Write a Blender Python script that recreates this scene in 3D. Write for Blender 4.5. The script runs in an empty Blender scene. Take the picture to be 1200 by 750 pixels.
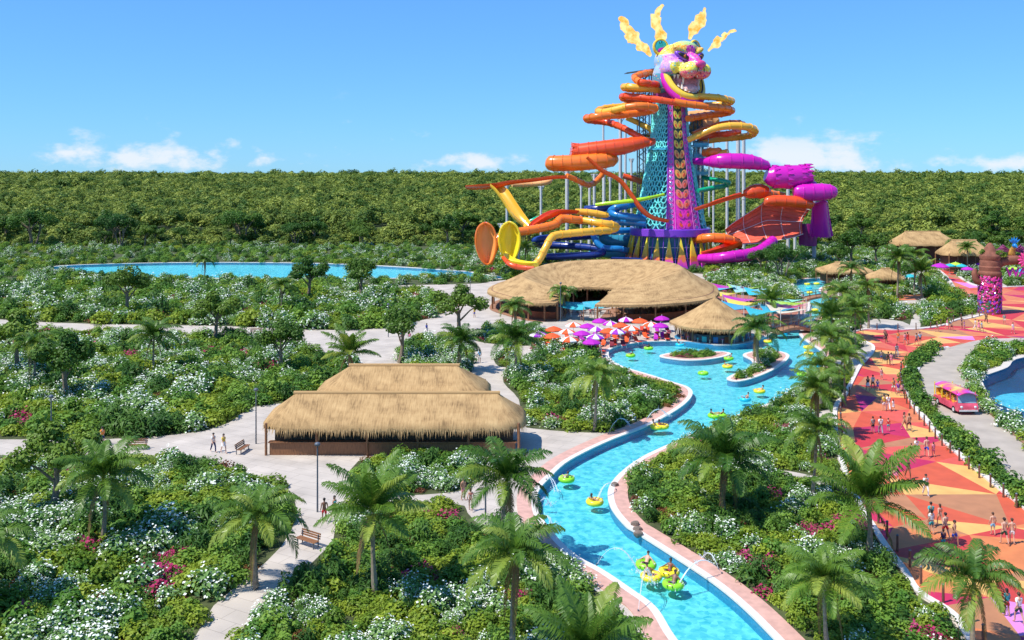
import bpy, bmesh, math, random
import numpy as np
from mathutils import Vector, Matrix, noise
from mathutils.geometry import delaunay_2d_cdt
random.seed(11); RNG = np.random.default_rng(11)
SC = bpy.context.scene; COL = SC.collection
PI = math.pi
CAM_H, FPX, HZ = 25.0, 1100.0, 203.0          # camera height, focal length and horizon row of the survey photo

def G(px, py, z=0.0):
    d = FPX * (CAM_H - z) / (py - HZ)
    return Vector(((px - 600) * d / FPX, d, z))
def P(px, py, d):
    return Vector(((px - 600) * d / FPX, d, CAM_H - (py - HZ) * d / FPX))
def rnd(a, b): return random.uniform(a, b)
def V(*a): return Vector(a)

# ------------------------------------------------------------------ tagging
def tag(o, label=None, cat=None, group=None, kind=None):
    if label: o['label'] = label
    if cat: o['category'] = cat
    if group: o['group'] = group
    if kind: o['kind'] = kind
    return o
def thing(name, label, cat, loc=(0, 0, 0), rz=0.0, group=None):
    o = bpy.data.objects.new(name, None); COL.objects.link(o)
    o.empty_display_size = 0.3
    o.location = loc; o.rotation_euler = (0, 0, rz)
    return tag(o, label, cat, group)
def copy_tree(o, parent=None):
    c = o.copy(); COL.objects.link(c)
    if parent: c.parent = parent
    for ch in o.children: copy_tree(ch, c)
    return c
ORD = ['first', 'second', 'third', 'fourth', 'fifth', 'sixth', 'seventh', 'eighth', 'ninth', 'tenth', 'eleventh', 'twelfth',
       'thirteenth', 'fourteenth', 'fifteenth', 'sixteenth', 'seventeenth', 'eighteenth', 'nineteenth', 'twentieth']
TENS = ['', '', 'twenty', 'thirty', 'forty', 'fifty', 'sixty']
def ordw(i):
    if i < 20: return ORD[i]
    t, u = divmod(i + 1, 10)
    if u == 0: return {2: 'twentieth', 3: 'thirtieth', 4: 'fortieth', 5: 'fiftieth', 6: 'sixtieth'}[t]
    return TENS[t] + '-' + ORD[u - 1]

# ------------------------------------------------------------------ mesh builder
class MB:
    def __init__(s): s.v = []; s.f = []; s.m = []
    def add(s, vs, fs, m=0):
        o = len(s.v); s.v.extend(Vector(p) for p in vs)
        for f in fs: s.f.append(tuple(i + o for i in f)); s.m.append(m)
        return s
    def box(s, c, d, m=0, rz=0.0, mat=None):
        x, y, z = d[0] / 2, d[1] / 2, d[2] / 2
        M = mat if mat else Matrix.Rotation(rz, 3, 'Z'); c = Vector(c)
        vs = [c + M @ Vector((a * x, b * y, e * z)) for e in (-1, 1) for a, b in ((-1, -1), (1, -1), (1, 1), (-1, 1))]
        return s.add(vs, [(3, 2, 1, 0), (4, 5, 6, 7), (0, 1, 5, 4), (1, 2, 6, 5), (2, 3, 7, 6), (3, 0, 4, 7)], m)
    def tube(s, pts, r, n=8, m=0, closed=False, caps=True, flat=1.0):
        pts = [Vector(p) for p in pts]; N = len(pts)
        rs = r if isinstance(r, (list, tuple)) else [r] * N
        ms = m if isinstance(m, (list, tuple)) else None
        up = Vector((0, 0, 1)); vs = []; last = None
        for i, p in enumerate(pts):
            if closed: t = pts[(i + 1) % N] - pts[i - 1]
            else: t = pts[min(i + 1, N - 1)] - pts[max(i - 1, 0)]
            t = t.normalized() if t.length > 1e-9 else Vector((0, 0, 1))
            if last is None:
                a = up if abs(t.z) < .95 else Vector((1, 0, 0))
                x = t.cross(a).normalized()
            else:
                x = (last - t * last.dot(t)).normalized()
            y = x.cross(t).normalized(); last = x
            for k in range(n):
                q = 2 * PI * k / n
                vs.append(p + x * (math.cos(q) * rs[i]) + y * (math.sin(q) * rs[i] * flat))
        o = len(s.v); s.v.extend(vs)
        R = N if closed else N - 1
        for i in range(R):
            j = (i + 1) % N
            for k in range(n):
                k2 = (k + 1) % n
                s.f.append((o + i * n + k, o + i * n + k2, o + j * n + k2, o + j * n + k)); s.m.append(ms[i] if ms else (0 if ms else m))
        if caps and not closed:
            s.f.append(tuple(o + k for k in range(n))[::-1]); s.m.append(ms[0] if ms else m)
            s.f.append(tuple(o + (N - 1) * n + k for k in range(n))); s.m.append(ms[-1] if ms else m)
        return s
    def cyl(s, p0, p1, r0, r1=None, n=10, m=0, caps=True):
        return s.tube([p0, p1], [r0, r0 if r1 is None else r1], n, m, caps=caps)
    def lathe(s, prof, n=24, m=0, c=(0, 0, 0), a0=0.0, a1=2 * PI):
        c = Vector(c); full = abs(a1 - a0 - 2 * PI) < 1e-6; nn = n if full else n + 1; o = len(s.v)
        for r, z in prof:
            for k in range(nn):
                q = a0 + (a1 - a0) * k / n
                s.v.append(c + Vector((r * math.sin(q), -r * math.cos(q), z)))
        for i in range(len(prof) - 1):
            for k in range(n):
                k2 = (k + 1) % nn
                s.f.append((o + i * nn + k, o + i * nn + k2, o + (i + 1) * nn + k2, o + (i + 1) * nn + k)); s.m.append(m)
        return s
    def ell(s, c, r, nu=12, nv=8, m=0, mat=None, v0=0.0, v1=PI):
        c = Vector(c); M = mat or Matrix.Identity(3); o = len(s.v)
        for i in range(nv + 1):
            a = v0 + (v1 - v0) * i / nv
            for k in range(nu):
                q = 2 * PI * k / nu
                s.v.append(c + M @ Vector((r[0] * math.sin(a) * math.cos(q), r[1] * math.sin(a) * math.sin(q), r[2] * math.cos(a))))
        for i in range(nv):
            for k in range(nu):
                k2 = (k + 1) % nu
                s.f.append((o + i * nu + k, o + (i + 1) * nu + k, o + (i + 1) * nu + k2, o + i * nu + k2)); s.m.append(m)
        return s
    def torus(s, c, R, r, n=24, k=10, m=0, mat=None, flat=1.0):
        M = mat or Matrix.Identity(3)
        pts = [Vector(c) + M @ Vector((R * math.cos(2 * PI * i / n), R * math.sin(2 * PI * i / n), 0)) for i in range(n)]
        return s.tube(pts, r, k, m, closed=True)
    def grid(s, rows, m=0, closed=False):
        o = len(s.v); w = len(rows[0])
        for r in rows: s.v.extend(Vector(p) for p in r)
        R = len(rows) if closed else len(rows) - 1
        for i in range(R):
            j = (i + 1) % len(rows)
            for k in range(w - 1):
                s.f.append((o + i * w + k, o + j * w + k, o + j * w + k + 1, o + i * w + k + 1)); s.m.append(m)
        return s
    def shell(s, rows, th=.1, m=0, m2=None, off=None):
        """a grid with thickness: front rows, back rows moved by off (a vector) or down"""
        off = Vector(off) if off is not None else Vector((0, 0, -th)); m2 = m if m2 is None else m2
        back = [[Vector(p) + off for p in r] for r in rows]
        s.grid(rows, m); o = len(s.f); s.grid([r[::-1] for r in back], m2)
        s.grid([rows[0][::-1], back[0][::-1]], m); s.grid([rows[-1], back[-1]], m)
        s.grid([[r[0] for r in rows], [r[0] for r in back]], m); s.grid([[r[-1] for r in rows][::-1], [r[-1] for r in back][::-1]], m)
        return s
    def obj(s, name, mats, parent=None, origin=None, smooth=True, ang=38):
        me = bpy.data.meshes.new(name)
        base = Vector(parent.location) if parent is not None and parent.parent is None else Vector((0, 0, 0))
        if parent is not None and parent.parent is not None: base = Vector(parent.parent.location) + Vector(parent.location)
        if origin is not None: base = Vector(origin)
        me.from_pydata([p - base for p in s.v], [], s.f)
        for mt in (mats if isinstance(mats, (list, tuple)) else [mats]): me.materials.append(mt)
        me.polygons.foreach_set('material_index', s.m)
        if smooth:
            me.polygons.foreach_set('use_smooth', [True] * len(s.f))
            try: me.set_sharp_from_angle(angle=math.radians(ang))
            except Exception: pass
        me.update()
        o = bpy.data.objects.new(name, me); COL.objects.link(o)
        if parent is not None: o.parent = parent
        elif origin is not None: o.location = origin
        return o

def np_mesh(name, verts, quads, mats, midx=None, smooth=False):
    me = bpy.data.meshes.new(name); nv, nq = len(verts), len(quads); k = quads.shape[1]
    me.vertices.add(nv); me.vertices.foreach_set('co', np.asarray(verts, dtype=np.float32).ravel())
    me.loops.add(nq * k); me.loops.foreach_set('vertex_index', np.asarray(quads, dtype=np.int32).ravel())
    me.polygons.add(nq); me.polygons.foreach_set('loop_start', np.arange(0, nq * k, k, dtype=np.int32))
    for m in (mats if isinstance(mats, (list, tuple)) else [mats]): me.materials.append(m)
    if midx is not None: me.polygons.foreach_set('material_index', np.asarray(midx, dtype=np.int32))
    me.update(calc_edges=True); me.validate()
    if smooth: me.polygons.foreach_set('use_smooth', [True] * nq)
    return me
def link(name, me, parent=None, loc=(0, 0, 0)):
    o = bpy.data.objects.new(name, me); COL.objects.link(o); o.location = loc
    if parent is not None: o.parent = parent
    return o

def cr(pts, n=6, closed=False):
    """Catmull-Rom through points (Vectors or tuples of any length)"""
    pts = [np.array(p, dtype=float) for p in pts]; N = len(pts); out = []
    R = N if closed else N - 1
    for i in range(R):
        if closed: a, b, c, d = pts[i - 1], pts[i], pts[(i + 1) % N], pts[(i + 2) % N]
        else: a, b, c, d = pts[max(i - 1, 0)], pts[i], pts[i + 1], pts[min(i + 2, N - 1)]
        for k in range(n):
            t = k / n
            out.append(.5 * (2 * b + (c - a) * t + (2 * a - 5 * b + 4 * c - d) * t * t + (3 * b - a - 3 * c + d) * t ** 3))
    if not closed: out.append(pts[-1])
    return out

# ------------------------------------------------------------------ materials
MATS = {}
def nodes(name):
    m = bpy.data.materials.new(name); m.use_nodes = True
    nt = m.node_tree; b = nt.nodes['Principled BSDF']; MATS[name] = m
    return m, nt, b
def pm(name, col, rough=.5, var=.12, scale=3.0, bump=0.0, metal=0.0, spec=.5, coat=0.0, detail=4.0, stretch=None, coords='Object'):
    """plain painted or natural surface: base colour with a little procedural unevenness"""
    if name in MATS: return MATS[name]
    m, nt, b = nodes(name); N, L = nt.nodes, nt.links
    tc = N.new('ShaderNodeTexCoord'); nz = N.new('ShaderNodeTexNoise'); nz.inputs['Scale'].default_value = scale
    nz.inputs['Detail'].default_value = detail
    src = tc.outputs[coords]
    if stretch:
        mp = N.new('ShaderNodeMapping'); mp.inputs['Scale'].default_value = stretch; L.new(src, mp.inputs['Vector']); src = mp.outputs[0]
    L.new(src, nz.inputs['Vector'])
    rp = N.new('ShaderNodeValToRGB'); e = rp.color_ramp.elements
    e[0].position = .3; e[1].position = .7
    e[0].color = tuple(min(1, c * (1 - var)) for c in col) + (1,); e[1].color = tuple(min(1, c * (1 + var)) for c in col) + (1,)
    L.new(nz.outputs['Fac'], rp.inputs[0]); L.new(rp.outputs[0], b.inputs['Base Color'])
    b.inputs['Roughness'].default_value = rough; b.inputs['Metallic'].default_value = metal
    b.inputs['Specular IOR Level'].default_value = spec; b.inputs['Coat Weight'].default_value = coat
    b.inputs['Coat Roughness'].default_value = .08
    if bump:
        bp = N.new('ShaderNodeBump'); bp.inputs['Strength'].default_value = bump; bp.inputs['Distance'].default_value = .05
        L.new(nz.outputs['Fac'], bp.inputs['Height']); L.new(bp.outputs[0], b.inputs['Normal'])
    return m
def gloss(name, col): return pm(name, col, rough=.28, var=.06, scale=.35, spec=.5, coat=.35)
def leafm(name, c0, c1, rough=.55, trans=.3, spec=.3):
    """leaf: every plant (object or instance) gets its own tone between c0 and c1"""
    m, nt, b = nodes(name); N, L = nt.nodes, nt.links
    oi = N.new('ShaderNodeObjectInfo'); tc = N.new('ShaderNodeTexCoord'); nz = N.new('ShaderNodeTexNoise')
    nz.inputs['Scale'].default_value = 1.7; nz.inputs['Detail'].default_value = 3
    L.new(tc.outputs['Object'], nz.inputs['Vector'])
    ad = N.new('ShaderNodeMath'); ad.operation = 'ADD'; L.new(oi.outputs['Random'], ad.inputs[0])
    sb = N.new('ShaderNodeMath'); sb.operation = 'MULTIPLY_ADD'; L.new(nz.outputs['Fac'], sb.inputs[0]); sb.inputs[1].default_value = 1.6; sb.inputs[2].default_value = -.8
    L.new(sb.outputs[0], ad.inputs[1])
    mx = N.new('ShaderNodeMix'); mx.data_type = 'RGBA'; mx.clamp_factor = True
    mx.inputs['A'].default_value = tuple(c0) + (1,); mx.inputs['B'].default_value = tuple(c1) + (1,)
    L.new(ad.outputs[0], mx.inputs['Factor']); L.new(mx.outputs['Result'], b.inputs['Base Color'])
    b.inputs['Roughness'].default_value = rough; b.inputs['Specular IOR Level'].default_value = spec
    if trans:
        tr = N.new('ShaderNodeBsdfTranslucent'); L.new(mx.outputs['Result'], tr.inputs['Color'])
        ms = N.new('ShaderNodeMixShader'); ms.inputs[0].default_value = trans
        L.new(b.outputs[0], ms.inputs[1]); L.new(tr.outputs[0], ms.inputs[2]); L.new(ms.outputs[0], N['Material Output'].inputs['Surface'])
    return m

M_white = pm('white_paint', (.78, .78, .76), .45)
M_steel = pm('pale_steel', (.62, .61, .60), .45, var=.08, metal=.0)
M_dark = pm('dark_steel', (.10, .12, .15), .5)
M_wood = pm('brown_timber', (.26, .115, .05), .6, var=.3, scale=2, stretch=(6, 6, 1))
M_rope = pm('weathered_post', (.15, .07, .045), .7, var=.2)
M_conc = pm('pale_stone', (.60, .54, .47), .8, var=.08, scale=1.2)
C_OR = gloss('orange_red_fibreglass', (.80, .085, .012)); C_O = gloss('orange_fibreglass', (.88, .20, .018))
C_Y = gloss('yellow_fibreglass', (.92, .48, .04)); C_YY = gloss('bright_yellow_fibreglass', (.95, .74, .03))
C_M = gloss('magenta_fibreglass', (.62, .012, .42)); C_PU = gloss('violet_fibreglass', (.20, .045, .55))
C_B = gloss('blue_fibreglass', (.015, .20, .52)); C_DB = gloss('navy_fibreglass', (.012, .035, .22)); C_LB = gloss('light_blue_fibreglass', (.06, .42, .62))
C_T = gloss('teal_fibreglass', (.03, .50, .50)); C_G = gloss('green_fibreglass', (.01, .42, .22)); C_LI = gloss('lime_fibreglass', (.45, .80, .02))
C_PE = gloss('peach_fibreglass', (.90, .45, .16)); C_PK = gloss('pink_fibreglass', (.85, .07, .28))
C_CY = gloss('cyan_fabric', (.05, .55, .68))
# ================================================================== ground plan (surveyed from the photograph, in metres)
RIVER_PX = [(940,960),(880,870),(835,798),(792,750),(768,713),(740,692),(706,669),(678,654),(658,637),(645,621),(633,606),(629,590),(631,575),(645,559),(667,540),(711,518),
 (757,500),(784,486),(803,473),(811,462),(806,454),(785,447),(760,439),(730,430),(715,421),(713,413),(718,408),(731,404.5),(754,401),(782,400),(806,400.5),(825,403),(845,404.5),
 (870,403),(895,396),(908,388),(914,382),(933,376),(944,369.5),(949,361),(949,354),(942,347),(934,340),(929,334),(932,329),(945,327),(960,326),(974,328),(977,333),
 (962,337),(960,341),(968,345),(980,349),(982,355),(972,363),(957,372),(948,380),(937,389),(940,396),(948,402),(962,412),(966,424),(956,438),(939,454),(915,466),
 (899,474),(876,482),(855,492),(835,500),(808,511),(785,521),(765,530),(750,538),(733,550),(719,564),(713,578),(717,596),(733,616),(745,624),(783,648),(833,681),(870,711),(909,750),(955,800),(1005,865),(1080,960)]
ISL1_PX = [(773,417.5),(785,414),(805,412.5),(830,412.5),(848,412.5),(856,415),(845,419),(825,422),(805,422.5),(785,420.5)]
ISL2_PX = [(852,444.5),(867,447),(888,441.5),(909,432),(922,422),(924,416),(913,412),(893,411),(876,413.5),(871,417),(880,422),(882,427),(876,433),(860,439)]
POOL_PX = [(1200,419),(1180,431),(1153,441.5),(1152,451),(1164,474),(1183,492),(1200,505),(1330,605),(1560,600),(1480,430),(1300,412)]
LAG_PX = [(593,326),(560,321),(530,317),(380,309),(200,308),(60,313),(150,324),(380,327),(520,325),(560,326.5)]
ROAD_PX = [(1112,407),(1150,399.3),(1200,397.2),(1320,394),(1320,408),(1200,404),(1160,407),(1142,414),(1132,427),(1131,444),(1142,470),(1163,488),(1200,521),(1320,625),(1500,790),(1480,950),(1320,690),(1200,577),(1178,558),(1163,546),(1137,518),(1107,495),(1087,472),(1077,450),(1079,430),(1093,414)]
PATH_L = [(1260,960),(1185,830),(1150,765),(1136,742),(1128,728),(1112,714),(1080,694),(1064,670),(1044,644),(1028,620),(1012,594),(998,565),(988,535),(982,505),(982,478),(993,463),(1008,433),(1014,425),(1024,414),(1024,405),(1008,398),(1003,394)]
PATH_T = [(1003,389),(1018,386.5),(1061,387),(1099,383.5),(1122,375.5),(1135,374),(1154,369),(1165,361),(1160,350),(1147,346),(1125,342),(1117,332),(1108,322),(1100,314),(1112,314)]
PATH_T2 = [(1122,324),(1136,333),(1149,335.5),(1175,337),(1200,336),(1320,332)]
PATH_R = [(1112,407.5),(1098,408),(1080,412.5),(1066,424),(1060,432),(1058.5,444),(1062,461),(1068,476),(1083,494),(1103,517),(1124,536),(1150,558),(1172,576),(1200,598),(1300,690),(1420,830),(1520,960)]
PATH_PX = PATH_L + PATH_T + PATH_T2 + [(1320,392),(1200,396),(1150,398)] + PATH_R
PATH2_PX = [(1052,346),(1082,345.5),(1083,351),(1053,352)]
BEDS = {
 'left garden': [(594,434),(590,448),(608,468),(612,497),(634,503),(670,506),(698,507),(722,505),(752,493),(790,478),(800,467),(799,459),(780,453),(757,445),(727,437),(708,428),(700,416),(675,407),(642,411),(614,422)],
 'palm bed': [(556,390),(560,400),(590,404),(625,405),(652,400),(640,390),(600,385),(570,384)],
 'small bed': [(580,418),(584,429),(603,429),(606,416)],
 'hut bed': [(420,540),(420,578),(530,577),(556,565),(572,549),(556,534),(500,532)],
 'near left bed': [(400,592),(530,590),(548,601),(560,613),(592,620),(618,626),(636,636),(650,653),(668,670),(698,692),(724,713),(744,736),(764,768),(830,880),(500,960),(180,900),(300,720),(390,635)],
 'middle bed': [(1140,960),(1000,830),(935,758),(905,725),(868,700),(842,680),(800,663),(762,642),(738,620),(728,599),(727,579),(734,563),(748,551),(765,541),(785,531),(808,513),(835,502),(855,494),(876,484),(899,476),(915,468),(939,456),(957,441),(968,428),(985,430),(1006,428),(1000,440),(986,462),(976,476),(976,507),(982,540),(992,566),(1006,595),(1022,621),(1038,646),(1058,672),(1074,697),(1108,718),(1122,740),(1136,768),(1170,830),(1240,960)],
 'upper bed': [(985,352),(1040,338),(1098,322),(1106,328),(1112,338),(1122,346),(1146,350),(1150,358),(1140,367),(1120,373.5),(1097,381),(1061,384.5),(1018,384),(1000,389),(996,398),(1012,404),(1010,412),(990,420),(976,424),(973,412),(960,398),(950,391),(957,380),(975,368)],
 'gate bed': [(1117,318),(1150,312),(1152,333),(1136,330)],
 'right garden': [(1335,402),(1700,400),(1950,440),(1620,432),(1420,411)],
 'arch bed': [(1178,318),(1340,313),(1340,331),(1200,334.5),(1180,335)],
 'pond bed': [(1144,413),(1160,408),(1200,405),(1330,409),(1330,410),(1200,414),(1174,427),(1145,438),(1145,453),(1157,476),(1178,494.5),(1200,510),(1330,615),(1330,630),(1200,519),(1163,486),(1143,468),(1133,444),(1134,428)],
 'hedge': [(1108,409),(1095,413),(1076,430),(1073,450),(1084,473),(1104,497),(1134,520),(1160,548),(1175,561),(1230,608),(1400,765),(1400,790),(1230,620),(1200,594),(1175,572),(1154,555),(1128,533),(1106,511),(1086,487),(1071,468),(1066,450),(1065,432),(1076,417),(1092,410)],
 'tower garden': [(836,340),(826,322),(838,309),(880,303),(960,298),(1040,300),(1100,296),(1090,312),(1030,330),(985,335),(975,324),(932,325),(924,335),(938,350),(920,357),(905,354),(880,347)],
 'slide garden': [(500,296),(560,292),(640,300),(640,312),(600,328),(585,322),(530,312)],
 'far left garden': [(-260,430),(-60,395),(180,392),(330,402),(420,430),(440,452),(380,470),(300,476),(240,505),(60,515),(-160,500)],
 'low left garden': [(-420,570),(-120,545),(160,540),(285,552),(345,585),(330,640),(250,710),(120,860),(-360,880)],
 'lagoon garden': [(-40,345),(60,336),(260,334),(420,338),(508,346),(520,366),(470,380),(400,387),(260,382),(60,378),(-60,366)],
 'tree bed': [(505,395),(548,400),(556,420),(545,450),(520,446),(470,430),(470,405)],
}
WALK = [[(915,551),(915,561),(960,568),(994,574),(991,565),(960,559)], [(962,482),(988,480),(988,496),(962,494)], [(950,427),(985,421),(1014,405),(1025,405),(1025,414),(1008,430),(985,434),(955,438)],
        [(1053,353),(1084,352),(1083,359),(1054,361)], [(1020,374),(1058,377),(1066,387),(1012,387)], [(1070,370),(1077,368),(1078,386),(1066,386)]]
SAIL_PX = [(838,352),(852,343),(895,349),(925,360),(938,356),(944,362),(930,372),(905,380),(885,376)]
SHORE_PX = [(-900,352),(60,330),(300,336),(540,333),(575,330),(700,318),(840,322),(935,352),(1000,332),(1070,318),(1200,312),(1600,318),(1900,1500),(-1600,1500)]

def world(pp, n=5, closed=True):
    return [Vector((p[0], p[1], 0)) for p in cr([G(*q)[:2] for q in pp], n, closed)]
RIVER = world(RIVER_PX); ISL1 = world(ISL1_PX); ISL2 = world(ISL2_PX); POOL = world(POOL_PX); LAG = world(LAG_PX)
ROAD = world(ROAD_PX, 4); PATHW = world(PATH_PX, 3); PATH2 = [G(*q) for q in PATH2_PX]
BEDW = {k: world(v, 3) for k, v in BEDS.items()}
REG = [('plaza', world(SHORE_PX, 2)), ('sail', world(SAIL_PX, 3))] + [('bed', p) for p in BEDW.values()] + [('walk', world(w, 3)) for w in WALK] + \
      [('path', PATHW), ('path', PATH2), ('road', ROAD), ('lagoon', LAG), ('pool', POOL), ('river', RIVER), ('island', ISL1), ('island', ISL2)]

def inside(poly, X, Y):
    a = np.array([(p[0], p[1]) for p in poly]); b = np.roll(a, -1, 0); r = np.zeros(len(X), bool)
    for (x0, y0), (x1, y1) in zip(a, b):
        if y0 == y1: continue
        c = ((y0 > Y) != (y1 > Y)) & (X < (x1 - x0) * (Y - y0) / (y1 - y0) + x0); r ^= c
    return r
def regions(X, Y):
    X = np.asarray(X, float); Y = np.asarray(Y, float); out = np.full(len(X), 'ground', dtype=object)
    for nm, poly in REG: out[inside(poly, X, Y)] = nm
    return out

# coarse painted triangles of the walkway
pts = []
pr = random.Random(5)
y = 36.0
while y < 240:
    s = 5.4 if y < 150 else 7.5
    x = -6.0
    while x < 150:
        pts.append(Vector((x + pr.uniform(-.42, .42) * s, y + pr.uniform(-.42, .42) * s))); x += s
    y += s
tri = delaunay_2d_cdt(pts, [], [], 0, 1e-5)
tv, te, tf = tri[0], tri[1], tri[2]
T3 = [[tv[i] for i in f] for f in tf]
PAL = [((.55, .035, .045), 7), ((.60, .085, .04), 8), ((.64, .19, .075), 8), ((.50, .018, .09), 3), ((.45, .19, .09), 4), ((.74, .40, .12), 3), ((.62, .13, .08), 7), ((.66, .22, .62), .6), ((.36, .012, .14), 1), ((.66, .10, .07), 5)]
PALL = [c for c, w in PAL for _ in range(round(w * 2))]
PALN = [c for c, w in [((.55, .05, .04), 4), ((.60, .10, .04), 8), ((.66, .21, .07), 9), ((.46, .20, .09), 7), ((.74, .42, .12), 6), ((.55, .02, .09), 3), ((.66, .24, .56), .6), ((.42, .015, .12), 1)] for _ in range(round(w * 2))]
TC = []; EDG = {}
for i_, f in enumerate(tf):                      # neighbours never get nearly the same paint
    t = T3[i_]; nb_ = [EDG[k_] for k_ in (frozenset((f[0], f[1])), frozenset((f[1], f[2])), frozenset((f[2], f[0]))) if k_ in EDG]
    best = max((pr.choice(PALN if (t[0].y + t[1].y + t[2].y) / 3 < 80 else PALL) for _ in range(3)), key=lambda c: min([sum(abs(c[q] - o[q]) for q in range(3)) for o in nb_] or [1]))
    TC.append(best)
    for k_ in (frozenset((f[0], f[1])), frozenset((f[1], f[2])), frozenset((f[2], f[0]))): EDG[k_] = best

vs, es = [], []
def addloop(p):
    o = len(vs); vs.extend(Vector((q[0], q[1])) for q in p); n = len(p)
    es.extend((o + i, o + (i + 1) % n) for i in range(n))
for nm, p in REG: addloop(p)
addloop([(-700, 20), (700, 20), (700, 345), (-700, 345)])
tvi = len(vs)
near = inside([(q[0], q[1]) for q in PATHW], np.array([p.x for p in tv]), np.array([p.y for p in tv]))
# keep only coarse edges that touch the walkway area
bx = [p.x for p in PATHW]; by = [p.y for p in PATHW]
for a, b in te:
    m_ = (tv[a] + tv[b]) / 2
    cand = [tv[a], m_, tv[b], (tv[a] + m_) / 2, (tv[b] + m_) / 2]
    if inside(PATHW, np.array([c.x for c in cand]), np.array([c.y for c in cand])).any():
        vs.extend([Vector(tv[a]), Vector(tv[b])]); es.append((len(vs) - 2, len(vs) - 1))
res = delaunay_2d_cdt(vs, es, [], 0, 1e-4)
rv, rf = res[0], res[2]
rva = np.array([(p.x, p.y) for p in rv]); rfa = np.array([list(f) for f in rf])
cen = rva[rfa].mean(1); REGT = regions(cen[:, 0], cen[:, 1])

def region_obj(name, regs, mat, z=0.0, colors=None, kind='structure'):
    sel = np.isin(REGT, regs); F = rfa[sel]
    # orient up
    a, b, c = rva[F[:, 0]], rva[F[:, 1]], rva[F[:, 2]]
    flip = ((b - a)[:, 0] * (c - a)[:, 1] - (b - a)[:, 1] * (c - a)[:, 0]) < 0
    F = F.copy(); F[flip] = F[flip][:, ::-1]
    used, inv = np.unique(F, return_inverse=True)
    vv = np.column_stack([rva[used], np.full(len(used), z)])
    me = np_mesh(name, vv, inv.reshape(F.shape), mat)
    if colors is not None:
        ca = me.color_attributes.new('paint', 'FLOAT_COLOR', 'CORNER')
        cc = colors(cen[sel]); ca.data.foreach_set('color', np.repeat(np.column_stack([cc, np.ones(len(cc))]), 3, 0).astype(np.float32).ravel())
    o = link(name, me); tag(o, kind=kind)
    return o

# ---- ground materials
def paver_mat(name, col, dark, sx, sy, mortar=.03, rough=.8):
    m, nt, b = nodes(name); N, L = nt.nodes, nt.links
    tc = N.new('ShaderNodeTexCoord'); br = N.new('ShaderNodeTexBrick')
    br.inputs['Scale'].default_value = 1.0; br.inputs['Brick Width'].default_value = sx; br.inputs['Row Height'].default_value = sy
    br.inputs['Mortar Size'].default_value = mortar
    br.inputs['Color1'].default_value = tuple(col) + (1,); br.inputs['Color2'].default_value = tuple(c * .93 for c in col) + (1,); br.inputs['Mortar'].default_value = tuple(dark) + (1,)
    mp = N.new('ShaderNodeMapping'); mp.inputs['Rotation'].default_value = (0, 0, .5); L.new(tc.outputs['Object'], mp.inputs[0]); L.new(mp.outputs[0], br.inputs['Vector'])
    nz = N.new('ShaderNodeTexNoise'); nz.inputs['Scale'].default_value = .35; nz.inputs['Detail'].default_value = 8; L.new(tc.outputs['Object'], nz.inputs['Vector'])
    mr = N.new('ShaderNodeMapRange'); mr.inputs['From Min'].default_value = .3; mr.inputs['From Max'].default_value = .7; mr.inputs['To Min'].default_value = .78; mr.inputs['To Max'].default_value = 1.08
    L.new(nz.outputs['Fac'], mr.inputs['Value'])
    mx = N.new('ShaderNodeMix'); mx.data_type = 'RGBA'; mx.blend_type = 'MULTIPLY'; mx.inputs['Factor'].default_value = 1
    L.new(br.outputs['Color'], mx.inputs['A']); L.new(mr.outputs[0], mx.inputs['B']); L.new(mx.outputs['Result'], b.inputs['Base Color'])
    b.inputs['Roughness'].default_value = rough
    return m
M_plaza = paver_mat('pale_pavers', (.56, .49, .415), (.36, .31, .26), 2.4, 1.2, .02)
M_road = pm('grey_concrete_road', (.42, .36, .295), .85, var=.13, scale=.5, detail=9)
M_soil = pm('planted_ground', (.060, .075, .022), .95, var=.5, scale=1.2, detail=6)
M_sail = pm('terracotta_paving', (.40, .15, .09), .8, var=.2, scale=.8)
M_salmon = pm('salmon_stone', (.60, .345, .275), .75, var=.16, scale=1.6, detail=7)
M_edge = pm('white_coping', (.72, .66, .60), .6, var=.06)
m_, nt, b = nodes('painted_walkway'); M_path = m_
at = nt.nodes.new('ShaderNodeAttribute'); at.attribute_name = 'paint'
nz = nt.nodes.new('ShaderNodeTexNoise'); nz.inputs['Scale'].default_value = .8; nz.inputs['Detail'].default_value = 8
tc = nt.nodes.new('ShaderNodeTexCoord'); nt.links.new(tc.outputs['Object'], nz.inputs['Vector'])
mr = nt.nodes.new('ShaderNodeMapRange'); mr.inputs['From Min'].default_value = .3; mr.inputs['From Max'].default_value = .75; mr.inputs['To Min'].default_value = .85; mr.inputs['To Max'].default_value = 1.1
nt.links.new(nz.outputs['Fac'], mr.inputs['Value'])
mx = nt.nodes.new('ShaderNodeMix'); mx.data_type = 'RGBA'; mx.blend_type = 'MULTIPLY'; mx.inputs['Factor'].default_value = 1
nt.links.new(at.outputs['Color'], mx.inputs['A']); nt.links.new(mr.outputs[0], mx.inputs['B']); nt.links.new(mx.outputs['Result'], b.inputs['Base Color']); b.inputs['Roughness'].default_value = .7
def path_cols(c):
    out = np.tile(np.array([.62, .08, .05]), (len(c), 1))
    for t, col in zip(T3, TC):
        out[inside(t, c[:, 0], c[:, 1])] = col
    return out

region_obj('ground', ['ground', 'bed', 'island'], M_soil)
region_obj('plaza', ['plaza', 'walk'], M_plaza)
region_obj('terracotta_terrace', ['sail'], M_sail)
region_obj('painted_walkway', ['path'], M_path, 0, path_cols)
region_obj('road', ['road'], M_road)

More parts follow.
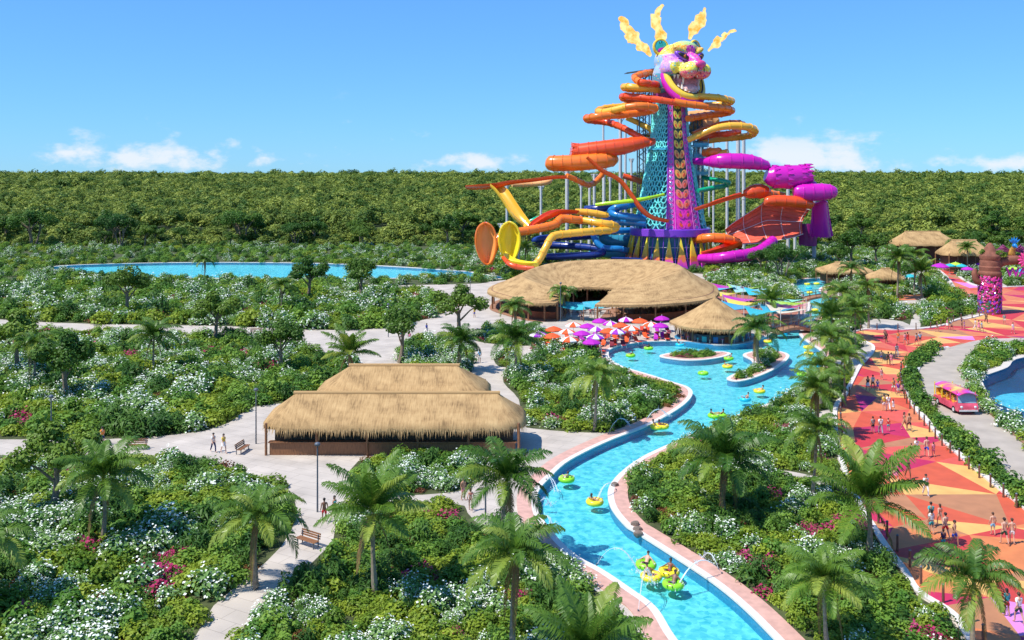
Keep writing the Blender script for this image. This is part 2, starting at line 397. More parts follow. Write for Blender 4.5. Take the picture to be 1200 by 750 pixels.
# ---- pools
def sparkle_tile_floor(name, a, bcol, scale=9.0, patch=None):  # mosaic tile tones; the paler mottling mimics caustic sparkle in the colour
    m, nt, b = nodes(name); N, L = nt.nodes, nt.links
    tc = N.new('ShaderNodeTexCoord'); vo = N.new('ShaderNodeTexVoronoi'); vo.inputs['Scale'].default_value = scale / 3; L.new(tc.outputs['Object'], vo.inputs['Vector'])
    nz = N.new('ShaderNodeTexNoise'); nz.inputs['Scale'].default_value = 1.1; nz.inputs['Detail'].default_value = 5; L.new(tc.outputs['Object'], nz.inputs['Vector'])
    ad = N.new('ShaderNodeMath'); ad.operation = 'MULTIPLY_ADD'; L.new(vo.outputs['Color'], ad.inputs[0]); ad.inputs[1].default_value = .55; L.new(nz.outputs['Fac'], ad.inputs[2])
    rp = N.new('ShaderNodeValToRGB'); e = rp.color_ramp.elements; e[0].position = .50; e[1].position = .95
    e[0].color = tuple(a) + (1,); e[1].color = tuple(bcol) + (1,); L.new(ad.outputs[0], rp.inputs[0]); L.new(rp.outputs[0], b.inputs['Base Color'])
    b.inputs['Roughness'].default_value = .5
    return m
def water_mat(name, tint, refl=.55, bump=.25, scale=2.2):
    m, nt, b = nodes(name); N, L = nt.nodes, nt.links; N.remove(b)
    tr = N.new('ShaderNodeBsdfTransparent'); tr.inputs[0].default_value = tuple(tint) + (1,)
    gl = N.new('ShaderNodeBsdfGlossy'); gl.inputs['Roughness'].default_value = .04; gl.inputs[0].default_value = (1, 1, 1, 1)
    fr = N.new('ShaderNodeFresnel'); fr.inputs[0].default_value = 1.33
    mu = N.new('ShaderNodeMath'); mu.operation = 'MULTIPLY'; L.new(fr.outputs[0], mu.inputs[0]); mu.inputs[1].default_value = refl
    tc = N.new('ShaderNodeTexCoord'); nz = N.new('ShaderNodeTexNoise'); nz.inputs['Scale'].default_value = scale; nz.inputs['Detail'].default_value = 4; L.new(tc.outputs['Object'], nz.inputs['Vector'])
    bp = N.new('ShaderNodeBump'); bp.inputs['Strength'].default_value = bump; bp.inputs['Distance'].default_value = .25; L.new(nz.outputs['Fac'], bp.inputs['Height'])
    L.new(bp.outputs[0], gl.inputs['Normal']); L.new(bp.outputs[0], fr.inputs['Normal'])
    ms = N.new('ShaderNodeMixShader'); L.new(mu.outputs[0], ms.inputs[0]); L.new(tr.outputs[0], ms.inputs[1]); L.new(gl.outputs[0], ms.inputs[2])
    L.new(ms.outputs[0], N['Material Output'].inputs['Surface'])
    return m
M_water = water_mat('clear_pool_water', (.66, .93, .97))
M_water2 = water_mat('deep_pool_water', (.55, .85, .95))
M_floor = sparkle_tile_floor('aqua_pool_floor', (.07, .47, .53), (.29, .75, .77))
M_floor2 = pm('deep_blue_pool_floor', (.022, .060, .115), .6, var=.25, scale=.3)
M_wall = pm('blue_pool_wall', (.05, .27, .46), .5, var=.15, scale=6)
WZ = -.09
region_obj('river_water', ['river'], M_water, WZ); region_obj('river_floor', ['river'], M_floor, -.72)
region_obj('pond_water', ['pool'], M_water2, WZ); region_obj('pond_floor', ['pool'], M_floor2, -1.3)
_p = G(1235, 462); mb = MB(); mb.lathe([(.01, 0), (4, 0), (6, -.02)], 24, 0, (_p.x, _p.y, -1.2)); tag(mb.obj('pond_shelf', M_floor), kind='structure')
region_obj('lagoon_water', ['lagoon'], M_water, WZ); region_obj('lagoon_floor', ['lagoon'], M_floor, -.7)
def signed(poly): return sum(poly[i - 1].x * poly[i].y - poly[i].x * poly[i - 1].y for i in range(len(poly))) / 2
def offset(poly, d):
    s = 1 if signed(poly) > 0 else -1; N = len(poly); out = []
    for i in range(N):
        t = poly[(i + 1) % N] - poly[i - 1]; t.z = 0; t.normalize()
        out.append(poly[i] + Vector((t.y, -t.x, 0)) * (s * d))
    return out
def lift(p, z): return [Vector((q.x, q.y, z)) for q in p]
def band(name, poly, d0, d1, z, mat, zin=None, zout=None, kind='structure', label=None):
    a, b_ = offset(poly, d0), offset(poly, d1); mb = MB(); rows = []
    for i in range(len(poly)):
        r = []
        if zin is not None: r.append(lift([a[i]], zin)[0])
        r += [lift([a[i]], z)[0], lift([b_[i]], z)[0]]
        if zout is not None: r.append(lift([b_[i]], zout)[0])
        rows.append(r)
    mb.grid(rows, 0, closed=True); o = mb.obj(name, mat, smooth=False); tag(o, kind=kind); return o
mb = MB()
for loop in (RIVER, ISL1, ISL2): mb.grid([[Vector((p.x, p.y, -.78)), Vector((p.x, p.y, .0))] for p in loop], 0, closed=True)
tag(mb.obj('river_wall', M_wall), kind='structure')
mb = MB(); mb.grid([[Vector((p.x, p.y, -1.35)), Vector((p.x, p.y, .0))] for p in POOL], 0, closed=True); tag(mb.obj('pond_wall', M_wall), kind='structure')
mb = MB(); mb.grid([[Vector((p.x, p.y, -.75)), Vector((p.x, p.y, .0))] for p in LAG], 0, closed=True); tag(mb.obj('lagoon_wall', M_wall), kind='structure')
band('river_coping', RIVER, -.06, .42, .075, M_edge, zin=-.05)
band('river_coping_stone', RIVER, .42, 1.5, .071, M_salmon, zin=.0, zout=-.02)
for i_, L_ in enumerate((ISL1, ISL2)):
    band('island_coping', L_, .06, -.42, .075, M_edge, zin=-.05); band('island_coping_stone', L_, -.42, -1.35, .071, M_salmon, zin=.0, zout=-.02)
band('pond_coping', POOL, -.06, .9, .075, M_conc, zin=-.05, zout=-.02)
band('lagoon_coping', LAG, -.06, .8, .075, M_edge, zin=-.05, zout=-.02)
# kerbs of walkway and road
def kerb(name, pp, w, h, mat, side=1):
    p = [Vector((q[0], q[1], 0)) for q in cr([G(*q)[:2] for q in pp], 4)]; mb = MB(); rows = []
    for i in range(len(p)):
        t = p[min(i + 1, len(p) - 1)] - p[max(i - 1, 0)]; t.normalize(); n = Vector((t.y, -t.x, 0)) * side
        a, b_ = p[i], p[i] + n * w
        rows.append([Vector((a.x, a.y, -.02)), Vector((a.x, a.y, h)), Vector((b_.x, b_.y, h)), Vector((b_.x, b_.y, -.02))])
    mb.grid(rows); tag(mb.obj(name, mat, smooth=False), kind='structure'); return p
KR = kerb('walkway_kerb', PATH_R, .55, .16, M_edge, -1)
KL = kerb('walkway_kerb', PATH_L[:21], .45, .16, M_edge, -1)
kerb('walkway_kerb', PATH_T[:7], .5, .15, M_edge, -1); kerb('walkway_kerb', PATH_T[11:], .6, .15, M_edge, -1); kerb('walkway_kerb', PATH_T2, .6, .15, M_edge, -1)
kerb('road_kerb', ROAD_PX[16:] + [(1112,407)], .3, .14, M_steel, -1)
kerb('road_kerb', ROAD_PX[7:14], .3, .14, pm('brown_kerb', (.30, .17, .10), .8), -1)

# ---- hills behind
def hill_z(x, y):
    t = min(1, max(0, (y - 345) / 800)); t = t * t * (3 - 2 * t)
    u = min(1, max(0, (y - 1250) / 900))
    return t * (13.2 + 1.2 * noise.noise((x * .004, y * .004, 1))) - 40 * u * u
mb = MB(); rows = []
for j in range(60):
    yy = 344.5 + (j / 59) ** 1.8 * 3200
    rows.append([Vector((xx, yy, hill_z(xx, yy) if j else 0)) for xx in np.linspace(-2600, 2600, 80)])
mb.grid([list(r) for r in zip(*rows)][::-1]); tag(mb.obj('hills', pm('jungle_floor', (.03, .05, .012), .95, var=.4, scale=.1), smooth=True), kind='structure')
# ================================================================== vegetation
L_dead = leafm('dry_palm_leaf', (.20, .12, .045), (.30, .19, .08))
L_yg = leafm('yellow_green_leaf', (.13, .24, .022), (.33, .42, .036))
L_gr = leafm('green_leaf', (.095, .23, .028), (.24, .39, .05))
L_dk = leafm('dark_leaf', (.04, .12, .018), (.10, .21, .028))
L_bl = leafm('variegated_leaf', (.13, .28, .07), (.26, .42, .12))
L_rd = leafm('rust_leaf', (.16, .045, .03), (.22, .10, .03))
L_wh = pm('white_petal', (.78, .82, .72), .6, var=.05); L_pk = leafm('pink_petal', (.48, .03, .13), (.55, .06, .20))
L_palm = leafm('palm_leaf', (.048, .135, .014), (.145, .26, .027), rough=.42, trans=.28, spec=.4)
L_palm2 = leafm('palm_leaf_light', (.18, .28, .035), (.30, .37, .055), rough=.42, trans=.28, spec=.4)
L_jn = leafm('jungle_leaf', (.06, .135, .02), (.34, .40, .07), rough=.6, trans=.25, spec=.25)
L_tree = leafm('tree_leaf', (.055, .14, .016), (.17, .27, .03), rough=.5, trans=.25)
M_bark = pm('grey_bark', (.22, .165, .11), .9, var=.3, scale=5, stretch=(1, 1, .3)); M_palmbark = pm('palm_trunk', (.30, .24, .17), .85, var=.3, scale=3, stretch=(.4, .4, 5))

def leaves(cent, nrm, size, aspect, rng, fold=.25):
    """diamond leaf faces at the points cent, lying about square to nrm"""
    n = len(cent); a = rng.normal(size=(n, 3)); t = a - nrm * (a * nrm).sum(1, keepdims=True); t /= np.linalg.norm(t, axis=1, keepdims=True) + 1e-9
    b = np.cross(nrm, t); s = np.asarray(size).reshape(-1, 1) * np.ones((n, 1))
    p0 = cent - t * s * .5; p2 = cent + t * s * .5 - nrm * s * fold * .5
    p1 = cent + b * s * aspect * .5 + nrm * s * fold * .3; p3 = cent - b * s * aspect * .5 + nrm * s * fold * .3
    v = np.stack([p0, p1, p2, p3], 1).reshape(-1, 3); q = np.arange(4 * n).reshape(-1, 4)
    return v, q
LSEED = [0]
def lumps(n, rx, rz, rng, k=7, spread=.55, lr=.55, z0=0.0):
    """points and outward normals on a lumpy bush or crown"""
    g = np.random.default_rng(LSEED[0]); d = g.normal(size=(k, 3)); d[:, 2] = np.abs(d[:, 2]) * .8 + .05; d /= np.linalg.norm(d, axis=1, keepdims=True)
    c = d * spread * np.array([rx, rx, rz]) * g.uniform(.75, 1.15, (k, 1)); c[0] = (0, 0, rz * .25)
    R = lr * g.uniform(.75, 1.2, k); w = rng.integers(0, k, n)
    u = rng.normal(size=(n, 3)); u[:, 2] = u[:, 2] + .35; u /= np.linalg.norm(u, axis=1, keepdims=True)
    rad = R[w][:, None] * rng.uniform(.72, 1.05, (n, 1))
    p = c[w] + u * rad * np.array([rx, rx, rz]); p[:, 2] += z0
    nr = u + rng.normal(scale=.45, size=(n, 3)); nr[:, 2] += .75; nr /= np.linalg.norm(nr, axis=1, keepdims=True)
    keep = p[:, 2] > .02
    return p[keep], nr[keep]
def bush_mesh(name, n, rx, rz, size, mats, flower=None, seed=0, aspect=.6, k=7, fold=.25):
    rng = np.random.default_rng(seed); LSEED[0] = seed + 100; p, nr = lumps(n, rx, rz, rng, k)
    v, q = leaves(p, nr, rng.uniform(.75, 1.3, len(p)) * size, aspect, rng, fold); mi = np.zeros(len(q), int)
    if len(mats) > 1 and flower is None: mi[:] = rng.integers(0, len(mats), len(q))
    if flower:
        num, fs, per = flower; p2, n2 = lumps(num, rx * 1.05, rz * 1.06, rng, k); P2 = np.repeat(p2, per, 0) + rng.normal(scale=fs * .8, size=(len(p2) * per, 3))
        N2 = np.repeat(n2, per, 0) + rng.normal(scale=.4, size=(len(P2), 3)); N2[:, 2] += .5; N2 /= np.linalg.norm(N2, axis=1, keepdims=True)
        v2, q2 = leaves(P2, N2, rng.uniform(.7, 1.3, len(P2)) * fs, .9, rng, .1); q = np.vstack([q, q2 + len(v)]); v = np.vstack([v, v2]); mi = np.concatenate([mi, np.full(len(q2), len(mats) - 1)])
    return np_mesh(name, v, q, mats, mi)

BUSH = {
 'yellow': [bush_mesh('leafy_shrub', 460, .85, .78, .19, [L_yg], seed=s) for s in (1, 2, 3)],
 'green': [bush_mesh('leafy_shrub', 460, .85, .88, .20, [L_gr], seed=s) for s in (4, 5, 6)],
 'dark': [bush_mesh('spiky_shrub', 320, .85, 1.1, .36, [L_dk], seed=s, aspect=.22, fold=.5) for s in (7, 8, 9)],
 'white': [bush_mesh('white_flowering_shrub', 380, .90, 1.02, .21, [L_bl, L_wh], flower=(95, .12, 2), seed=s) for s in (10, 11, 12)],
 'pink': [bush_mesh('pink_flowering_shrub', 240, .70, .48, .18, [L_gr, L_pk], flower=(90, .14, 3), seed=s) for s in (13, 14)],
 'rust': [bush_mesh('rust_leaved_shrub', 300, .75, .42, .17, [L_rd], seed=s) for s in (15, 16)],
 'hedge': [bush_mesh('hedge_shrub', 520, 1.0, 1.0, .24, [L_gr, L_dk], seed=s) for s in (17, 18, 19)],
}

# ---- geometry-node scatter for the uncountable cover
SCATTER_COL = {}
def scatter(name, meshes, pts, scl, rot, idx, mat=None):
    c = bpy.data.collections.new(name + '_source')
    for i, me in enumerate(meshes):
        o = bpy.data.objects.new('%s_%02d' % (name, i), me); c.objects.link(o)
    me = bpy.data.meshes.new(name); n = len(pts); me.vertices.add(n); me.vertices.foreach_set('co', np.asarray(pts, np.float32).ravel())
    for nm, ty, d in (('scl', 'FLOAT_VECTOR', scl), ('rot', 'FLOAT_VECTOR', rot)):
        a = me.attributes.new(nm, ty, 'POINT'); a.data.foreach_set('vector', np.asarray(d, np.float32).ravel())
    a = me.attributes.new('idx', 'INT', 'POINT'); a.data.foreach_set('value', np.asarray(idx, np.int32))
    me.update(); o = link(name, me)
    ng = bpy.data.node_groups.new(name, 'GeometryNodeTree'); ng.interface.new_socket('Geometry', in_out='INPUT', socket_type='NodeSocketGeometry'); ng.interface.new_socket('Geometry', in_out='OUTPUT', socket_type='NodeSocketGeometry')
    N, L = ng.nodes, ng.links; gi = N.new('NodeGroupInput'); go = N.new('NodeGroupOutput'); ip = N.new('GeometryNodeInstanceOnPoints'); ci = N.new('GeometryNodeCollectionInfo')
    ci.inputs['Collection'].default_value = c; ci.inputs['Separate Children'].default_value = True; ci.inputs['Reset Children'].default_value = True
    def na(nm, ty):
        q = N.new('GeometryNodeInputNamedAttribute'); q.data_type = ty; q.inputs['Name'].default_value = nm; return q.outputs['Attribute']
    L.new(gi.outputs[0], ip.inputs['Points']); L.new(ci.outputs[0], ip.inputs['Instance']); ip.inputs['Pick Instance'].default_value = True
    L.new(na('idx', 'INT'), ip.inputs['Instance Index']); L.new(na('scl', 'FLOAT_VECTOR'), ip.inputs['Scale'])
    er = N.new('FunctionNodeEulerToRotation'); L.new(na('rot', 'FLOAT_VECTOR'), er.inputs[0]); L.new(er.outputs[0], ip.inputs['Rotation'])
    L.new(ip.outputs[0], go.inputs[0]); md = o.modifiers.new('scatter', 'NODES'); md.node_group = ng
    return tag(o, kind='stuff')

# ---- shrubs in the beds
def sample_bed(poly, sp, rng):
    a = np.array([(p.x, p.y) for p in poly]); x0, y0 = a.min(0); x1, y1 = a.max(0); out = []
    X, Y = np.meshgrid(np.arange(x0, x1, sp), np.arange(y0, y1, sp * .87)); X = X + (np.arange(X.shape[0]) % 2)[:, None] * sp * .5
    X = X.ravel() + rng.uniform(-.33, .33, X.size) * sp; Y = Y.ravel() + rng.uniform(-.33, .33, Y.size) * sp
    k = inside(poly, X, Y); X, Y = X[k], Y[k]
    ok = np.ones(len(X), bool)
    for q in range(6):
        r = regions(X + .55 * math.cos(q * PI / 3), Y + .55 * math.sin(q * PI / 3)); ok &= (r == 'bed')
    # off the coping
    rv_ = np.array([(p.x, p.y) for p in RIVER])
    if len(X):
        lim = np.where((Y > 73) & (X > 12) & (Y < 125), .75, 1.9); d = np.sqrt(((X[:, None] - rv_[None, :, 0]) ** 2 + (Y[:, None] - rv_[None, :, 1]) ** 2)).min(1); ok &= d > lim
    return X[ok], Y[ok]
def strip_bed(k):
    """rows of shrubs that follow a narrow strip"""
    if k == 'hedge': a, b_ = PATH_R[1:14], [(1100,410),(1082,426),(1076,449),(1086,472),(1106,495.5),(1136,518.5),(1162,546.5),(1177,558.5),(1200,578),(1320,692)]; fr = (.26, .52, .78)
    else: a, b_ = [(1160,407),(1142,414),(1132,427),(1131,444),(1142,470),(1163,488),(1200,521),(1320,625)], [(1196,411),(1176,426),(1147,439),(1146,453),(1159,477),(1179,495),(1198,508),(1328,612)]; fr = (.3, .62, .9)
    A = cr([G(*q)[:2] for q in a], 8); B = np.array(cr([G(*q)[:2] for q in b_], 8)); out = []; acc = 0; last = A[0]
    for p in A:
        acc += np.hypot(*(p - last)); last = p
        if acc < 1.05 * .8: continue
        acc = 0; q = B[np.argmin(((B - p) ** 2).sum(1))]
        wd = np.hypot(*(q - p)); n_ = max(1, min(4, int(round(wd / 1.1))))
        for f in range(n_): t = (f + .5) / n_; z = p + (q - p) * (.12 + .8 * t) + rs.uniform(-.2, .2, 2); out.append(z)
    if k != 'hedge':
        for j in range(60): z = G(1165 + rs.uniform(-12, 60), rs.uniform(407, 414)); out.append(np.array([z.x, z.y]))
    o = np.array(out); ok = regions(o[:, 0], o[:, 1]) == 'bed'; return o[ok, 0], o[ok, 1]
BEDTXT = {'left garden': 'the garden in the river bend', 'palm bed': 'the palm bed by the umbrellas', 'small bed': 'the little round plaza bed', 'hut bed': 'the bed before the left hut',
 'near left bed': 'the near left bed', 'middle bed': 'the bed between river and walkway', 'upper bed': 'the bed above the walkway bend', 'gate bed': 'the bed behind the clay arch', 'right garden': 'the garden beyond the dark pond', 'arch bed': 'the bed under the arch beam',
 'pond bed': 'the bed round the dark pond', 'hedge': 'the strip beside the grey road', 'tower garden': 'the garden below the magenta slide', 'slide garden': 'the garden under the yellow slide',
 'far left garden': 'the far left garden', 'low left garden': 'the low left garden', 'lagoon garden': 'the lagoon garden', 'tree bed': 'the bed under the broad tree'}
rs = np.random.default_rng(3); allb = []
for k, poly in BEDW.items():
    cy = sum(p.y for p in poly) / len(poly); sp = .96 if cy < 100 else (1.25 if cy < 150 else 1.7)
    if k == 'hedge': sp = 1.05
    if k in ('far left garden', 'low left garden', 'lagoon garden'): sp *= 1.25
    X, Y = sample_bed(poly, sp, rs) if k not in ('hedge', 'pond bed') else strip_bed(k); sc = sp / 1.0
    for x, y in zip(X, Y):
        nz_ = noise.noise((x * .17, y * .17, 3.1)); n2 = noise.noise((x * .26 + 40, y * .26, 7.7)); u = rs.random()
        if k == 'hedge': kind = 'hedge' if u < .85 else 'yellow'
        elif k == 'pond bed': kind = 'yellow' if u < .55 else ('green' if u < .85 else 'white')
        elif n2 > .20 and u < .9: kind = 'white'
        elif noise.noise((x * .3, y * .3 + 70, 1.3)) > .45 and u < .7: kind = 'pink'
        elif nz_ > .12: kind = 'yellow' if u < .78 else ('white' if u < .83 else 'green')
        elif nz_ > -.14: kind = 'green' if u < .42 else ('yellow' if u < .86 else ('white' if u < .90 else ('dark' if u < .94 else 'rust')))
        else: kind = 'dark' if u < .42 else ('green' if u < .72 else ('yellow' if u < .90 else 'rust'))
        s = sc * (.62 + .78 * rs.random() ** 1.5) * (1.0 if kind not in ('dark',) else 1.05)
        allb.append((kind, x, y, s, rs.uniform(.8, 1.25), rs.uniform(0, 6.28), k))
for (isl, cnt) in ((ISL1, 34), (ISL2, 70)):
    a = np.array([(p.x, p.y) for p in isl]); n_ = 0; tries = 0
    ins = offset(isl, -1.7)
    while n_ < cnt and tries < 4000:
        tries += 1; x = rs.uniform(a[:, 0].min(), a[:, 0].max()); y = rs.uniform(a[:, 1].min(), a[:, 1].max())
        if inside(ins, np.array([x]), np.array([y]))[0] and inside(isl, np.array([x]), np.array([y]))[0]:
            allb.append((['yellow', 'green', 'green', 'rust', 'pink' if isl is ISL1 else 'white', 'dark'][rs.integers(0, 6)], x, y, rs.uniform(.7, 1.1), rs.uniform(.8, 1.1), rs.uniform(0, 6), 'left island' if isl is ISL1 else 'right island')); n_ += 1
BEDTXT['left island'] = 'the small left island of the river'; BEDTXT['right island'] = 'the palm island of the river'
# fill in the open ground behind (towards the jungle) with cover only
Xg = rs.uniform(-260, 260, 9000); Yg = rs.uniform(200, 345, 9000); kk = regions(Xg, Yg) == 'ground'
dT = np.hypot(Xg - 43, Yg - 257); kk &= dT > 17; kk &= np.abs(Xg) < Yg * .62 + 10
for x, y in zip(Xg[kk], Yg[kk]):
    u = rs.random(); allb.append((('green' if u < .4 else 'yellow' if u < .65 else 'white' if u < .83 else 'dark'), x, y, rs.uniform(1.1, 1.9), rs.uniform(.7, 1.2), rs.uniform(0, 6), 'back'))
KLAB = {'white': ('white_flowering_shrub', 'white-flowered shrub with pale leaves in ', 'shrub'), 'pink': ('pink_flowering_shrub', 'low shrub covered in pink blossom in ', 'shrub'),
        'dark': ('spiky_shrub', 'dark green spiky-leaved shrub in ', 'shrub'), 'hedge': ('hedge_shrub', 'rounded dense green hedge shrub in ', 'shrub')}
INDIV = {'white': 300, 'pink': 140, 'dark': 260, 'hedge': 220}
rest = {}
for kind in BUSH:
    L_ = sorted([b_ for b_ in allb if b_[0] == kind], key=lambda b_: math.hypot(b_[1], b_[2]) + (0 if abs(b_[1]) < b_[2] * .56 + 1 and b_[6] not in ('back', 'far left garden', 'low left garden', 'lagoon garden') else 1e4))
    k = INDIV.get(kind, 0); rest[kind] = L_[k:]
    for j, (kd, x, y, s, h, r, bed) in enumerate(L_[:k]):
        nm, lab, cat = KLAB[kind]; o = link(nm, BUSH[kind][j % len(BUSH[kind])], None, (x, y, 0)); o.rotation_euler = (0, 0, r); o.scale = (s, s, s * h)
        tag(o, lab + BEDTXT.get(bed, 'the garden'), cat, lab[:-4].strip() + 's in ' + BEDTXT.get(bed, 'the garden'))
for nm, kinds in (('shrub_cover', ['yellow', 'green']), ('far_planting', ['dark', 'white', 'pink', 'rust', 'hedge'])):
    me, off, pts, scl, rot, idx = [], 0, [], [], [], []
    for kd in kinds:
        for (kd_, x, y, s, h, r, bed) in rest[kd]:
            pts.append((x, y, 0)); scl.append((s, s, s * h)); rot.append((0, 0, r)); idx.append(off + int(rs.integers(0, len(BUSH[kd]))))
        me += BUSH[kd]; off += len(BUSH[kd])
    tag(scatter(nm, me, pts, scl, rot, idx), 'yellow and mid green low leafy shrubs filling the garden beds' if nm == 'shrub_cover' else 'mixed dark, rust and white flowered planting in the far gardens', 'shrubs')

# ---- the jungle
def crown_mesh(name, seed, n=380, size=.20, rz=.85):
    rng = np.random.default_rng(seed); LSEED[0] = seed + 100; p, nr = lumps(n, 1.0, rz, rng, 11, .62, .42)
    v, q = leaves(p, nr, rng.uniform(.7, 1.35, len(p)) * size, .75, rng, .2); return np_mesh(name, v, q, [L_jn])
JC = [crown_mesh('jungle_crown', 40 + i, rz=.75 + .12 * (i % 3)) for i in range(6)]
pts, scl, rot, idx = [], [], [], []
y = 338.0; row = 0
while y < 1380:
    s = 5.2 + (y - 335) * .0062; x = -y * .74 - 20 + (row % 2) * s * .5
    while x < y * .84 + 20:
        xx, yy = x + rs.uniform(-.6, .6) * s, y + rs.uniform(-.6, .6) * s
        h = (6.8 if y > 345 else 3.5) + rs.uniform(-2.0, 2.2) + (rs.uniform(1, 3.2) if rs.random() < .07 else 0) + s * .12; R = s * (.48 + .58 * rs.random() ** 2.2)
        pts.append((xx, yy, hill_z(xx, yy) + h - R * .55 if y > 352 else hill_z(xx, yy) + rs.uniform(.2, 3.5))); scl.append((R, R, R * rs.uniform(.85, 1.3))); rot.append((0, 0, rs.uniform(0, 6.28))); idx.append(int(rs.integers(0, 6)))
        x += s
    y += s * .85; row += 1
for i in range(900):                      # understorey that closes the front of the forest down to the ground
    yy = rs.uniform(322, 350); xx = rs.uniform(-1, 1) * (yy * .66 + 10); R = rs.uniform(1.6, 3.4); pts.append((xx, yy, rs.uniform(.0, 5.0) * (yy - 318) / 32)); scl.append((R, R, R * rs.uniform(.8, 1.2))); rot.append((0, 0, rs.uniform(0, 6.28))); idx.append(int(rs.integers(0, 6)))

tag(scatter('jungle', JC, pts, scl, rot, idx), 'dense green jungle canopy stretching to the horizon behind the slides', 'jungle')

# ---- broadleaf trees
def tree_parts(seed, n=3400, size=.15, leaf=None, multi=False):
    rng = np.random.default_rng(seed); r_ = random.Random(seed); mb = MB(); tips = []
    stems = 3 if multi else 1
    for s in range(stems):
        a = s * 2.1 + r_.uniform(-.3, .3); lean = .09 if multi else .03
        base = Vector((.05 * math.cos(a) * multi, .05 * math.sin(a) * multi, 0)); top = Vector((math.cos(a) * lean * 2, math.sin(a) * lean * 2, .48 if not multi else .55))
        pts_ = cr([base, base.lerp(top, .4) + Vector((.02, .01, 0)), top], 4); mb.tube(pts_, [.045 - .02 * i / 8 for i in range(len(pts_))] if not multi else [.03 - .014 * i / 8 for i in range(len(pts_))], 7)
        for b_ in range(5 if not multi else 3):
            q = a + b_ * 1.3 + r_.uniform(-.4, .4); e = top + Vector((math.cos(q) * r_.uniform(.2, .36), math.sin(q) * r_.uniform(.2, .36), r_.uniform(.12, .36)))
            st = base.lerp(top, r_.uniform(.65, 1)); mb.tube([st, st.lerp(e, .5) + Vector((0, 0, .03)), e], [.018, .012, .006], 5); tips.append(e)
    C = []; Nn = []
    for e in tips + [Vector((0, 0, .86)), Vector((0, 0, .72))]:
        m_ = n // (len(tips) + 2); u = rng.normal(size=(m_, 3)); u /= np.linalg.norm(u, axis=1, keepdims=True); R = rng.uniform(.13, .23)
        C.append(np.array(e)[None] + u * rng.uniform(.45, 1.05, (m_, 1)) * np.array([R, R, R * .75])); Nn.append(u + rng.normal(scale=.5, size=(m_, 3)) + np.array([0, 0, .5]))
    C = np.vstack(C); Nn = np.vstack(Nn); Nn /= np.linalg.norm(Nn, axis=1, keepdims=True)
    v, q = leaves(C, Nn, rng.uniform(.7, 1.3, len(C)) * size * .32, .65, rng)
    return mb, np_mesh('tree_crown', v, q, [leaf or L_tree])
TREES = []
for s_, multi in ((1, False), (2, False), (3, True), (4, True)):
    root = thing('broadleaf_tree', 'x', 'tree'); mb, cm = tree_parts(s_, multi=multi, leaf=L_tree if not multi else L_dk); mb.obj('trunk', M_bark, root); link('crown', cm, root); TREES.append([root, False])
def tree(k, x, y, h, label, group=None, w=1.0):
    if not TREES[k][1]: o = TREES[k][0]; TREES[k][1] = True
    else: o = copy_tree(TREES[k][0])
    o.location = (x, y, 0); o.scale = (h * w, h * w, h); o.rotation_euler = (0, 0, rnd(0, 6.28)); o['label'] = label; o['category'] = 'tree'
    if group: o['group'] = group
    elif 'group' in o: del o['group']
    return o
def treep(k, px, py, ht, label, group=None, w=1.0):
    p = G(px, py); return tree(k, p.x, p.y, ht, label, group, w)
treep(0, 541, 398, 8.8, 'big leafy broadleaf tree shading the plaza left of the oval thatched roof', w=1.05)
treep(2, 917, 330, 8.6, 'dark multi-stemmed tree standing right behind the coloured shade sails')
treep(3, 893, 322, 6.4, 'smaller dark multi-stemmed tree at the foot of the magenta slide')
treep(1, 1000, 316, 10.5, 'tall dense dark tree left of the two far thatched roofs')
treep(1, 1028, 312, 9.0, 'dense tree just left of the palms before the far thatched roofs')
treep(0, 985, 318, 7.5, 'round tree beyond the upper footbridge of the river')
treep(3, 868, 314, 5.4, 'low dark tree directly right of the tower base')
treep(1, 835, 316, 4.6, 'small tree in front of the pointed fins of the tower')
treep(0, 1175, 303, 8.5, 'tree behind the top of the clay arch column')
treep(1, 1145, 300, 7.5, 'tree between the far thatched roofs and the clay arch')
treep(0, 360, 352, 9, 'broad tree at the near side of the shallow lagoon'); treep(1, 150, 372, 9, 'broad tree farthest left on the plaza'); treep(0, 250, 402, 8, 'broad tree in the far left garden')
treep(0, 20, 440, 8.5, 'broad tree at the left edge of the far left garden'); treep(1, 330, 440, 7, 'broad tree at the right end of the far left garden'); treep(0, 60, 600, 7, 'broad tree in the low left garden'); treep(1, 420, 356, 9, 'broad tree at the right end of the lagoon garden')
treep(1, 468, 425, 7.5, 'broad tree left of the plaza behind the left thatched hut'); treep(0, 80, 470, 8, 'broad tree near the lower left of the plaza')
r_ = random.Random(9)
for i in range(64):                      # front edge of the jungle
    y_ = r_.uniform(316, 339); x_ = r_.uniform(-215, 220)
    tree(r_.choice([0, 1, 0, 1, 2, 3]), x_, y_, r_.uniform(5, 13), 'leafy tree of the front row of the jungle edge behind the slides', 'trees of the front row of the jungle edge', r_.uniform(.95, 1.35))

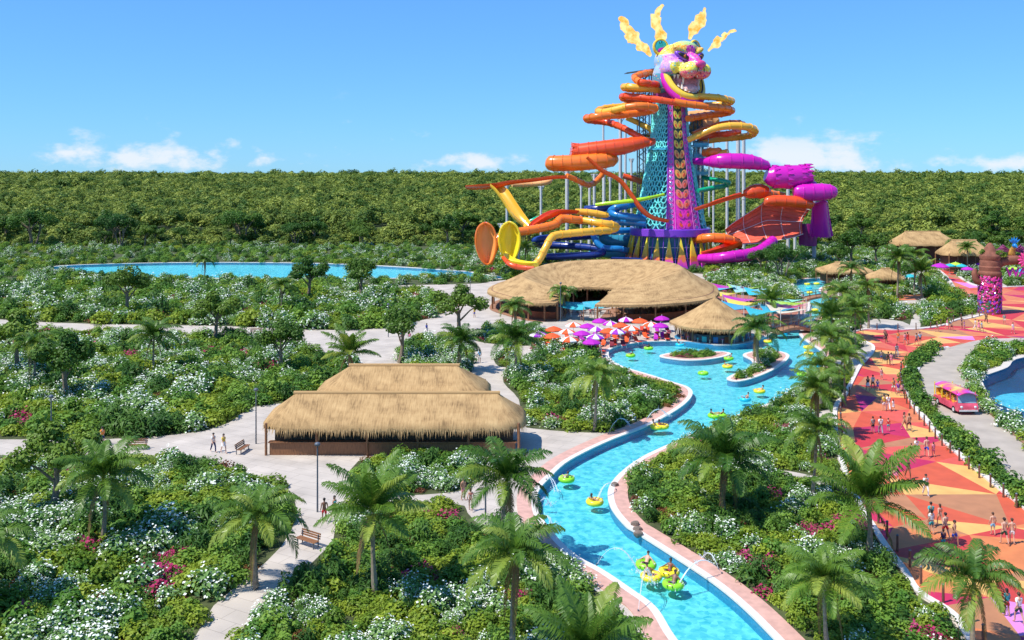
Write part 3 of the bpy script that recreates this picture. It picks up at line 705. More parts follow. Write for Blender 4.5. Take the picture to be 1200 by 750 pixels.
# ---- palms
def palm_crown(seed, nf=19, L=3.0, droop=.9, npair=50):
    r_ = random.Random(seed); VV = []; Q = []; MI = []
    for i in range(nf):
        az = i * 2.39996 + r_.uniform(-.2, .2); el = math.radians(84 - 84 * (i / (nf - 1)) + r_.uniform(-8, 8)); Lf = L * r_.uniform(.85, 1.12) * (.8 if i < 3 else 1)
        h = Vector((math.cos(az), math.sin(az), 0)); p = Vector((0, 0, 0)); ang = el; pts_ = [p.copy()]; n = 12
        for k in range(n):
            d = h * math.cos(ang) + Vector((0, 0, math.sin(ang))); p = p + d * (Lf / n); pts_.append(p.copy()); ang -= droop * r_.uniform(.9, 1.1) / n * (1.0 + k / n)
        side = Vector((-h.y, h.x, 0)); mt = 1 if r_.random() < .28 else 0
        if i >= nf - 2: mt = 2; pts_ = [Vector((p_.x * .35, p_.y * .35, p_.z * 1.1 - .12 * k_)) for k_, p_ in enumerate(pts_)]
        # rachis
        for k in range(n):
            a, b_ = pts_[k], pts_[k + 1]; w0 = .035 * L / 3 * (1 - k / n * .8); o = len(VV)
            VV += [a - side * w0, a + side * w0, b_ + side * w0 * .9, b_ - side * w0 * .9]; Q.append((o, o + 1, o + 2, o + 3)); MI.append(1)
        for k in range(npair):
            t = .12 + .88 * (k + .5) / npair; f = t * n; i0 = min(int(f), n - 1); a = pts_[i0].lerp(pts_[i0 + 1], f - i0); fw = (pts_[i0 + 1] - pts_[i0]).normalized()
            up = side.cross(fw).normalized()
            if up.z < 0: up = -up
            ll = Lf * (.11 if mt == 2 else .27) * (math.sin(PI * min(1, t * .88 + .12)) ** .6) * r_.uniform(.85, 1.1); w = .034 * L / 3
            for sg in (-1, 1):
                d = (side * sg * .86 + fw * (.42 + .5 * t) + up * r_.uniform(-.05, .38)).normalized(); m1 = a + d * ll * .5; d2 = (d + Vector((0, 0, -.95 - .5 * r_.random()))).normalized(); e = m1 + d2 * ll * .55
                o = len(VV); VV += [a - fw * w * .6, a + fw * w * .6, m1 + fw * w, m1 - fw * w, e]
                Q += [(o, o + 1, o + 2, o + 3), (o + 3, o + 2, o + 4, o + 4)]; MI += [mt, mt]
    me = bpy.data.meshes.new('palm_crown'); me.from_pydata(VV, [], [f if f[2] != f[3] else f[:3] for f in Q]); me.materials.append(L_palm); me.materials.append(L_palm2); me.materials.append(L_dead); me.polygons.foreach_set('material_index', MI); me.update(); return me
def palm_trunk(seed, r0=.17, r1=.10):
    r_ = random.Random(seed); bx_, by_ = r_.uniform(-.03, .03), r_.uniform(-.03, .03); mb = MB(); n = 26; pts_, rr = [], []
    for k in range(n + 1):
        t = k / n; pts_.append(Vector((bx_ * math.sin(t * PI) * 3, by_ * math.sin(t * PI) * 3, t))); rr.append((r0 + (r1 - r0) * min(1, t * 2.2)) * (1.06 if k % 2 else .96) * (1.35 if k == 0 else 1))
    mb.tube(pts_, rr, 8); return mb
PALMS = []
for s_, nf, L_, dr in ((1, 21, 3.0, 1.25), (2, 24, 3.0, 1.05), (3, 18, 3.0, 1.5), (4, 22, 3.0, .62)):
    root = thing('palm_tree', 'x', 'palm tree'); palm_trunk(s_).obj('trunk', M_palmbark, root); c_ = link('crown', palm_crown(s_, nf, L_, dr), root); c_.location = (0, 0, 1); PALMS.append([root, False])
def palm(k, px, py, cy, rad_px, label, group=None, spin=None):
    """base at pixel (px,py), crown centre at row cy, crown radius in pixels"""
    p = G(px, py); d = p.y; hgt = CAM_H - (cy - HZ) * d / FPX; s = rad_px * d / FPX / 2.68
    return palm_at(k, p.x, p.y, hgt, s, label, group, spin)
def palm_at(k, x, y, hgt, s, label, group=None, spin=None):
    if not PALMS[k][1]: o = PALMS[k][0]; PALMS[k][1] = True
    else: o = copy_tree(PALMS[k][0])
    o.location = (x, y, 0); o.rotation_euler = (rnd(-.05, .05), rnd(-.05, .05), rnd(0, 6.28) if spin is None else spin); o['label'] = label; o['category'] = 'palm tree'
    if group: o['group'] = group
    elif 'group' in o: del o['group']
    for ch in o.children:
        if ch.name.startswith('trunk'): ch.scale = (s, s, hgt)
        else: ch.location = (0, 0, hgt); ch.scale = (s, s, s)
    return o
NEARP = [
 (1, 590, 652, 566, 62, 'palm in front of the left thatched hut, crown over the plaza beside the river'),
 (0, 601, 775, 652, 70, 'palm lowest left, rising from the near left bed beside the river'),
 (3, 682, 868, 768, 84, 'palm at the bottom edge whose upright frond covers the near river bank'),
 (1, 848, 607, 542, 62, 'broad palm in the middle of the long bed right of the river'),
 (0, 951, 588, 506, 42, 'slim palm in the long bed beside the walkway, nearest left of the walkway edge'),
 (3, 1018, 652, 588, 78, 'large palm with long fronds hanging over the left edge of the red walkway'),
 (1, 970, 765, 684, 58, 'palm at the bottom of the long bed, left of the walkway posts'),
 (0, 1141, 775, 684, 66, 'palm at the bottom right standing before the red walkway'),
 (2, 697, 505, 442, 40, 'palm standing alone in the garden bed in the bend left of the river'),
 (1, 603, 444, 400, 34, 'palm on the plaza left of the garden in the river bend'),
 (0, 604, 383, 361, 22, 'small palm before the left end of the oval thatched roof'),
 (2, 658, 374, 344, 21, 'palm standing in the open mouth of the oval thatched restaurant'),
 (0, 889, 432, 388, 34, 'palm on the right island of the river beside the float-up bar'),
 (3, 905, 379, 353, 24, 'palm between the shade sails and the lower footbridge'),
 (1, 540, 436, 402, 30, 'palm under the broad tree at the left of the plaza'),
 (0, 974, 462, 398, 36, 'palm beside the river bend, highest of the cluster left of the walkway bend'),
 (2, 962, 478, 432, 34, 'palm leaning over the water at the right river bank'),
 (1, 958, 512, 458, 36, 'palm at the right river bank below the leaning palm'),
 (0, 990, 470, 418, 30, 'palm in the cluster beside the pale side path to the walkway'),
 (3, 975, 428, 372, 30, 'palm right of the lower footbridge'),
 (1, 1003, 420, 366, 28, 'palm at the corner of the red walkway bend'),
 (0, 985, 398, 345, 26, 'palm above the lower footbridge, right of the river channel'),
 (2, 1018, 385, 338, 24, 'palm in the bed above the walkway bend, left of its middle'),
 (0, 1000, 350, 316, 18, 'palm beside the small thatched hut by the upper footbridge'),
 (1, 1051, 350, 303, 23, 'tall palm before the far thatched roofs, leftmost of the three there'),
 (0, 1071, 345, 301, 21, 'tall palm before the far thatched roofs, middle of the three there'),
 (3, 1080, 350, 319, 22, 'shorter palm with spreading crown before the far thatched roofs'),
 (0, 1118, 312, 287, 14, 'palm in front of the right far thatched roof'),
 (1, 1134, 320, 291, 12, 'palm between the far thatched roofs and the clay arch'),
 (1, 616, 312, 291, 13, 'small palm under the yellow slide, right of the yellow shell'),
 (0, 596, 312, 288, 11, 'small palm between the orange and the yellow slide shells'),
 (2, 655, 306, 291, 11, 'small palm at the foot of the tall steel column behind the oval roof'),
 (0, 955, 306, 291, 11, 'small palm at the foot of the rightmost slide column'),
]
for i, a in enumerate(NEARP): palm(*a)
for i, (px, py, cy, rr, lab) in enumerate([(300, 690, 610, 60, 'palm in the low left garden, right of the others there'), (120, 640, 560, 56, 'palm in the middle of the low left garden'), (-20, 720, 640, 70, 'palm at the left edge of the low left garden'),
   (410, 470, 415, 36, 'palm behind the left thatched hut'), (330, 372, 336, 20, 'palm by the shallow lagoon'), (180, 440, 395, 30, 'palm in the far left garden, right one'), (40, 455, 405, 34, 'palm in the far left garden, left one'),
   (440, 700, 600, 70, 'palm left of the near left bed'), (240, 330, 305, 14, 'small palm beyond the shallow lagoon')]): palm(i % 4, px, py, cy, rr, lab)
# ================================================================== jaguar tower
TD = 257.0; PXM = FPX / TD; TX = (785 - 600) / PXM; TY = TD
tower = thing('jaguar_tower', 'tall tower with a roaring painted jaguar head above teal scales and a magenta panel', 'tower', (TX, TY, 0))
def tz(py): return CAM_H - (py - HZ) / PXM
def trad(z):
    zs = [9, 12, 16, 20, 25, 29, 32.5, 36, 40, 44.5, 47]; rr = [9.9, 9.3, 8.5, 7.7, 6.8, 6.1, 5.5, 5.0, 4.75, 4.4, 4.3]
    return float(np.interp(z, zs, rr))
def TP(phi, z, dr=0.0):
    r = trad(z) + dr; return Vector((TX + r * math.sin(phi), TY - r * math.cos(phi), z))
PH0, PH1 = math.radians(-14), math.radians(43)
M_core = pm('dark_teal_core', (.018, .13, .17), .6, var=.4, scale=.4)
mb = MB(); mb.lathe([(trad(z) - .75, z) for z in np.linspace(9.5, 45, 16)], 40, 0, (TX, TY, 0)); mb.obj('core', M_core, tower)
# scale lattice of overlapping arcs
M_teal = gloss('turquoise_lattice', (.18, .80, .76))
mb = MB(); z = 10.2; row = 0
while z < 44.2:
    hh = 2.3 - (z - 10) * .018; ncol = 17; w = PI / ncol * .97
    for c in range(ncol):
        ph = (c + .5 * (row % 2)) * 2 * PI / ncol
        q = (ph + PI) % (2 * PI) - PI
        if q > PH0 - w * .35 and q < PH1 + w * .35: continue
        for fr, wd in ((1.0, .17), (.5, .15)):
            pts_ = [TP(ph + w * fr * math.sin(t), min(46, z + hh * 1.02 - hh * 1.25 * fr * math.cos(t)), .05) for t in np.linspace(-PI / 2, PI / 2, 11)]
            mb.tube(pts_, [wd * s for s in (.5, .8, 1, 1.1, 1.2, 1.25, 1.2, 1.1, 1, .8, .5)], 5, 0)
    z += hh * .66; row += 1
mb.obj('scale_lattice', M_teal, tower, smooth=False)
mb = MB()                                         # collar where the upper section slips into the lower
mb.lathe([(trad(31.2) + .1, 31.2), (trad(31.2) + .65, 31.25), (trad(31.2) + .65, 31.7), (trad(31.2) - .2, 31.75)], 40, 0, (TX, TY, 0), PH1, PH0 + 2 * PI); mb.obj('collar', C_LB, tower)
# magenta leaf panel
M_mag = pm('magenta_panel_paint', (.74, .02, .46), .4, var=.25, scale=1.5)
M_mag2 = gloss('violet_pattern', (.30, .05, .50)); M_pkl = gloss('pink_pattern', (.80, .22, .60))
LEAFC = [gloss('lemon_leaf_paint', (.85, .78, .08)), gloss('golden_leaf_paint', (.90, .62, .06)), gloss('amber_leaf_paint', (.90, .40, .08)), gloss('coral_leaf_paint', (.88, .22, .16)), gloss('rose_leaf_paint', (.82, .04, .42))]
mb = MB(); ZP = np.linspace(9.6, 44.6, 22)
mb.shell([[TP(ph, z, .25) for ph in np.linspace(PH0, PH1, 11)] for z in ZP], off=(-.1, .4, 0)); mb.obj('leaf_panel', M_mag, tower)
pan = MB(); PW = PH1 - PH0; PC = (PH0 + PH1) / 2
for e in (PH0, PH1): pan.tube([TP(e, z, .3) for z in ZP], .22, 6, 0)
for e in (PC - PW * .27, PC + PW * .27): pan.tube([TP(e, z, .32) for z in ZP], .10, 5, 1)
z = 10.2
while z < 43.6:                                   # border ornaments
    for e in (-.385, .385):
        for k in range(2): pan.tube([TP(PC + PW * (e + .075 * math.cos(a) * (1 if k else .5)), z + .45 + .62 * math.sin(a) * (1 if k else .5), .30) for a in np.linspace(0, 2 * PI, 9)], .085, 4, (1 if k else 2))
    z += 1.45
pan.obj('panel_border', [M_mag2, M_pkl, C_LB], tower)
M_lcut = pm('dark_green_ground', (.04, .08, .06), .7)
lf = MB(); z = 10.0; i = 0; NL = 13; zz = np.linspace(10.6, 42.3, NL)
gmb = MB(); gmb.grid([[TP(ph, z, .285) for ph in np.linspace(PC - PW * .25, PC + PW * .25, 7)] for z in np.linspace(20, 44.4, 12)]); gmb.obj('panel_ground', M_lcut, tower)
for i, z in enumerate(zz):
    mi = min(4, int((1 - i / NL) * 4.6)); hL = 2.2 - i * .02
    for sg in (-1, 1):
        def ring(f, dz, dr, n=14):
            return [TP(PC + sg * PW * (.118 + .105 * f * math.cos(a) + .05 * f * math.sin(a)), z + 1.0 + dz + hL * .56 * f * math.sin(a), dr) for a in np.linspace(0, 2 * PI, n, endpoint=False)]
        for f, dz, dr, m_ in ((1.0, 0, .42, mi), (.42, -.25, .50, 5), (.16, .55, .50, 6)):
            R0, R1 = ring(f, dz, .29), ring(f, dz, dr); o = len(lf.v); n = 14; lf.v.extend(R0 + R1)
            for k in range(n): lf.f.append((o + k, o + (k + 1) % n, o + n + (k + 1) % n, o + n + k)); lf.m.append(m_)
            lf.f.append(tuple(o + n + k for k in range(n))); lf.m.append(m_)
lf.obj('leaf_pattern', LEAFC + [C_OR, M_lcut], tower)
# purple ring and pointed fins
mb = MB(); mb.lathe([(8.8, 8.1), (10.75, 8.1), (10.95, 8.3), (10.95, 10.0), (10.75, 10.2), (8.8, 10.2), (8.8, 8.1)], 56, 0, (TX, TY, 0)); mb.obj('ring', C_PU, tower)
m, nt, b = nodes('fin_flame_paint'); N, L = nt.nodes, nt.links
tc = N.new('ShaderNodeTexCoord'); sp = N.new('ShaderNodeSeparateXYZ'); L.new(tc.outputs['Object'], sp.inputs[0]); nz = N.new('ShaderNodeTexNoise'); nz.inputs['Scale'].default_value = 1.3; nz.inputs['Detail'].default_value = 2; L.new(tc.outputs['Object'], nz.inputs[0])
ad = N.new('ShaderNodeMath'); ad.operation = 'MULTIPLY_ADD'; L.new(nz.outputs['Fac'], ad.inputs[0]); ad.inputs[1].default_value = 3.4; L.new(sp.outputs['Z'], ad.inputs[2])
mrr = N.new('ShaderNodeMapRange'); mrr.inputs['From Min'].default_value = 0; mrr.inputs['From Max'].default_value = 10; L.new(ad.outputs[0], mrr.inputs['Value'])
rp = N.new('ShaderNodeValToRGB'); rp.color_ramp.interpolation = 'EASE'
for p_, c_ in ((.16, (.28, .03, .50, 1)), (.30, (.75, .06, .42, 1)), (.42, (.80, .18, .05, 1)), (.55, (.90, .45, .03, 1)), (.9, (.90, .75, .05, 1))): rp.color_ramp.elements.new(p_).color = c_
rp.color_ramp.elements.remove(rp.color_ramp.elements[0]); rp.color_ramp.elements.remove(rp.color_ramp.elements[-1])
L.new(mrr.outputs[0], rp.inputs[0]); L.new(rp.outputs[0], b.inputs['Base Color']); b.inputs['Roughness'].default_value = .35; M_fin = m
for k in range(22):
    ph = (k + .35) * 2 * PI / 22; f = MB(); c, s = math.sin(ph), -math.cos(ph); tx, ty = math.cos(ph), math.sin(ph)
    def fp(u, r, z): return Vector((TX + c * r + tx * u, TY + s * r + ty * u, z))
    f.add([fp(-1.42, 12.6, 0), fp(1.42, 12.6, 0), fp(0, 10.7, 8.15), fp(-1.42, 12.0, 0), fp(1.42, 12.0, 0), fp(0, 10.2, 8.15)], [(0, 1, 2), (5, 4, 3), (0, 2, 5, 3), (1, 4, 5, 2)], 0)
    o_ = f.obj('fin', M_fin, tower, smooth=False)
fr = MB()
for k in range(22):
    ph = (k + .85) * 2 * PI / 22; c, s = math.sin(ph), -math.cos(ph)
    fr.cyl((TX + c * 12.2, TY + s * 12.2, 0), (TX + c * 9.9, TY + s * 9.9, 8.2), .10, n=6, m=0)
    ph2 = ph + PI / 22; fr.cyl((TX + c * 9.2, TY + s * 9.2, 0), (TX + math.sin(ph2) * 9.6, TY - math.cos(ph2) * 9.6, 8.2), .10, n=5, m=1)
for zz_ in (2.6, 5.4): fr.torus((TX, TY, zz_), 11.4 - zz_ * .18, .09, 44, 5, 1)
fr.obj('skirt_frame', [C_PU, M_steel], tower)
mb = MB(); mb.lathe([(8.3, 0), (8.0, 4), (8.2, 8.2)], 32, 0, (TX, TY, 0)); mb.obj('base_drum', pm('mid_blue_base', (.05, .22, .36), .6, var=.3, scale=.5), tower)  # mid-blue drum behind the fins, tone slightly uneven

# ---- head (local: faces -Y, z up from the neck)
HC = Vector((TX + 1.9, TY - 1.0, tz(120))); HR = Matrix.Rotation(math.radians(27), 3, 'Z')
def HP(x, y, z): return HC + HR @ Vector((x, y, z))
def remeshed(ells, vox, smooth_it=6):
    t = MB()
    for c, r, *rot in ells: t.ell(c, r, 20, 14, 0, rot[0] if rot else None)
    me = bpy.data.meshes.new('tmp'); me.from_pydata(t.v, [], t.f); ob = bpy.data.objects.new('tmp', me); COL.objects.link(ob)
    md = ob.modifiers.new('r', 'REMESH'); md.mode = 'VOXEL'; md.voxel_size = vox
    m2 = ob.modifiers.new('s', 'SMOOTH'); m2.iterations = smooth_it; m2.factor = .5
    dg = bpy.context.evaluated_depsgraph_get(); out = bpy.data.meshes.new_from_object(ob.evaluated_get(dg)); bpy.data.objects.remove(ob); bpy.data.meshes.remove(me); return out
def RX(a): return Matrix.Rotation(math.radians(a), 3, 'X')
def RY(a): return Matrix.Rotation(math.radians(a), 3, 'Y')
def RZ(a): return Matrix.Rotation(math.radians(a), 3, 'Z')
E = [((0, .6, 11.0), (6.0, 6.2, 5.0)), ((0, -2.2, 13.4), (4.6, 4.0, 2.8), RX(-18)), ((0, -6.4, 11.0), (1.9, 3.6, 1.7), RX(22)), ((0, -7.6, 9.3), (1.9, 2.6, 1.5))]
for s in (-1, 1):
    E += [((s * 2.25, -7.7, 7.8), (2.25, 2.8, 2.2)), ((s * 4.5, -2.6, 9.0), (2.3, 3.4, 2.6)), ((s * 2.7, -4.8, 13.3), (2.5, 1.5, .85), RY(s * -28)), ((s * 4.7, .9, 6.4), (1.9, 3.4, 4.2)), ((s * 3.6, -5.1, 10.0), (1.9, 1.3, 1.1))]
E += [((0, 3.2, 5.0), (4.9, 3.4, 6.2))]
hm = remeshed(E, .28, 3)
co = np.zeros(len(hm.vertices) * 3, np.float32); hm.vertices.foreach_get('co', co); co = co.reshape(-1, 3)
def lerp3(a, b_, t): return tuple(a[i] * (1 - t) + b_[i] * t for i in range(3))
cols = []
for x, y, z in co:
    ax = abs(x)
    if z > 14.9: c = (.55, .75, .25) if ax < 2.4 else (.92, .70, .04)
    elif z > 12.6 and ax > 1.3 + (14.9 - z) * .1: c = (.90, .36, .04) if z > 13.6 else (.92, .62, .05)
    elif z > 10.6 and ax < 2.2 and y < -2: c = (.80, .02, .48)
    elif z > 10.2 and y < -2: c = (.52, .20, .72) if ax > 2.2 else (.70, .05, .50)
    elif y < -6.2 and z < 7.6: c = (.85, .10, .22)
    elif y < -4.9: c = (.92, .72, .06) if ax > .8 else (.35, .62, .70)
    elif z > 7.6: c = (.30, .50, .66) if y > -1 else (.60, .33, .75)
    else: c = (.08, .35, .42)
    cols.append(c)
cols = np.array(cols)
ca = hm.color_attributes.new('paint', 'FLOAT_COLOR', 'POINT'); ca.data.foreach_set('color', np.column_stack([cols, np.ones(len(cols))]).astype(np.float32).ravel())
m, nt, b = nodes('painted_jaguar'); N, L = nt.nodes, nt.links
at = N.new('ShaderNodeAttribute'); at.attribute_name = 'paint'; tc = N.new('ShaderNodeTexCoord'); vo = N.new('ShaderNodeTexVoronoi'); vo.inputs['Scale'].default_value = 1.9; L.new(tc.outputs['Object'], vo.inputs[0])
r1 = N.new('ShaderNodeValToRGB'); r1.color_ramp.interpolation = 'CONSTANT'; e = r1.color_ramp.elements; e[0].color = (1, 1, 1, 1); e[1].position = .20; e[1].color = (0, 0, 0, 1); x_ = e.new(.34); x_.color = (1, 1, 1, 1); x_ = e.new(.46); x_.color = (0, 0, 0, 1)
L.new(vo.outputs['Distance'], r1.inputs[0])
hs = N.new('ShaderNodeHueSaturation'); hs.inputs['Hue'].default_value = .60; hs.inputs['Value'].default_value = 1.15; hs.inputs['Saturation'].default_value = .75; L.new(at.outputs['Color'], hs.inputs['Color'])
mx = N.new('ShaderNodeMix'); mx.data_type = 'RGBA'; mf = N.new('ShaderNodeMath'); mf.operation = 'MULTIPLY'; mf.inputs[1].default_value = .85; L.new(r1.outputs[0], mf.inputs[0]); L.new(mf.outputs[0], mx.inputs['Factor']); L.new(at.outputs['Color'], mx.inputs['A']); L.new(hs.outputs[0], mx.inputs['B'])
vp = N.new('ShaderNodeTexVoronoi'); vp.inputs['Scale'].default_value = 1.25; L.new(tc.outputs['Object'], vp.inputs[0])
dt = N.new('ShaderNodeMath'); dt.operation = 'LESS_THAN'; dt.inputs[1].default_value = .27; L.new(vp.outputs['Distance'], dt.inputs[0])
sc_ = N.new('ShaderNodeSeparateColor'); L.new(vp.outputs['Color'], sc_.inputs[0]); pr_ = N.new('ShaderNodeValToRGB'); pr_.color_ramp.interpolation = 'CONSTANT'
for p_, c_ in ((.0, (.85, .80, .75, 1)), (.24, (.75, .02, .45, 1)), (.40, (.05, .50, .55, 1)), (.56, (.90, .70, .05, 1)), (.70, (.03, .02, .05, 1)), (.80, (.90, .30, .04, 1)), (.90, (.30, .06, .55, 1))): pr_.color_ramp.elements.new(p_).color = c_
pr_.color_ramp.elements.remove(pr_.color_ramp.elements[-1]); L.new(sc_.outputs[0], pr_.inputs[0])
mx2 = N.new('ShaderNodeMix'); mx2.data_type = 'RGBA'; L.new(dt.outputs[0], mx2.inputs['Factor']); L.new(mx.outputs['Result'], mx2.inputs['A']); L.new(pr_.outputs[0], mx2.inputs['B'])
L.new(mx2.outputs['Result'], b.inputs['Base Color']); b.inputs['Roughness'].default_value = .4
hm.materials.clear(); hm.materials.append(m); hm.polygons.foreach_set('use_smooth', [True] * len(hm.polygons))
ho = link('head', hm, tower, HC - Vector(tower.location)); ho.rotation_euler = (0, 0, math.radians(27))
def hpart(name, mb, mats, parent=None):
    for i, p in enumerate(mb.v): mb.v[i] = Vector(p)
    o = mb.obj(name, mats); o.parent = parent or ho; return o
M_black = pm('black_paint', (.012, .012, .015), .4)
for s in (-1, 1):
    mb = MB(); ex, ey = (4.9, 1.0) if s < 0 else (5.3, -1.2)
    ex *= .97; mb.ell((s * ex, ey + .5, 14.9), (2.15, .7, 2.35), 18, 10, 0, RZ(s * 14)); mb.torus((s * ex, ey + .15, 14.95), 1.95, .34, 22, 8, 0, RZ(s * 14) @ RX(90)); eo = hpart('ear', mb, LEAFC[1])
    mb = MB(); mb.ell((s * ex, ey + .05, 15.0), (1.75, .35, 1.85), 16, 8, 0, RZ(s * 14)); mb.ell((s * (ex - .25), ey - .12, 14.0), (1.35, .35, .95), 12, 8, 1, RZ(s * 14))
    for q in (-40, 0, 40): mb.ell((s * ex + math.sin(math.radians(q)) * 1.0, ey - .28, 15.2 + math.cos(math.radians(q)) * 1.0), (.10, .1, .5), 6, 5, 2, RY(q))
    hpart('inner_ear', mb, [C_T, C_M, M_black], eo)
    mb = MB(); mb.ell((s * 2.85, -5.85, 11.8), (2.3, .85, 1.0), 16, 10, 0, RY(s * -30) @ RZ(s * 22)); mb.ell((s * 2.75, -6.4, 11.75), (1.85, .72, .66), 16, 10, 1, RY(s * -30) @ RZ(s * 22))
    mb.ell((s * 2.6, -6.75, 11.7), (.66, .5, .5), 12, 8, 2); mb.ell((s * 2.52, -7.15, 11.7), (.22, .2, .34), 8, 6, 1); hpart('eye', mb, [C_PU, M_black, pm('amber_iris', (.55, .16, .02), .25)])
    mb = MB()                                    # whisker stripes and brow bars
    for k in range(4): mb.tube([(s * (.9 + k * .62), -10.2 + k * .42, 9.0 + .1 * k), (s * (1.0 + k * .68), -10.25 + k * .40, 7.9), (s * (1.2 + k * .66), -9.9 + k * .4, 7.1)], [.06, .12, .06], 5)
    for k in range(6): mb.tube([(s * (1.6 + k * .62), -6.0 + k * .28, 13.3 + k * .2), (s * (1.5 + k * .62), -5.6 + k * .3, 14.3 + k * .15)], [.12, .07], 5)
    hpart('stripes', mb, M_black)
mb = MB(); mb.ell((0, -10.1, 9.35), (1.65, .85, 1.05), 16, 10); mb.ell((0, -10.2, 8.4), (.45, .5, .7), 10, 8); hpart('nose', mb, C_PK)
mb = MB(); jaw = cr([(-5.1, -2.0, 8.2), (-5.3, -3.2, 5.6), (-4.4, -5.0, 2.9), (-2.5, -6.7, 1.2), (0, -7.2, .85), (2.5, -6.7, 1.2), (4.4, -5.0, 2.9), (5.3, -3.2, 5.6), (5.1, -2.0, 8.2)], 5)
mb.tube([Vector(p) for p in jaw], [1.0] * len(jaw), 10); jo = hpart('lower_lip', mb, LEAFC[1])
mb = MB(); mb.tube([Vector(p) * .97 + Vector((0, -.55, .75)) for p in jaw], [.32] * len(jaw), 8); hpart('lip_line', mb, M_black, jo)
mb = MB(); mb.tube([Vector(p) * 1.02 + Vector((0, .8, -1.1)) for p in jaw], [1.25] * len(jaw), 10); hpart('chin', mb, C_M, jo)
mb = MB(); mb.ell((0, -2.0, 4.6), (4.9, 4.0, 4.6), 20, 14); hpart('mouth', mb, pm('coral_mouth', (.58, .20, .20), .5, var=.5, scale=1.2))
mb = MB(); mb.ell((0, -4.7, 3.3), (2.7, 2.6, 1.5), 16, 10, 0, RX(14)); hpart('tongue', mb, pm('pink_tongue', (.80, .45, .42), .5, var=.25, scale=2))
mb = MB()
for k in range(11):
    a = (k - 5) / 5 * 1.15; p = Vector((math.sin(a) * 4.2, -2.2 - math.cos(a) * 4.4, 1.9 + abs(k - 5) ** 1.5 * .20)); h_ = 1.9 if k in (2, 8) else 1.15; mb.tube([p, p + Vector((0, .15, h_))], [.5, .12], 8)
for s in (-1, 1):
    for k, (x, h_) in enumerate(((.7, .9), (1.5, 1.0), (2.6, 2.6), (3.6, 1.2), (4.3, 1.1))): mb.tube([(s * x, -8.6 + x * .95, 6.9), (s * x, -8.4 + x * .95, 6.9 - h_)], [.46, .08], 8)
hpart('teeth', mb, pm('ivory_teeth', (.78, .68, .58), .35, var=.1))
mb = MB(); mb.lathe([(5.0, -1.2), (5.3, .4), (5.2, 3), (5.4, 6)], 26, 0, (0, 2.6, 0)); hpart('neck', mb, pm('plum_neck', (.30, .03, .18), .5, var=.5, scale=1.2))
# ---- flames
m, nt, b = nodes('flame'); N, L = nt.nodes, nt.links; N.remove(b); em = N.new('ShaderNodeEmission'); nz = N.new('ShaderNodeTexNoise'); nz.inputs['Scale'].default_value = .55; nz.inputs['Detail'].default_value = 5
tc = N.new('ShaderNodeTexCoord'); L.new(tc.outputs['Object'], nz.inputs[0]); rp = N.new('ShaderNodeValToRGB'); e = rp.color_ramp.elements; e[0].position = .36; e[0].color = (1, .42, .06, 1); e[1].position = .58; e[1].color = (1, .80, .34, 1)
L.new(nz.outputs['Fac'], rp.inputs[0]); L.new(rp.outputs[0], em.inputs[0]); em.inputs[1].default_value = 1.0
lw = N.new('ShaderNodeLayerWeight'); lw.inputs[0].default_value = .28; trn = N.new('ShaderNodeBsdfTransparent'); ms = N.new('ShaderNodeMixShader'); mrx = N.new('ShaderNodeMapRange'); mrx.inputs['From Min'].default_value = .25; mrx.inputs['From Max'].default_value = .9
L.new(lw.outputs['Facing'], mrx.inputs['Value']); L.new(mrx.outputs[0], ms.inputs[0]); L.new(em.outputs[0], ms.inputs[1]); L.new(trn.outputs[0], ms.inputs[2]); L.new(ms.outputs[0], N['Material Output'].inputs[0]); M_fl = m
FL = [((763, 66), (756, 58), (744, 46), (735, 36), (727, 21), (1.0, 3.6, 4.6, 4.0, 1.2), 'flame leaning far left, the fattest above the left ear'), ((775, 49), (774, 40), (770, 30), (768, 18), (776, 9), (2.6, 5.4, 4.4, 3.0, .9), 'flame rising straight behind the left ear'),
      ((808, 46), (812, 36), (819, 27), (824, 18), (828, 10), (1.4, 3.8, 4.4, 3.4, .9), 'flame leaning slightly right between the ears'), ((830, 60), (836, 53), (845, 45), (851, 40), (861, 33), (.9, 2.3, 3.0, 2.0, .8), 'thin flame leaning far right beside the right ear')]
for a in FL:
    pts_ = cr([P(p[0], p[1], TD + 1) for p in a[:5]], 8); rr = [float(np.interp(i / (len(pts_) - 1) * 4, range(5), a[5])) * 1.35 / PXM for i in range(len(pts_))]
    base = Vector(pts_[0]); mb = MB(); mb.tube([Vector(p) for p in pts_], rr, 14)
    for i, v in enumerate(mb.v):
        n_ = noise.noise_vector(v * .55) * 1.25 + noise.noise_vector(v * 1.5) * .5; t = min(1, (v - base).length / 4); mb.v[i] = v + n_ * t
    tag(mb.obj('flame', M_fl, None, base, ang=80), a[6] + ' of the tower', 'flame', 'flames on the jaguar head')
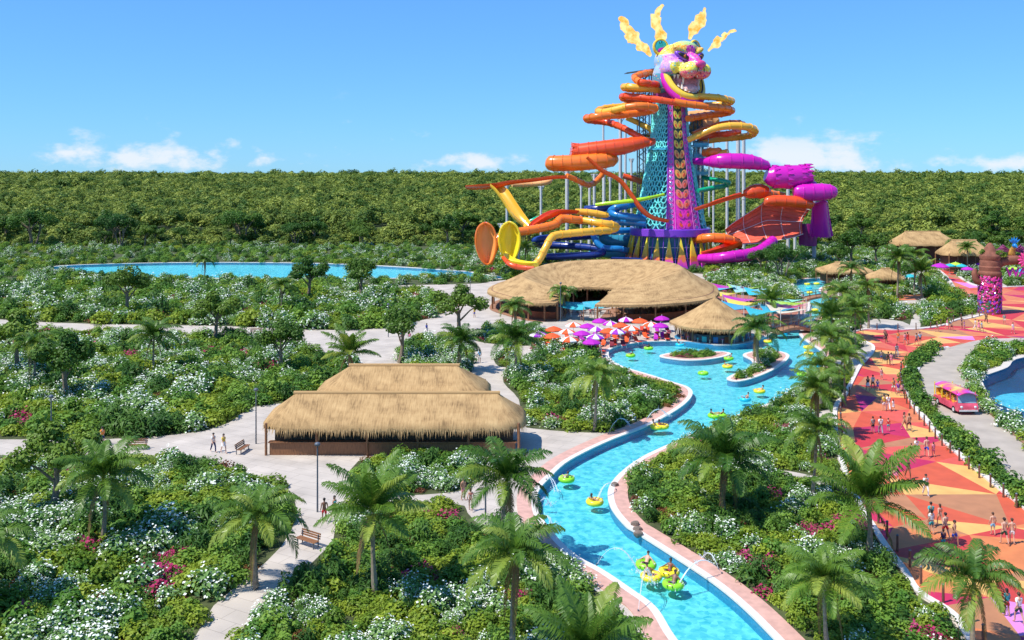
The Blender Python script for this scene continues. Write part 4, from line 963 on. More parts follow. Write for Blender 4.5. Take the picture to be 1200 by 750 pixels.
# ================================================================== water slides
def sp_(pts, n=6):
    """pixel polyline (px, py, extra depth, radius px) -> smooth world points and radii"""
    q = cr(pts, n); W, R = [], []
    for x, y, dd, r in q:
        d = TD + dd; W.append(P(x, y, d)); R.append(max(.2, r * d / FPX))
    return W, R
def flanged(mb, W, R, m=0, n=12, every=2.4, flare=1.12):
    """a tube with bolted joint rings"""
    mb.tube(W, R, n, m); acc = 0
    for i in range(1, len(W) - 1):
        acc += (W[i] - W[i - 1]).length
        if acc > every:
            acc = 0; t = (W[i + 1] - W[i - 1]).normalized() * .09; mb.tube([W[i] - t, W[i] + t], [R[i] * flare + .02] * 2, n, m, caps=True)
def channel(mb, W, R, m=0, n=9, m2=None):
    """open half-pipe"""
    rows = []; back = []
    for i, p in enumerate(W):
        t = (W[min(i + 1, len(W) - 1)] - W[max(i - 1, 0)]).normalized(); x = t.cross(Vector((0, 0, 1))).normalized(); y = x.cross(t).normalized()
        rows.append([p + x * (-R[i] * math.cos(PI * k / n)) - y * (R[i] * math.sin(PI * k / n) * 1.0) + y * R[i] * .35 for k in range(n + 1)])
        back.append([p + (q - p) * 1.10 for q in rows[-1]])
    mb.grid(rows, m if m2 is None else m2); mb.grid([r[::-1] for r in back], m)
    mb.grid([[r[0] for r in back], [r[0] for r in rows]], m); mb.grid([[r[-1] for r in rows], [r[-1] for r in back]], m)
def slide(name, label, parts):
    base = None; root = None
    for pn, kind, mat, pts in parts:
        W, R = sp_(pts)
        if root is None: root = thing(name, label, 'water slide', (W[0].x, W[0].y, 0))
        mb = MB()
        if kind == 'tube': flanged(mb, W, R)
        elif kind == 'chan': channel(mb, W, R)
        elif kind == 'funnel':
            flanged(mb, W, R, n=20, every=2.0, flare=1.06)
        mb.obj(pn, mat, root)
    return root
T, CH, FN = 'tube', 'chan', 'funnel'
slide('spiral_slide', 'orange tube slide in the topmost loop left of the jaguar chin', [('tube', T, C_O, [(778, 86, 6, 3.6), (766, 84.5, 3, 3.8), (752, 87, -2, 4), (743.5, 91, -5, 4), (750, 96, -8, 4)]), ('lower_tube', T, C_OR, [(750, 96, -8, 4), (758, 97.5, -8, 4), (772, 99, -3, 4), (790, 97, 4, 4)])])
slide('spiral_slide', 'short yellow tube slide below the topmost loop left of the tower', [('tube', T, C_Y, [(785, 107, 4, 3.8), (768, 105, -4, 4), (750, 103, -7, 4), (736, 101.5, -6, 4), (731, 102.5, -2, 3.8), (742, 105, 4, 3.6), (770, 104, 8, 3.6)])])
slide('spiral_slide', 'straight red tube slide passing under the jaguar chin', [('tube', T, C_OR, [(800, 122, -9, 3.2), (784, 119, -9, 3.8), (766, 116, -8, 4), (745, 113.5, -6, 4), (730, 113, -2, 4), (736, 117, 5, 3.6), (765, 118, 8, 3.6)])])
slide('spiral_slide', 'wide spiral tube slide, yellow above and orange below, winding down left of the tower', [('upper_tube', T, C_Y, [(766, 119, 9, 3.6), (735, 124, 6, 3.8), (712, 126.5, 3, 4), (701, 130, -2, 4), (710, 131, -6, 4), (734, 125.5, -9, 4.2)]),
   ('lower_tube', T, C_O, [(734, 125.5, -9, 4.3), (752, 124, -10, 4.4), (768, 127, -8, 4.4), (757, 131, -4, 4.3), (730, 134.5, -6, 4.3), (700, 136.5, -8, 4.3), (687, 138.5, -3, 4.2)]), ('tail_tube', T, C_OR, [(687, 138.5, -3, 4.2), (692, 141, 4, 4), (712, 143.5, 4, 4), (728, 149, -2, 3.8), (745, 158, -6, 3.8), (763, 168.5, -8, 3.6)])])
slide('spiral_slide', 'amber tube slide half hidden behind the steel stair left of the tower', [('tube', T, C_Y, [(734, 138, 8, 3), (750, 145, 8, 3.2), (764, 153, 6, 3.4), (758, 160, 9, 3.4), (738, 164, 10, 3.2), (756, 163, 5, 3)])])
slide('spiral_slide', 'yellow tube slide making the upper loop right of the tower', [('tube', T, C_Y, [(796, 113.5, -8, 3.6), (815, 113, -7, 4), (838, 114, -7, 4), (853, 117, -3, 4), (857, 119, 2, 3.8), (846, 122, 7, 3.8), (820, 124, 9, 3.8)])])
slide('spiral_slide', 'red tube slide making the lower loop right of the tower', [('tube', T, C_O, [(790, 119, -9, 4), (806, 122, -9, 4.2), (832, 125, -8, 4.3), (852, 127.5, -4, 4.2), (857, 130, 0, 4), (848, 133, 3, 4), (826, 135.5, -1, 4), (806, 139, -6, 4)])])
slide('spiral_slide', 'yellow tube slide with a sharp bend above two tall columns right of the tower', [('tube', T, C_Y, [(806, 164, -6, 3.4), (818, 159, -7, 3.8), (838, 150.5, -8, 4), (858, 147.5, -8, 4.4), (876, 149, -7, 4.6), (884, 153, -3, 4.6), (880, 158, 2, 4.2), (866, 161, 6, 3.8), (838, 164, 8, 3.4), (816, 168, 8, 3.4)])])
slide('spiral_slide', 'orange tube slide doubling back just above the yellow sharp bend right of the tower', [('tube', T, C_O, [(812, 157, 0, 3), (828, 151, 2, 3.6), (846, 146, 3, 4), (864, 144.5, 4, 4), (872, 147, 8, 3.6)]), ('lower_tube', T, C_OR, [(820, 163, 3, 3), (838, 158, 1, 3.4), (852, 157, -2, 3.6), (866, 154, 2, 3.4)])])
slide('funnel_slide', 'wide peach shell slide behind the tower right below the red loop', [('shell', FN, C_PE, [(806, 135, 12, 5), (820, 138, 13, 9), (832, 139, 13, 9), (840, 144, 12, 5)]), ('lower_shell', FN, C_PE, [(806, 152, 12, 4), (818, 148, 12, 8), (834, 147, 12, 7)])])
def petals(mb, c, t, R, n, L_, m=0):
    """pointed petals round the mouth of a bowl, c centre, t axis"""
    t = t.normalized(); x = t.cross(Vector((0, 0, 1))).normalized(); y = x.cross(t).normalized()
    for k in range(n):
        a0, a1 = 2 * PI * k / n, 2 * PI * (k + 1) / n; am = (a0 + a1) / 2
        def q(a, f, s): return c + (x * math.cos(a) + y * math.sin(a)) * R * f + t * s
        mb.add([q(a0, 1, 0), q(am, 1.08, 0), q(a1, 1, 0), q(am, 1.06, L_), q(a0, .94, 0), q(a1, .94, 0), q(am, .98, L_)], [(0, 1, 3), (1, 2, 3), (5, 4, 6), (0, 3, 6, 4), (2, 5, 6, 3)], m)
s_ = slide('bowl_slide', 'thick orange-red tunnel slide with a jagged open end, upper one left of the tower', [('tunnel', FN, C_OR, [(669, 178, -6, 8.4), (676, 178.5, -6, 10), (700, 175.5, -7, 10), (730, 171.5, -8, 9.6), (752, 167, -8, 7), (766, 166, -6, 4)])])
W, R = sp_([(676, 178.5, -6, 10), (668, 177.5, -6, 10)]); mb = MB(); petals(mb, W[0], W[-1] - W[0], R[0], 9, 1.9); mb.obj('jagged_rim', C_OR, s_)
slide('bowl_slide', 'thick orange tunnel slide with rounded ends, lower one left of the tower', [('tunnel', FN, C_O, [(640, 190, -6, 4), (643, 190.5, -6, 8), (652, 191.5, -7, 9.4), (680, 190.5, -8, 9.6), (706, 188, -8, 9.6), (717, 187, -7, 8), (722, 187, -6, 4)])])
slide('chute_slide', 'steep red chute slide dropping from the lower thick tunnel to the foot of the tower', [('chute', CH, C_OR, [(688, 184, -14, 3), (698, 193, -14, 4), (706, 199.5, -14, 4.4), (726, 210.5, -14, 4.6), (740, 228, -14, 4.6), (752, 245, -14, 4.6), (764, 254, -13.5, 4.4), (783, 258.5, -13, 4)])])
slide('launch_slide', 'long orange-red halfpipe slide at far left with a yellow drop', [('halfpipe', CH, C_OR, [(547, 219, -10, 4.5), (560, 218.5, -11, 6), (578, 217, -12, 6), (600, 213, -12, 4.6), (624, 210.5, -12, 4), (650, 207, -12, 4), (664, 207, -12, 3.8)]), ('drop', CH, C_Y, [(578, 217, -12, 6), (587, 224, -14, 8), (596, 237, -16, 8), (606, 252, -18, 8.5), (617, 263, -20, 6)]), ('return_tube', T, C_O, [(664, 206, -10, 3.2), (676, 211, -8, 3.2), (688, 216.5, -5, 3.2), (697, 214, -1, 3.2), (706, 204, 3, 3)])])
slide('launch_slide', 'pale orange slide arm beneath the long orange-red halfpipe', [('tube', T, C_PE, [(600, 217, 0, 2), (620, 216, 2, 3), (640, 214, 2, 3), (646, 211, 4, 2)])])
slide('tube_slide', 'orange-red tube slide from behind the columns to the orange shell at far left', [('tube', T, C_OR, [(730, 206, 5, 3.2), (745, 210.5, 5, 3.4), (752, 213, 6, 3)])])
slide('trough_slide', 'ribbed red trough slide snaking to the ground beside the orange shell', [('ribbed_trough', CH, C_OR, [(623, 264, -20, 4), (634, 257, -18, 6), (648, 250, -16, 7), (662, 247.5, -14, 5.5), (676, 248, -12, 4)]), ('trough', T, C_O, [(688, 259, -14, 4), (674, 257.5, -17, 4.8), (658, 256.5, -18, 5), (650, 263, -20, 5), (630, 268, -22, 5), (606, 272, -24, 5), (590, 275, -25, 5), (582, 284, -26, 4.6), (577, 298, -27, 4.6), (573, 309, -27, 4)])])
slide('tube_slide', 'yellow tube slide with a hairpin bend low left of the tower', [('tube', T, C_Y, [(674, 248, -12, 3.6), (690, 249, -12, 4), (706, 251.5, -12, 4), (713, 252, -12, 3)]), ('hairpin', T, C_Y, [(684, 258, -16, 4), (700, 261, -18, 4.4), (714, 263, -18, 4.6), (722, 266, -16, 4.8), (714, 269.5, -18, 4.6), (690, 271.5, -22, 4.4), (664, 274, -24, 4.4), (648, 277, -26, 4.4), (640, 289, -28, 4.2), (633, 303, -29, 4.2), (626, 311, -30, 4)])])
def leafshell(name, label, cx, cy, hw, hh, dd, mat, mat2, depth=2.2, lean=.0):
    d = TD + dd; rows = []; k_ = d / FPX
    root = thing(name, label, 'water slide', P(cx, HZ + CAM_H * FPX / d, d))
    for j in range(15):
        v = -math.cos(PI * j / 14); w = hw * math.sqrt(max(.03, 1 - abs(v) ** 2.8)) * (1 - .30 * max(0, v)); rows.append([P(cx + lean * v * hh + w * u, cy + v * hh, d) + Vector((0, depth * (1 - u * u) * .8 - depth, 0)) for u in np.linspace(-1, 1, 11)])
    mb = MB(); mb.shell(rows, m=0, m2=1, off=(0, .35, 0)); mb.obj('shell', [mat, mat2], root)
    rim = [r[0] for r in rows] + [p for p in rows[-1][1:-1]] + [r[-1] for r in rows[::-1]] + [p for p in rows[0][1:-1][::-1]]
    mb = MB(); mb.tube(rim, .26, 7, 0, closed=True); mb.obj('rim', mat2, root); return root
leafshell('shell_slide', 'tall orange oval shell wall slide at far left', 570, 285, 12, 24, -30, gloss('light_orange_fibreglass', (.92, .36, .09)), C_O, lean=.04)
leafshell('shell_slide', 'yellow oval shell wall slide right of the orange shell', 597, 283, 12, 23, -26, C_YY, C_YY)
slide('trough_slide', 'bright yellow and orange splash trough on the ground under the yellow shell', [('trough', CH, C_YY, [(588, 296, -29, 4), (594, 303, -32, 6), (606, 308, -34, 7), (622, 310, -36, 7), (630, 309, -36, 5)]), ('edge', T, C_OR, [(590, 302, -34, 2.4), (598, 310, -37, 3), (612, 313.5, -38, 3), (626, 314, -39, 2)])])
slide('tube_slide', 'light blue tube slide in a tight bend left of the tower base', [('tube', T, C_B, [(748, 238, 0, 3), (738, 240.5, -6, 4), (724, 243, -9, 4.4), (716, 247.5, -8, 4.4), (722, 252, -10, 4.4), (738, 254, -11, 4.4), (756, 256, -10, 4)])])
slide('tube_slide', 'blue tube slide running flat below the light blue bend', [('tube', T, C_B, [(705, 257, -4, 4), (720, 259, -5, 5), (740, 260, -6, 5), (756, 262, -6, 4)])])
slide('tube_slide', 'navy tube slide behind the light blue bend', [('tube', T, C_DB, [(686, 245, 2, 4), (700, 244.5, 0, 4.4), (714, 243, 0, 4), (730, 240, 4, 3)])])
slide('tube_slide', 'small green tube slide behind the ribbed red trough', [('tube', T, C_G, [(617, 262, -6, 2.4), (628, 257, -6, 3), (644, 253, -4, 3)])])
slide('tube_slide', 'slim lime tube slide crossing the lower lattice of the tower', [('tube', T, C_LI, [(698, 240, -12, 1.8), (710, 238.5, -13, 2.2), (730, 236.5, -14, 2.4), (750, 234, -14, 2.4), (765, 231, -12, 2), (778, 228, -9, 1.6)])])
slide('tube_slide', 'green tube slide in a bend right of the tower', [('tube', T, C_G, [(824, 208, 2, 2.4), (838, 210.5, -2, 2.6), (851, 213, -4, 2.8), (854, 215.5, -2, 2.8), (848, 218, -1, 2.8), (834, 220.5, -4, 2.8), (818, 223.5, -6, 2.6)])])
slide('tube_slide', 'navy tube slide folding back and forth in the low slide tangle behind the oval roof', [('tube', T, C_DB, [(712, 276, 8, 3.6), (690, 277, 4, 4), (660, 278, 0, 4.2), (634, 280, -4, 4.2), (627, 283.5, -1, 4.2), (636, 287, 4, 4.2), (662, 288, 3, 4.2), (690, 290, -1, 4.2), (706, 293, -4, 4.2), (700, 298, -7, 4.2), (670, 300, -7, 4.2), (640, 301, -7, 4)])])
slide('bowl_slide', 'large light blue bowl slide beside the fins of the tower', [('bowl', FN, pm('deep_aqua_fibreglass', (.03, .22, .34), .3), [(696, 275, 6, 5), (704, 279, 5, 7), (716, 283, 5, 8), (732, 283, 5, 8), (746, 281, 6, 7)]), ('lower_bowl', FN, C_LB, [(690, 297, 6, 3), (710, 296, 6, 6), (735, 297, 6, 6)])])
slide('tube_slide', 'blue tube slide looping low beside the fins of the tower', [('tube', T, C_B, [(738, 270, 8, 3.6), (716, 271, 6, 3.8), (700, 273, 2, 3.8), (696, 277, -2, 3.8), (706, 290, -4, 3.8), (728, 292, -4, 3.8), (740, 296, 2, 3.6)]), ('runout', CH, C_DB, [(716, 303, -12, 4), (736, 304, -13, 5), (752, 305, -14, 5)])])
slide('tube_slide', 'short orange tube poking out above the magenta slide right of the tower', [('tube', T, C_O, [(826, 179, -2, 5), (836, 178.5, -5, 5.4), (844, 176, -4, 3)]), ('tail', T, C_Y, [(840, 183, -6, 3), (848, 179, -5, 3.4), (852, 177.5, -2, 2.6)])])
# magenta slide
s_ = slide('bowl_slide', 'glossy magenta slide with a scaled bowl and a flared wall, right of the tower', [('tunnel', FN, C_M, [(812, 189, -2, 4), (826, 189.5, -5, 4.6), (840, 189, -8, 8), (852, 188.5, -9, 9), (876, 189.5, -9, 9), (894, 193, -8, 6.5), (900, 195, -7, 4)]),
   ('lower_bowl', FN, C_M, [(930, 225, -10, 5), (934, 225, -10, 8), (944, 225.5, -10, 10.2), (966, 225, -10, 9.8), (976, 225, -10, 7.6), (980, 225, -10, 5)]), ('hump', FN, C_M, [(938, 221, -9, 6), (948, 215.5, -8, 4.5), (954, 218, -8, 5)]), ('runout', FN, C_M, [(820, 303, -15, 5), (836, 303, -18, 6), (848, 302, -20, 6.5), (862, 300.5, -20, 7), (880, 298, -18, 7), (893, 292, -16, 6), (906, 282, -12, 6)])])
W, R = sp_([(898, 204, -8, 8), (904, 206, -8, 12), (916, 207.5, -8, 13.6), (932, 206.5, -8, 13.2), (944, 204.5, -8, 11.5), (948, 203, -8, 11)]); mb = MB(); flanged(mb, W, R, n=22, every=99)
ax = (W[-1] - W[0]).normalized()
for fr_ in (.30, .52, .74, .95):
    i = int(fr_ * (len(W) - 1)); petals(mb, W[i] - ax * .9, ax, R[i] * 1.0, 13, 1.5 if fr_ < .9 else 2.0)
mb.obj('scaled_bowl', C_M, s_)
rows = []
for j in range(15):
    v = j / 14; w = 8.0 + 4.6 * v ** 1.4; cx = 961 + 4.5 * v
    rows.append([P(cx + w * u, 236 + 4 * u * u * (1 - v) + 41 * v + (2.2 * (k % 2) * v ** 6), TD - 5) + Vector((0, -3.4 * (1 - u * u) + 2.2 * v, 0)) for k, u in enumerate(np.linspace(-1, 1, 17))])
mb = MB(); mb.shell(rows, m=0, off=(0, .35, 0)); mb.tube([r[0] for r in rows], .4, 6); mb.tube(rows[0], .4, 6); mb.tube([r[-1] for r in rows], .4, 6); mb.obj('flared_wall', C_M, s_)
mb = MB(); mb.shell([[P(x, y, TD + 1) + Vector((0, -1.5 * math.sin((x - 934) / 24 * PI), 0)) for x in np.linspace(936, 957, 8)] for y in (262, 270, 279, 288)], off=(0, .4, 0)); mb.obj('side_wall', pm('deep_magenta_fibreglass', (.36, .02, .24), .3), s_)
# orange slide on the right
s_ = slide('bowl_slide', 'orange-red slide with a small funnel and a broad halfpipe wall, right of the tower', [('chute', CH, C_OR, [(815, 245, -10, 3.4), (832, 239, -12, 4), (848, 233.5, -12, 4.4), (862, 229.5, -12, 4.6), (872, 227, -10, 4)]), ('funnel', FN, C_OR, [(872, 227, -8, 4), (877, 226, -8, 6.6), (886, 224, -8, 8.4), (895, 224.5, -7, 8), (898, 225, -6, 5)]),
   ('lower_bowl', FN, C_OR, [(896, 236, -11, 4), (900, 236, -11, 6), (912, 235.5, -11, 7), (934, 237, -11, 7), (946, 239, -10, 6), (952, 239, -9, 3.6)]), ('connector', T, C_O, [(896, 226, -3, 4), (908, 227.5, 0, 4), (920, 229, 0, 3.4)]), ('runout', T, C_O, [(806, 284, -6, 4), (820, 280, -9, 5), (834, 278.5, -11, 5.4), (850, 279.5, -11, 5.4), (862, 283, -9, 5), (866, 288, -4, 4)]), ('lower_runout', CH, C_OR, [(822, 297, -14, 4), (836, 294, -14, 6), (850, 290, -13, 7), (864, 285, -10, 7)])])
TOPL = [(850, 268), (862, 259), (876, 250), (890, 241), (898, 236), (918, 239), (936, 243), (949, 246)]; BOTL = [(862, 285), (872, 286), (884, 285.5), (896, 284), (908, 282), (920, 280), (930, 278), (941, 274)]
rows = [[P(t_[0] + (b_[0] - t_[0]) * v, t_[1] + (b_[1] - t_[1]) * v, TD - 1 - 7.5 * v) + Vector((0, 3.4 * math.sin(v * PI), 0)) for v in np.linspace(0, 1, 9)] for t_, b_ in zip(cr(TOPL, 3), cr(BOTL, 3))]
mb = MB(); mb.shell(rows, m=0, off=(0, .3, 0)); 
for k in range(1, 9): mb.tube([r[min(k, 8)] + Vector((0, -.06, 0)) for r in rows], .10, 4)
mb.obj('halfpipe_wall', pm('burnt_orange_fibreglass', (.78, .13, .07), .35, var=.15, scale=.4), s_)
mb = MB()
for i in range(0, len(rows), 5): mb.tube([p + Vector((0, -.25, 0)) for p in rows[i]], .07, 5)
for k in (0, 4, 8): mb.tube([r[k] + Vector((0, -.25, 0)) for r in rows], .08, 5)
mb.obj('wall_frame', M_white, s_)
# steel columns
COLS = [(588, 262, 309, 2.0), (594, 216, 296, 1.5), (634, 218, 300, 1.5), (664.5, 200, 306, 2.2), (670, 274, 300, 1.4), (681, 216, 300, 1.3), (691, 216, 302, 1.6), (696.5, 204, 303, 1.7), (701, 274, 300, 1.2), (708, 198, 298, 1.6), (715, 208, 297, 1.3), (727, 138, 302, 2.0), (733, 150, 296, 1.4), (740, 186, 298, 1.3), (707, 142, 296, 1.3),
        (820.5, 102, 300, 1.1), (831, 172, 290, 1.2), (836, 152, 292, 1.2), (852, 154, 293, 1.7), (865, 150, 298, 2.5), (871.5, 156, 297, 2.1), (923.5, 214, 301, 2.0), (931.5, 240, 299, 1.7), (954, 232, 309, 2.3), (608, 290, 312, 1.4), (690, 275, 300, 1.4), (650, 279, 303, 1.2)]
for i, (px, pt, pb, w) in enumerate(sorted(COLS)):
    b_ = G(px, pb); d = b_.y; top = CAM_H - (pt - HZ) * d / FPX; r = w * d / FPX; o = thing('steel_column', 'pale steel column holding up the slides, %s from the left in the photo' % ordw(i), 'column', (b_.x, d, 0), 0, 'pale steel columns of the slides')
    mb = MB(); mb.cyl(b_, (b_.x, d, top), r, n=10); mb.cyl((b_.x, d, top * .45), (b_.x, d, top * .45 + .25), r * 1.18, n=10); mb.obj('post', M_steel, o)
    mb = MB(); mb.box((b_.x, d, top - .1), (r * 5, .3, .35)); mb.cyl((b_.x - r * 2.3, d, top), (b_.x, d, top - 1.8), .12, n=5); mb.cyl((b_.x + r * 2.3, d, top), (b_.x, d, top - 1.8), .12, n=5); mb.obj('bracket', M_steel, o)
    mb = MB(); mb.cyl((b_.x, d, 0), (b_.x, d, .35), r * 1.7, n=10); mb.obj('foot', M_conc, o)
# stair towers
def stair(label, x0, x1, y0, dd, levels, roof=None):
    d = TD + dd; X0, X1 = P(x0, 200, d).x, P(x1, 200, d).x; zt = CAM_H - (y0 - HZ) * d / FPX; w = 4.2
    root = thing('stair_tower', label, 'stair tower', ((X0 + X1) / 2, d, 0))
    mb = MB()
    for x in (X0, (X0 + X1) / 2, X1):
        for yy in (d - w / 2, d + w / 2): mb.cyl((x, yy, 0), (x, yy, zt), .19, n=6)
    z = 3.0; k = 0
    while z < zt - 3:
        mb.cyl((X0, d - w / 2, z), (X1, d - w / 2, z + 3), .08, n=4); mb.cyl((X1, d + w / 2, z), (X0, d + w / 2, z + 3), .08, n=4); z += 3; k += 1
    mb.obj('frame', M_dark, root); st = MB(); z = 1.0; k = 0
    while z < zt - 2:
        a = Vector((X0, d + (w / 4 if k % 2 else -w / 4), z)); b_ = Vector((X1, a.y, z + 2.6)); a, b_ = (a, b_) if k % 2 else (Vector((X1, a.y, z)), Vector((X0, a.y, z + 2.6)))
        for s in range(9):
            c = a.lerp(b_, (s + .5) / 9); st.box(c, (abs(X1 - X0) / 8, w * .42, .12))
        st.tube([a + Vector((0, -w * .2, 1)), b_ + Vector((0, -w * .2, 1))], .05, 4); z += 2.6; k += 1
    st.obj('stairs', M_dark, root); pl = MB()
    for py in levels:
        z = CAM_H - (py - HZ) * d / FPX; pl.box(((X0 + X1) / 2, d, z), (abs(X1 - X0) + 2.4, w + 1.6, .3))
        for yy in (-w / 2 - .7, w / 2 + .7): pl.tube([(X0 - 1.1, d + yy, z + 1.1), (X1 + 1.1, d + yy, z + 1.1)], .06, 4)
        for xx in np.linspace(X0 - 1.1, X1 + 1.1, 6): pl.cyl((xx, d - w / 2 - .7, z), (xx, d - w / 2 - .7, z + 1.1), .04, n=4)
    pl.obj('platforms', M_dark, root)
    if roof:
        a, b_ = P(roof[0], roof[1], d), P(roof[2], roof[3], d); r = MB(); r.shell([[a + Vector((0, -3, 0)), a + Vector((0, 3, .3))], [b_ + Vector((0, -3, 0)), b_ + Vector((0, 3, .3))]], .25); r.obj('roof', pm('grey_canopy', (.12, .17, .20), .5), root)
    return root
stair('dark steel stair tower left of the scaled body with a grey slanted roof', 748, 762, 87, 9, (115, 133, 158, 172, 206), (733, 86, 774, 80))
stair('dark steel stair tower right of the magenta leaf panel with teal landings', 811, 821, 136, 9, (139, 153, 171))
mb = MB(); d = TD + 2
r_ = thing('landing', 'teal railed landing right of the magenta panel', 'landing', P(820, 300, d))
for py in (172, 185, 205): a = P(820, py, d); mb.box(a, (4.2, 4, .22)); mb.cyl(a + V(-2.0, -2, 0), a + V(-2.0, -2, 2.3), .09, n=5); mb.cyl(a + V(2.0, -2, 0), a + V(2.0, -2, 2.3), .09, n=5); mb.tube([a + V(-2, -2, 1.2), a + V(2, -2, 1.2)], .07, 4); mb.box(a + V(0, -2, .6), (4, .06, .8))
mb.cyl(P(816, 172, d), V(P(816, 172, d).x, d, 0), .2, n=6); mb.cyl(P(824, 172, d), V(P(824, 172, d).x, d, 0), .2, n=6)
mb.obj('platforms', C_LB, r_)
# ================================================================== thatched roofs
m, nt, b = nodes('thatch'); N, L = nt.nodes, nt.links
uv = N.new('ShaderNodeUVMap'); mp = N.new('ShaderNodeMapping'); mp.inputs['Scale'].default_value = (6.5, .8, 1); L.new(uv.outputs[0], mp.inputs[0])
nz = N.new('ShaderNodeTexNoise'); nz.inputs['Scale'].default_value = 1.0; nz.inputs['Detail'].default_value = 7; nz.inputs['Roughness'].default_value = .65; L.new(mp.outputs[0], nz.inputs[0])
mp2 = N.new('ShaderNodeMapping'); mp2.inputs['Scale'].default_value = (.45, .55, 1); L.new(uv.outputs[0], mp2.inputs[0]); n2 = N.new('ShaderNodeTexNoise'); n2.inputs['Scale'].default_value = 1.0; n2.inputs['Detail'].default_value = 6; L.new(mp2.outputs[0], n2.inputs[0])
ad = N.new('ShaderNodeMath'); ad.operation = 'MULTIPLY_ADD'; L.new(nz.outputs['Fac'], ad.inputs[0]); ad.inputs[1].default_value = .5; mu = N.new('ShaderNodeMath'); mu.operation = 'MULTIPLY'; mu.inputs[1].default_value = .5; L.new(n2.outputs['Fac'], mu.inputs[0]); L.new(mu.outputs[0], ad.inputs[2])
rp = N.new('ShaderNodeValToRGB'); e = rp.color_ramp.elements; e[0].position = .33; e[0].color = (.17, .105, .05, 1); e[1].position = .68; e[1].color = (.62, .42, .20, 1); x_ = e.new(.5); x_.color = (.45, .285, .13, 1)
su = N.new('ShaderNodeSeparateXYZ'); L.new(uv.outputs[0], su.inputs[0]); cs = N.new('ShaderNodeMath'); cs.operation = 'MULTIPLY_ADD'; L.new(n2.outputs['Fac'], cs.inputs[0]); cs.inputs[1].default_value = .5; L.new(su.outputs['Y'], cs.inputs[2])
fr_ = N.new('ShaderNodeMath'); fr_.operation = 'FRACT'; L.new(cs.outputs[0], fr_.inputs[0]); a2 = N.new('ShaderNodeMath'); a2.operation = 'MULTIPLY_ADD'; L.new(fr_.outputs[0], a2.inputs[0]); a2.inputs[1].default_value = .015; L.new(ad.outputs[0], a2.inputs[2]); ad = a2
e[0].position = .33; e[1].position = .69; x_.position = .50
L.new(ad.outputs[0], rp.inputs[0]); L.new(rp.outputs[0], b.inputs['Base Color']); b.inputs['Roughness'].default_value = .95; b.inputs['Specular IOR Level'].default_value = .1
bp = N.new('ShaderNodeBump'); bp.inputs['Strength'].default_value = .8; bp.inputs['Distance'].default_value = .12; L.new(ad.outputs[0], bp.inputs['Height']); L.new(bp.outputs[0], b.inputs['Normal'])
M_thatch = m
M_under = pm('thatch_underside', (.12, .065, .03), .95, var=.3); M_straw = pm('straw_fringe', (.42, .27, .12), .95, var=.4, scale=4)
def thatch(name, rows, parent, th=.32, closed=False, fringe=.35, fr_rows=(0,), seed=1):
    """rows: list of stations, each a polyline from the eave up; straw fringe hangs from the listed ends"""
    nS, nK = len(rows), len(rows[0]); vs, fs, uvs, mi = [], [], [], []
    U = 0.0; up = [0.0]
    R = nS if closed else nS - 1
    for i in range(R): U += (Vector(rows[(i + 1) % nS][0]) - Vector(rows[i][0])).length * .5 + (Vector(rows[(i + 1) % nS][-1]) - Vector(rows[i][-1])).length * .5; up.append(U)
    for r in rows: vs += [Vector(p) for p in r]
    nT = len(vs); vs += [p - Vector((0, 0, th)) for p in vs[:nT]]
    vl = []
    for r in rows:
        a = 0; q = [0]
        for k in range(1, nK): a += (Vector(r[k]) - Vector(r[k - 1])).length; q.append(a)
        vl.append(q)
    for i in range(R):
        j = (i + 1) % nS
        for k in range(nK - 1):
            fs.append((i * nK + k, j * nK + k, j * nK + k + 1, i * nK + k + 1)); mi.append(0); uvs += [(up[i], vl[i][k]), (up[i + 1], vl[j][k]), (up[i + 1], vl[j][k + 1]), (up[i], vl[i][k + 1])]
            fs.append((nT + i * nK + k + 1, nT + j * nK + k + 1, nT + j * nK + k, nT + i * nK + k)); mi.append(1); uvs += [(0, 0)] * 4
        for k, o_ in ((0, 0), (nK - 1, 1)):
            f = (i * nK + k, nT + i * nK + k, nT + j * nK + k, j * nK + k); fs.append(f if o_ == 0 else f[::-1]); mi.append(0); uvs += [(up[i], 0), (up[i], .3), (up[i + 1], .3), (up[i + 1], 0)]
    if not closed:
        for i in (0, nS - 1):
            for k in range(nK - 1): fs.append((i * nK + k, i * nK + k + 1, nT + i * nK + k + 1, nT + i * nK + k)); mi.append(0); uvs += [(vl[i][k] * .3, 0), (vl[i][k + 1] * .3, 0), (vl[i][k + 1] * .3, .3), (vl[i][k] * .3, .3)]
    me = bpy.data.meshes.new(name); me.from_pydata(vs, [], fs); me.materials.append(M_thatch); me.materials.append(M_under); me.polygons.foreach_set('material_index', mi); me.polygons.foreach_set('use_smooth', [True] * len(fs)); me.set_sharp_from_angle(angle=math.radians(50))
    ul = me.uv_layers.new(name='UVMap'); ul.data.foreach_set('uv', np.array(uvs, np.float32).ravel())
    base = Vector(parent.location); me.transform(Matrix.Translation(-base)); me.update(); o = link('roof', me, parent)
    if fringe:
        r_ = random.Random(seed); mb = MB()
        for k in fr_rows:
            for i in range(R):
                a, b_ = Vector(rows[i][k]), Vector(rows[(i + 1) % nS][k]); nb = Vector(rows[i][k]) - Vector(rows[i][1 if k == 0 else -2]); nb.normalize(); ln = (b_ - a).length; c = max(1, int(ln / .10))
                for s in range(c):
                    p = a.lerp(b_, (s + r_.random()) / c) - Vector((0, 0, r_.uniform(0, th))); t = (b_ - a).normalized() * .045; d = nb * fringe * r_.uniform(.2, .7) + Vector((0, 0, -fringe * r_.uniform(.5, 1.2)))
                    mb.add([p - t, p + t, p + d], [(0, 1, 2)])
        fo = mb.obj('fringe', M_straw, None, smooth=False); fo.parent = o; fo.data.transform(Matrix.Translation(-base))
    return o
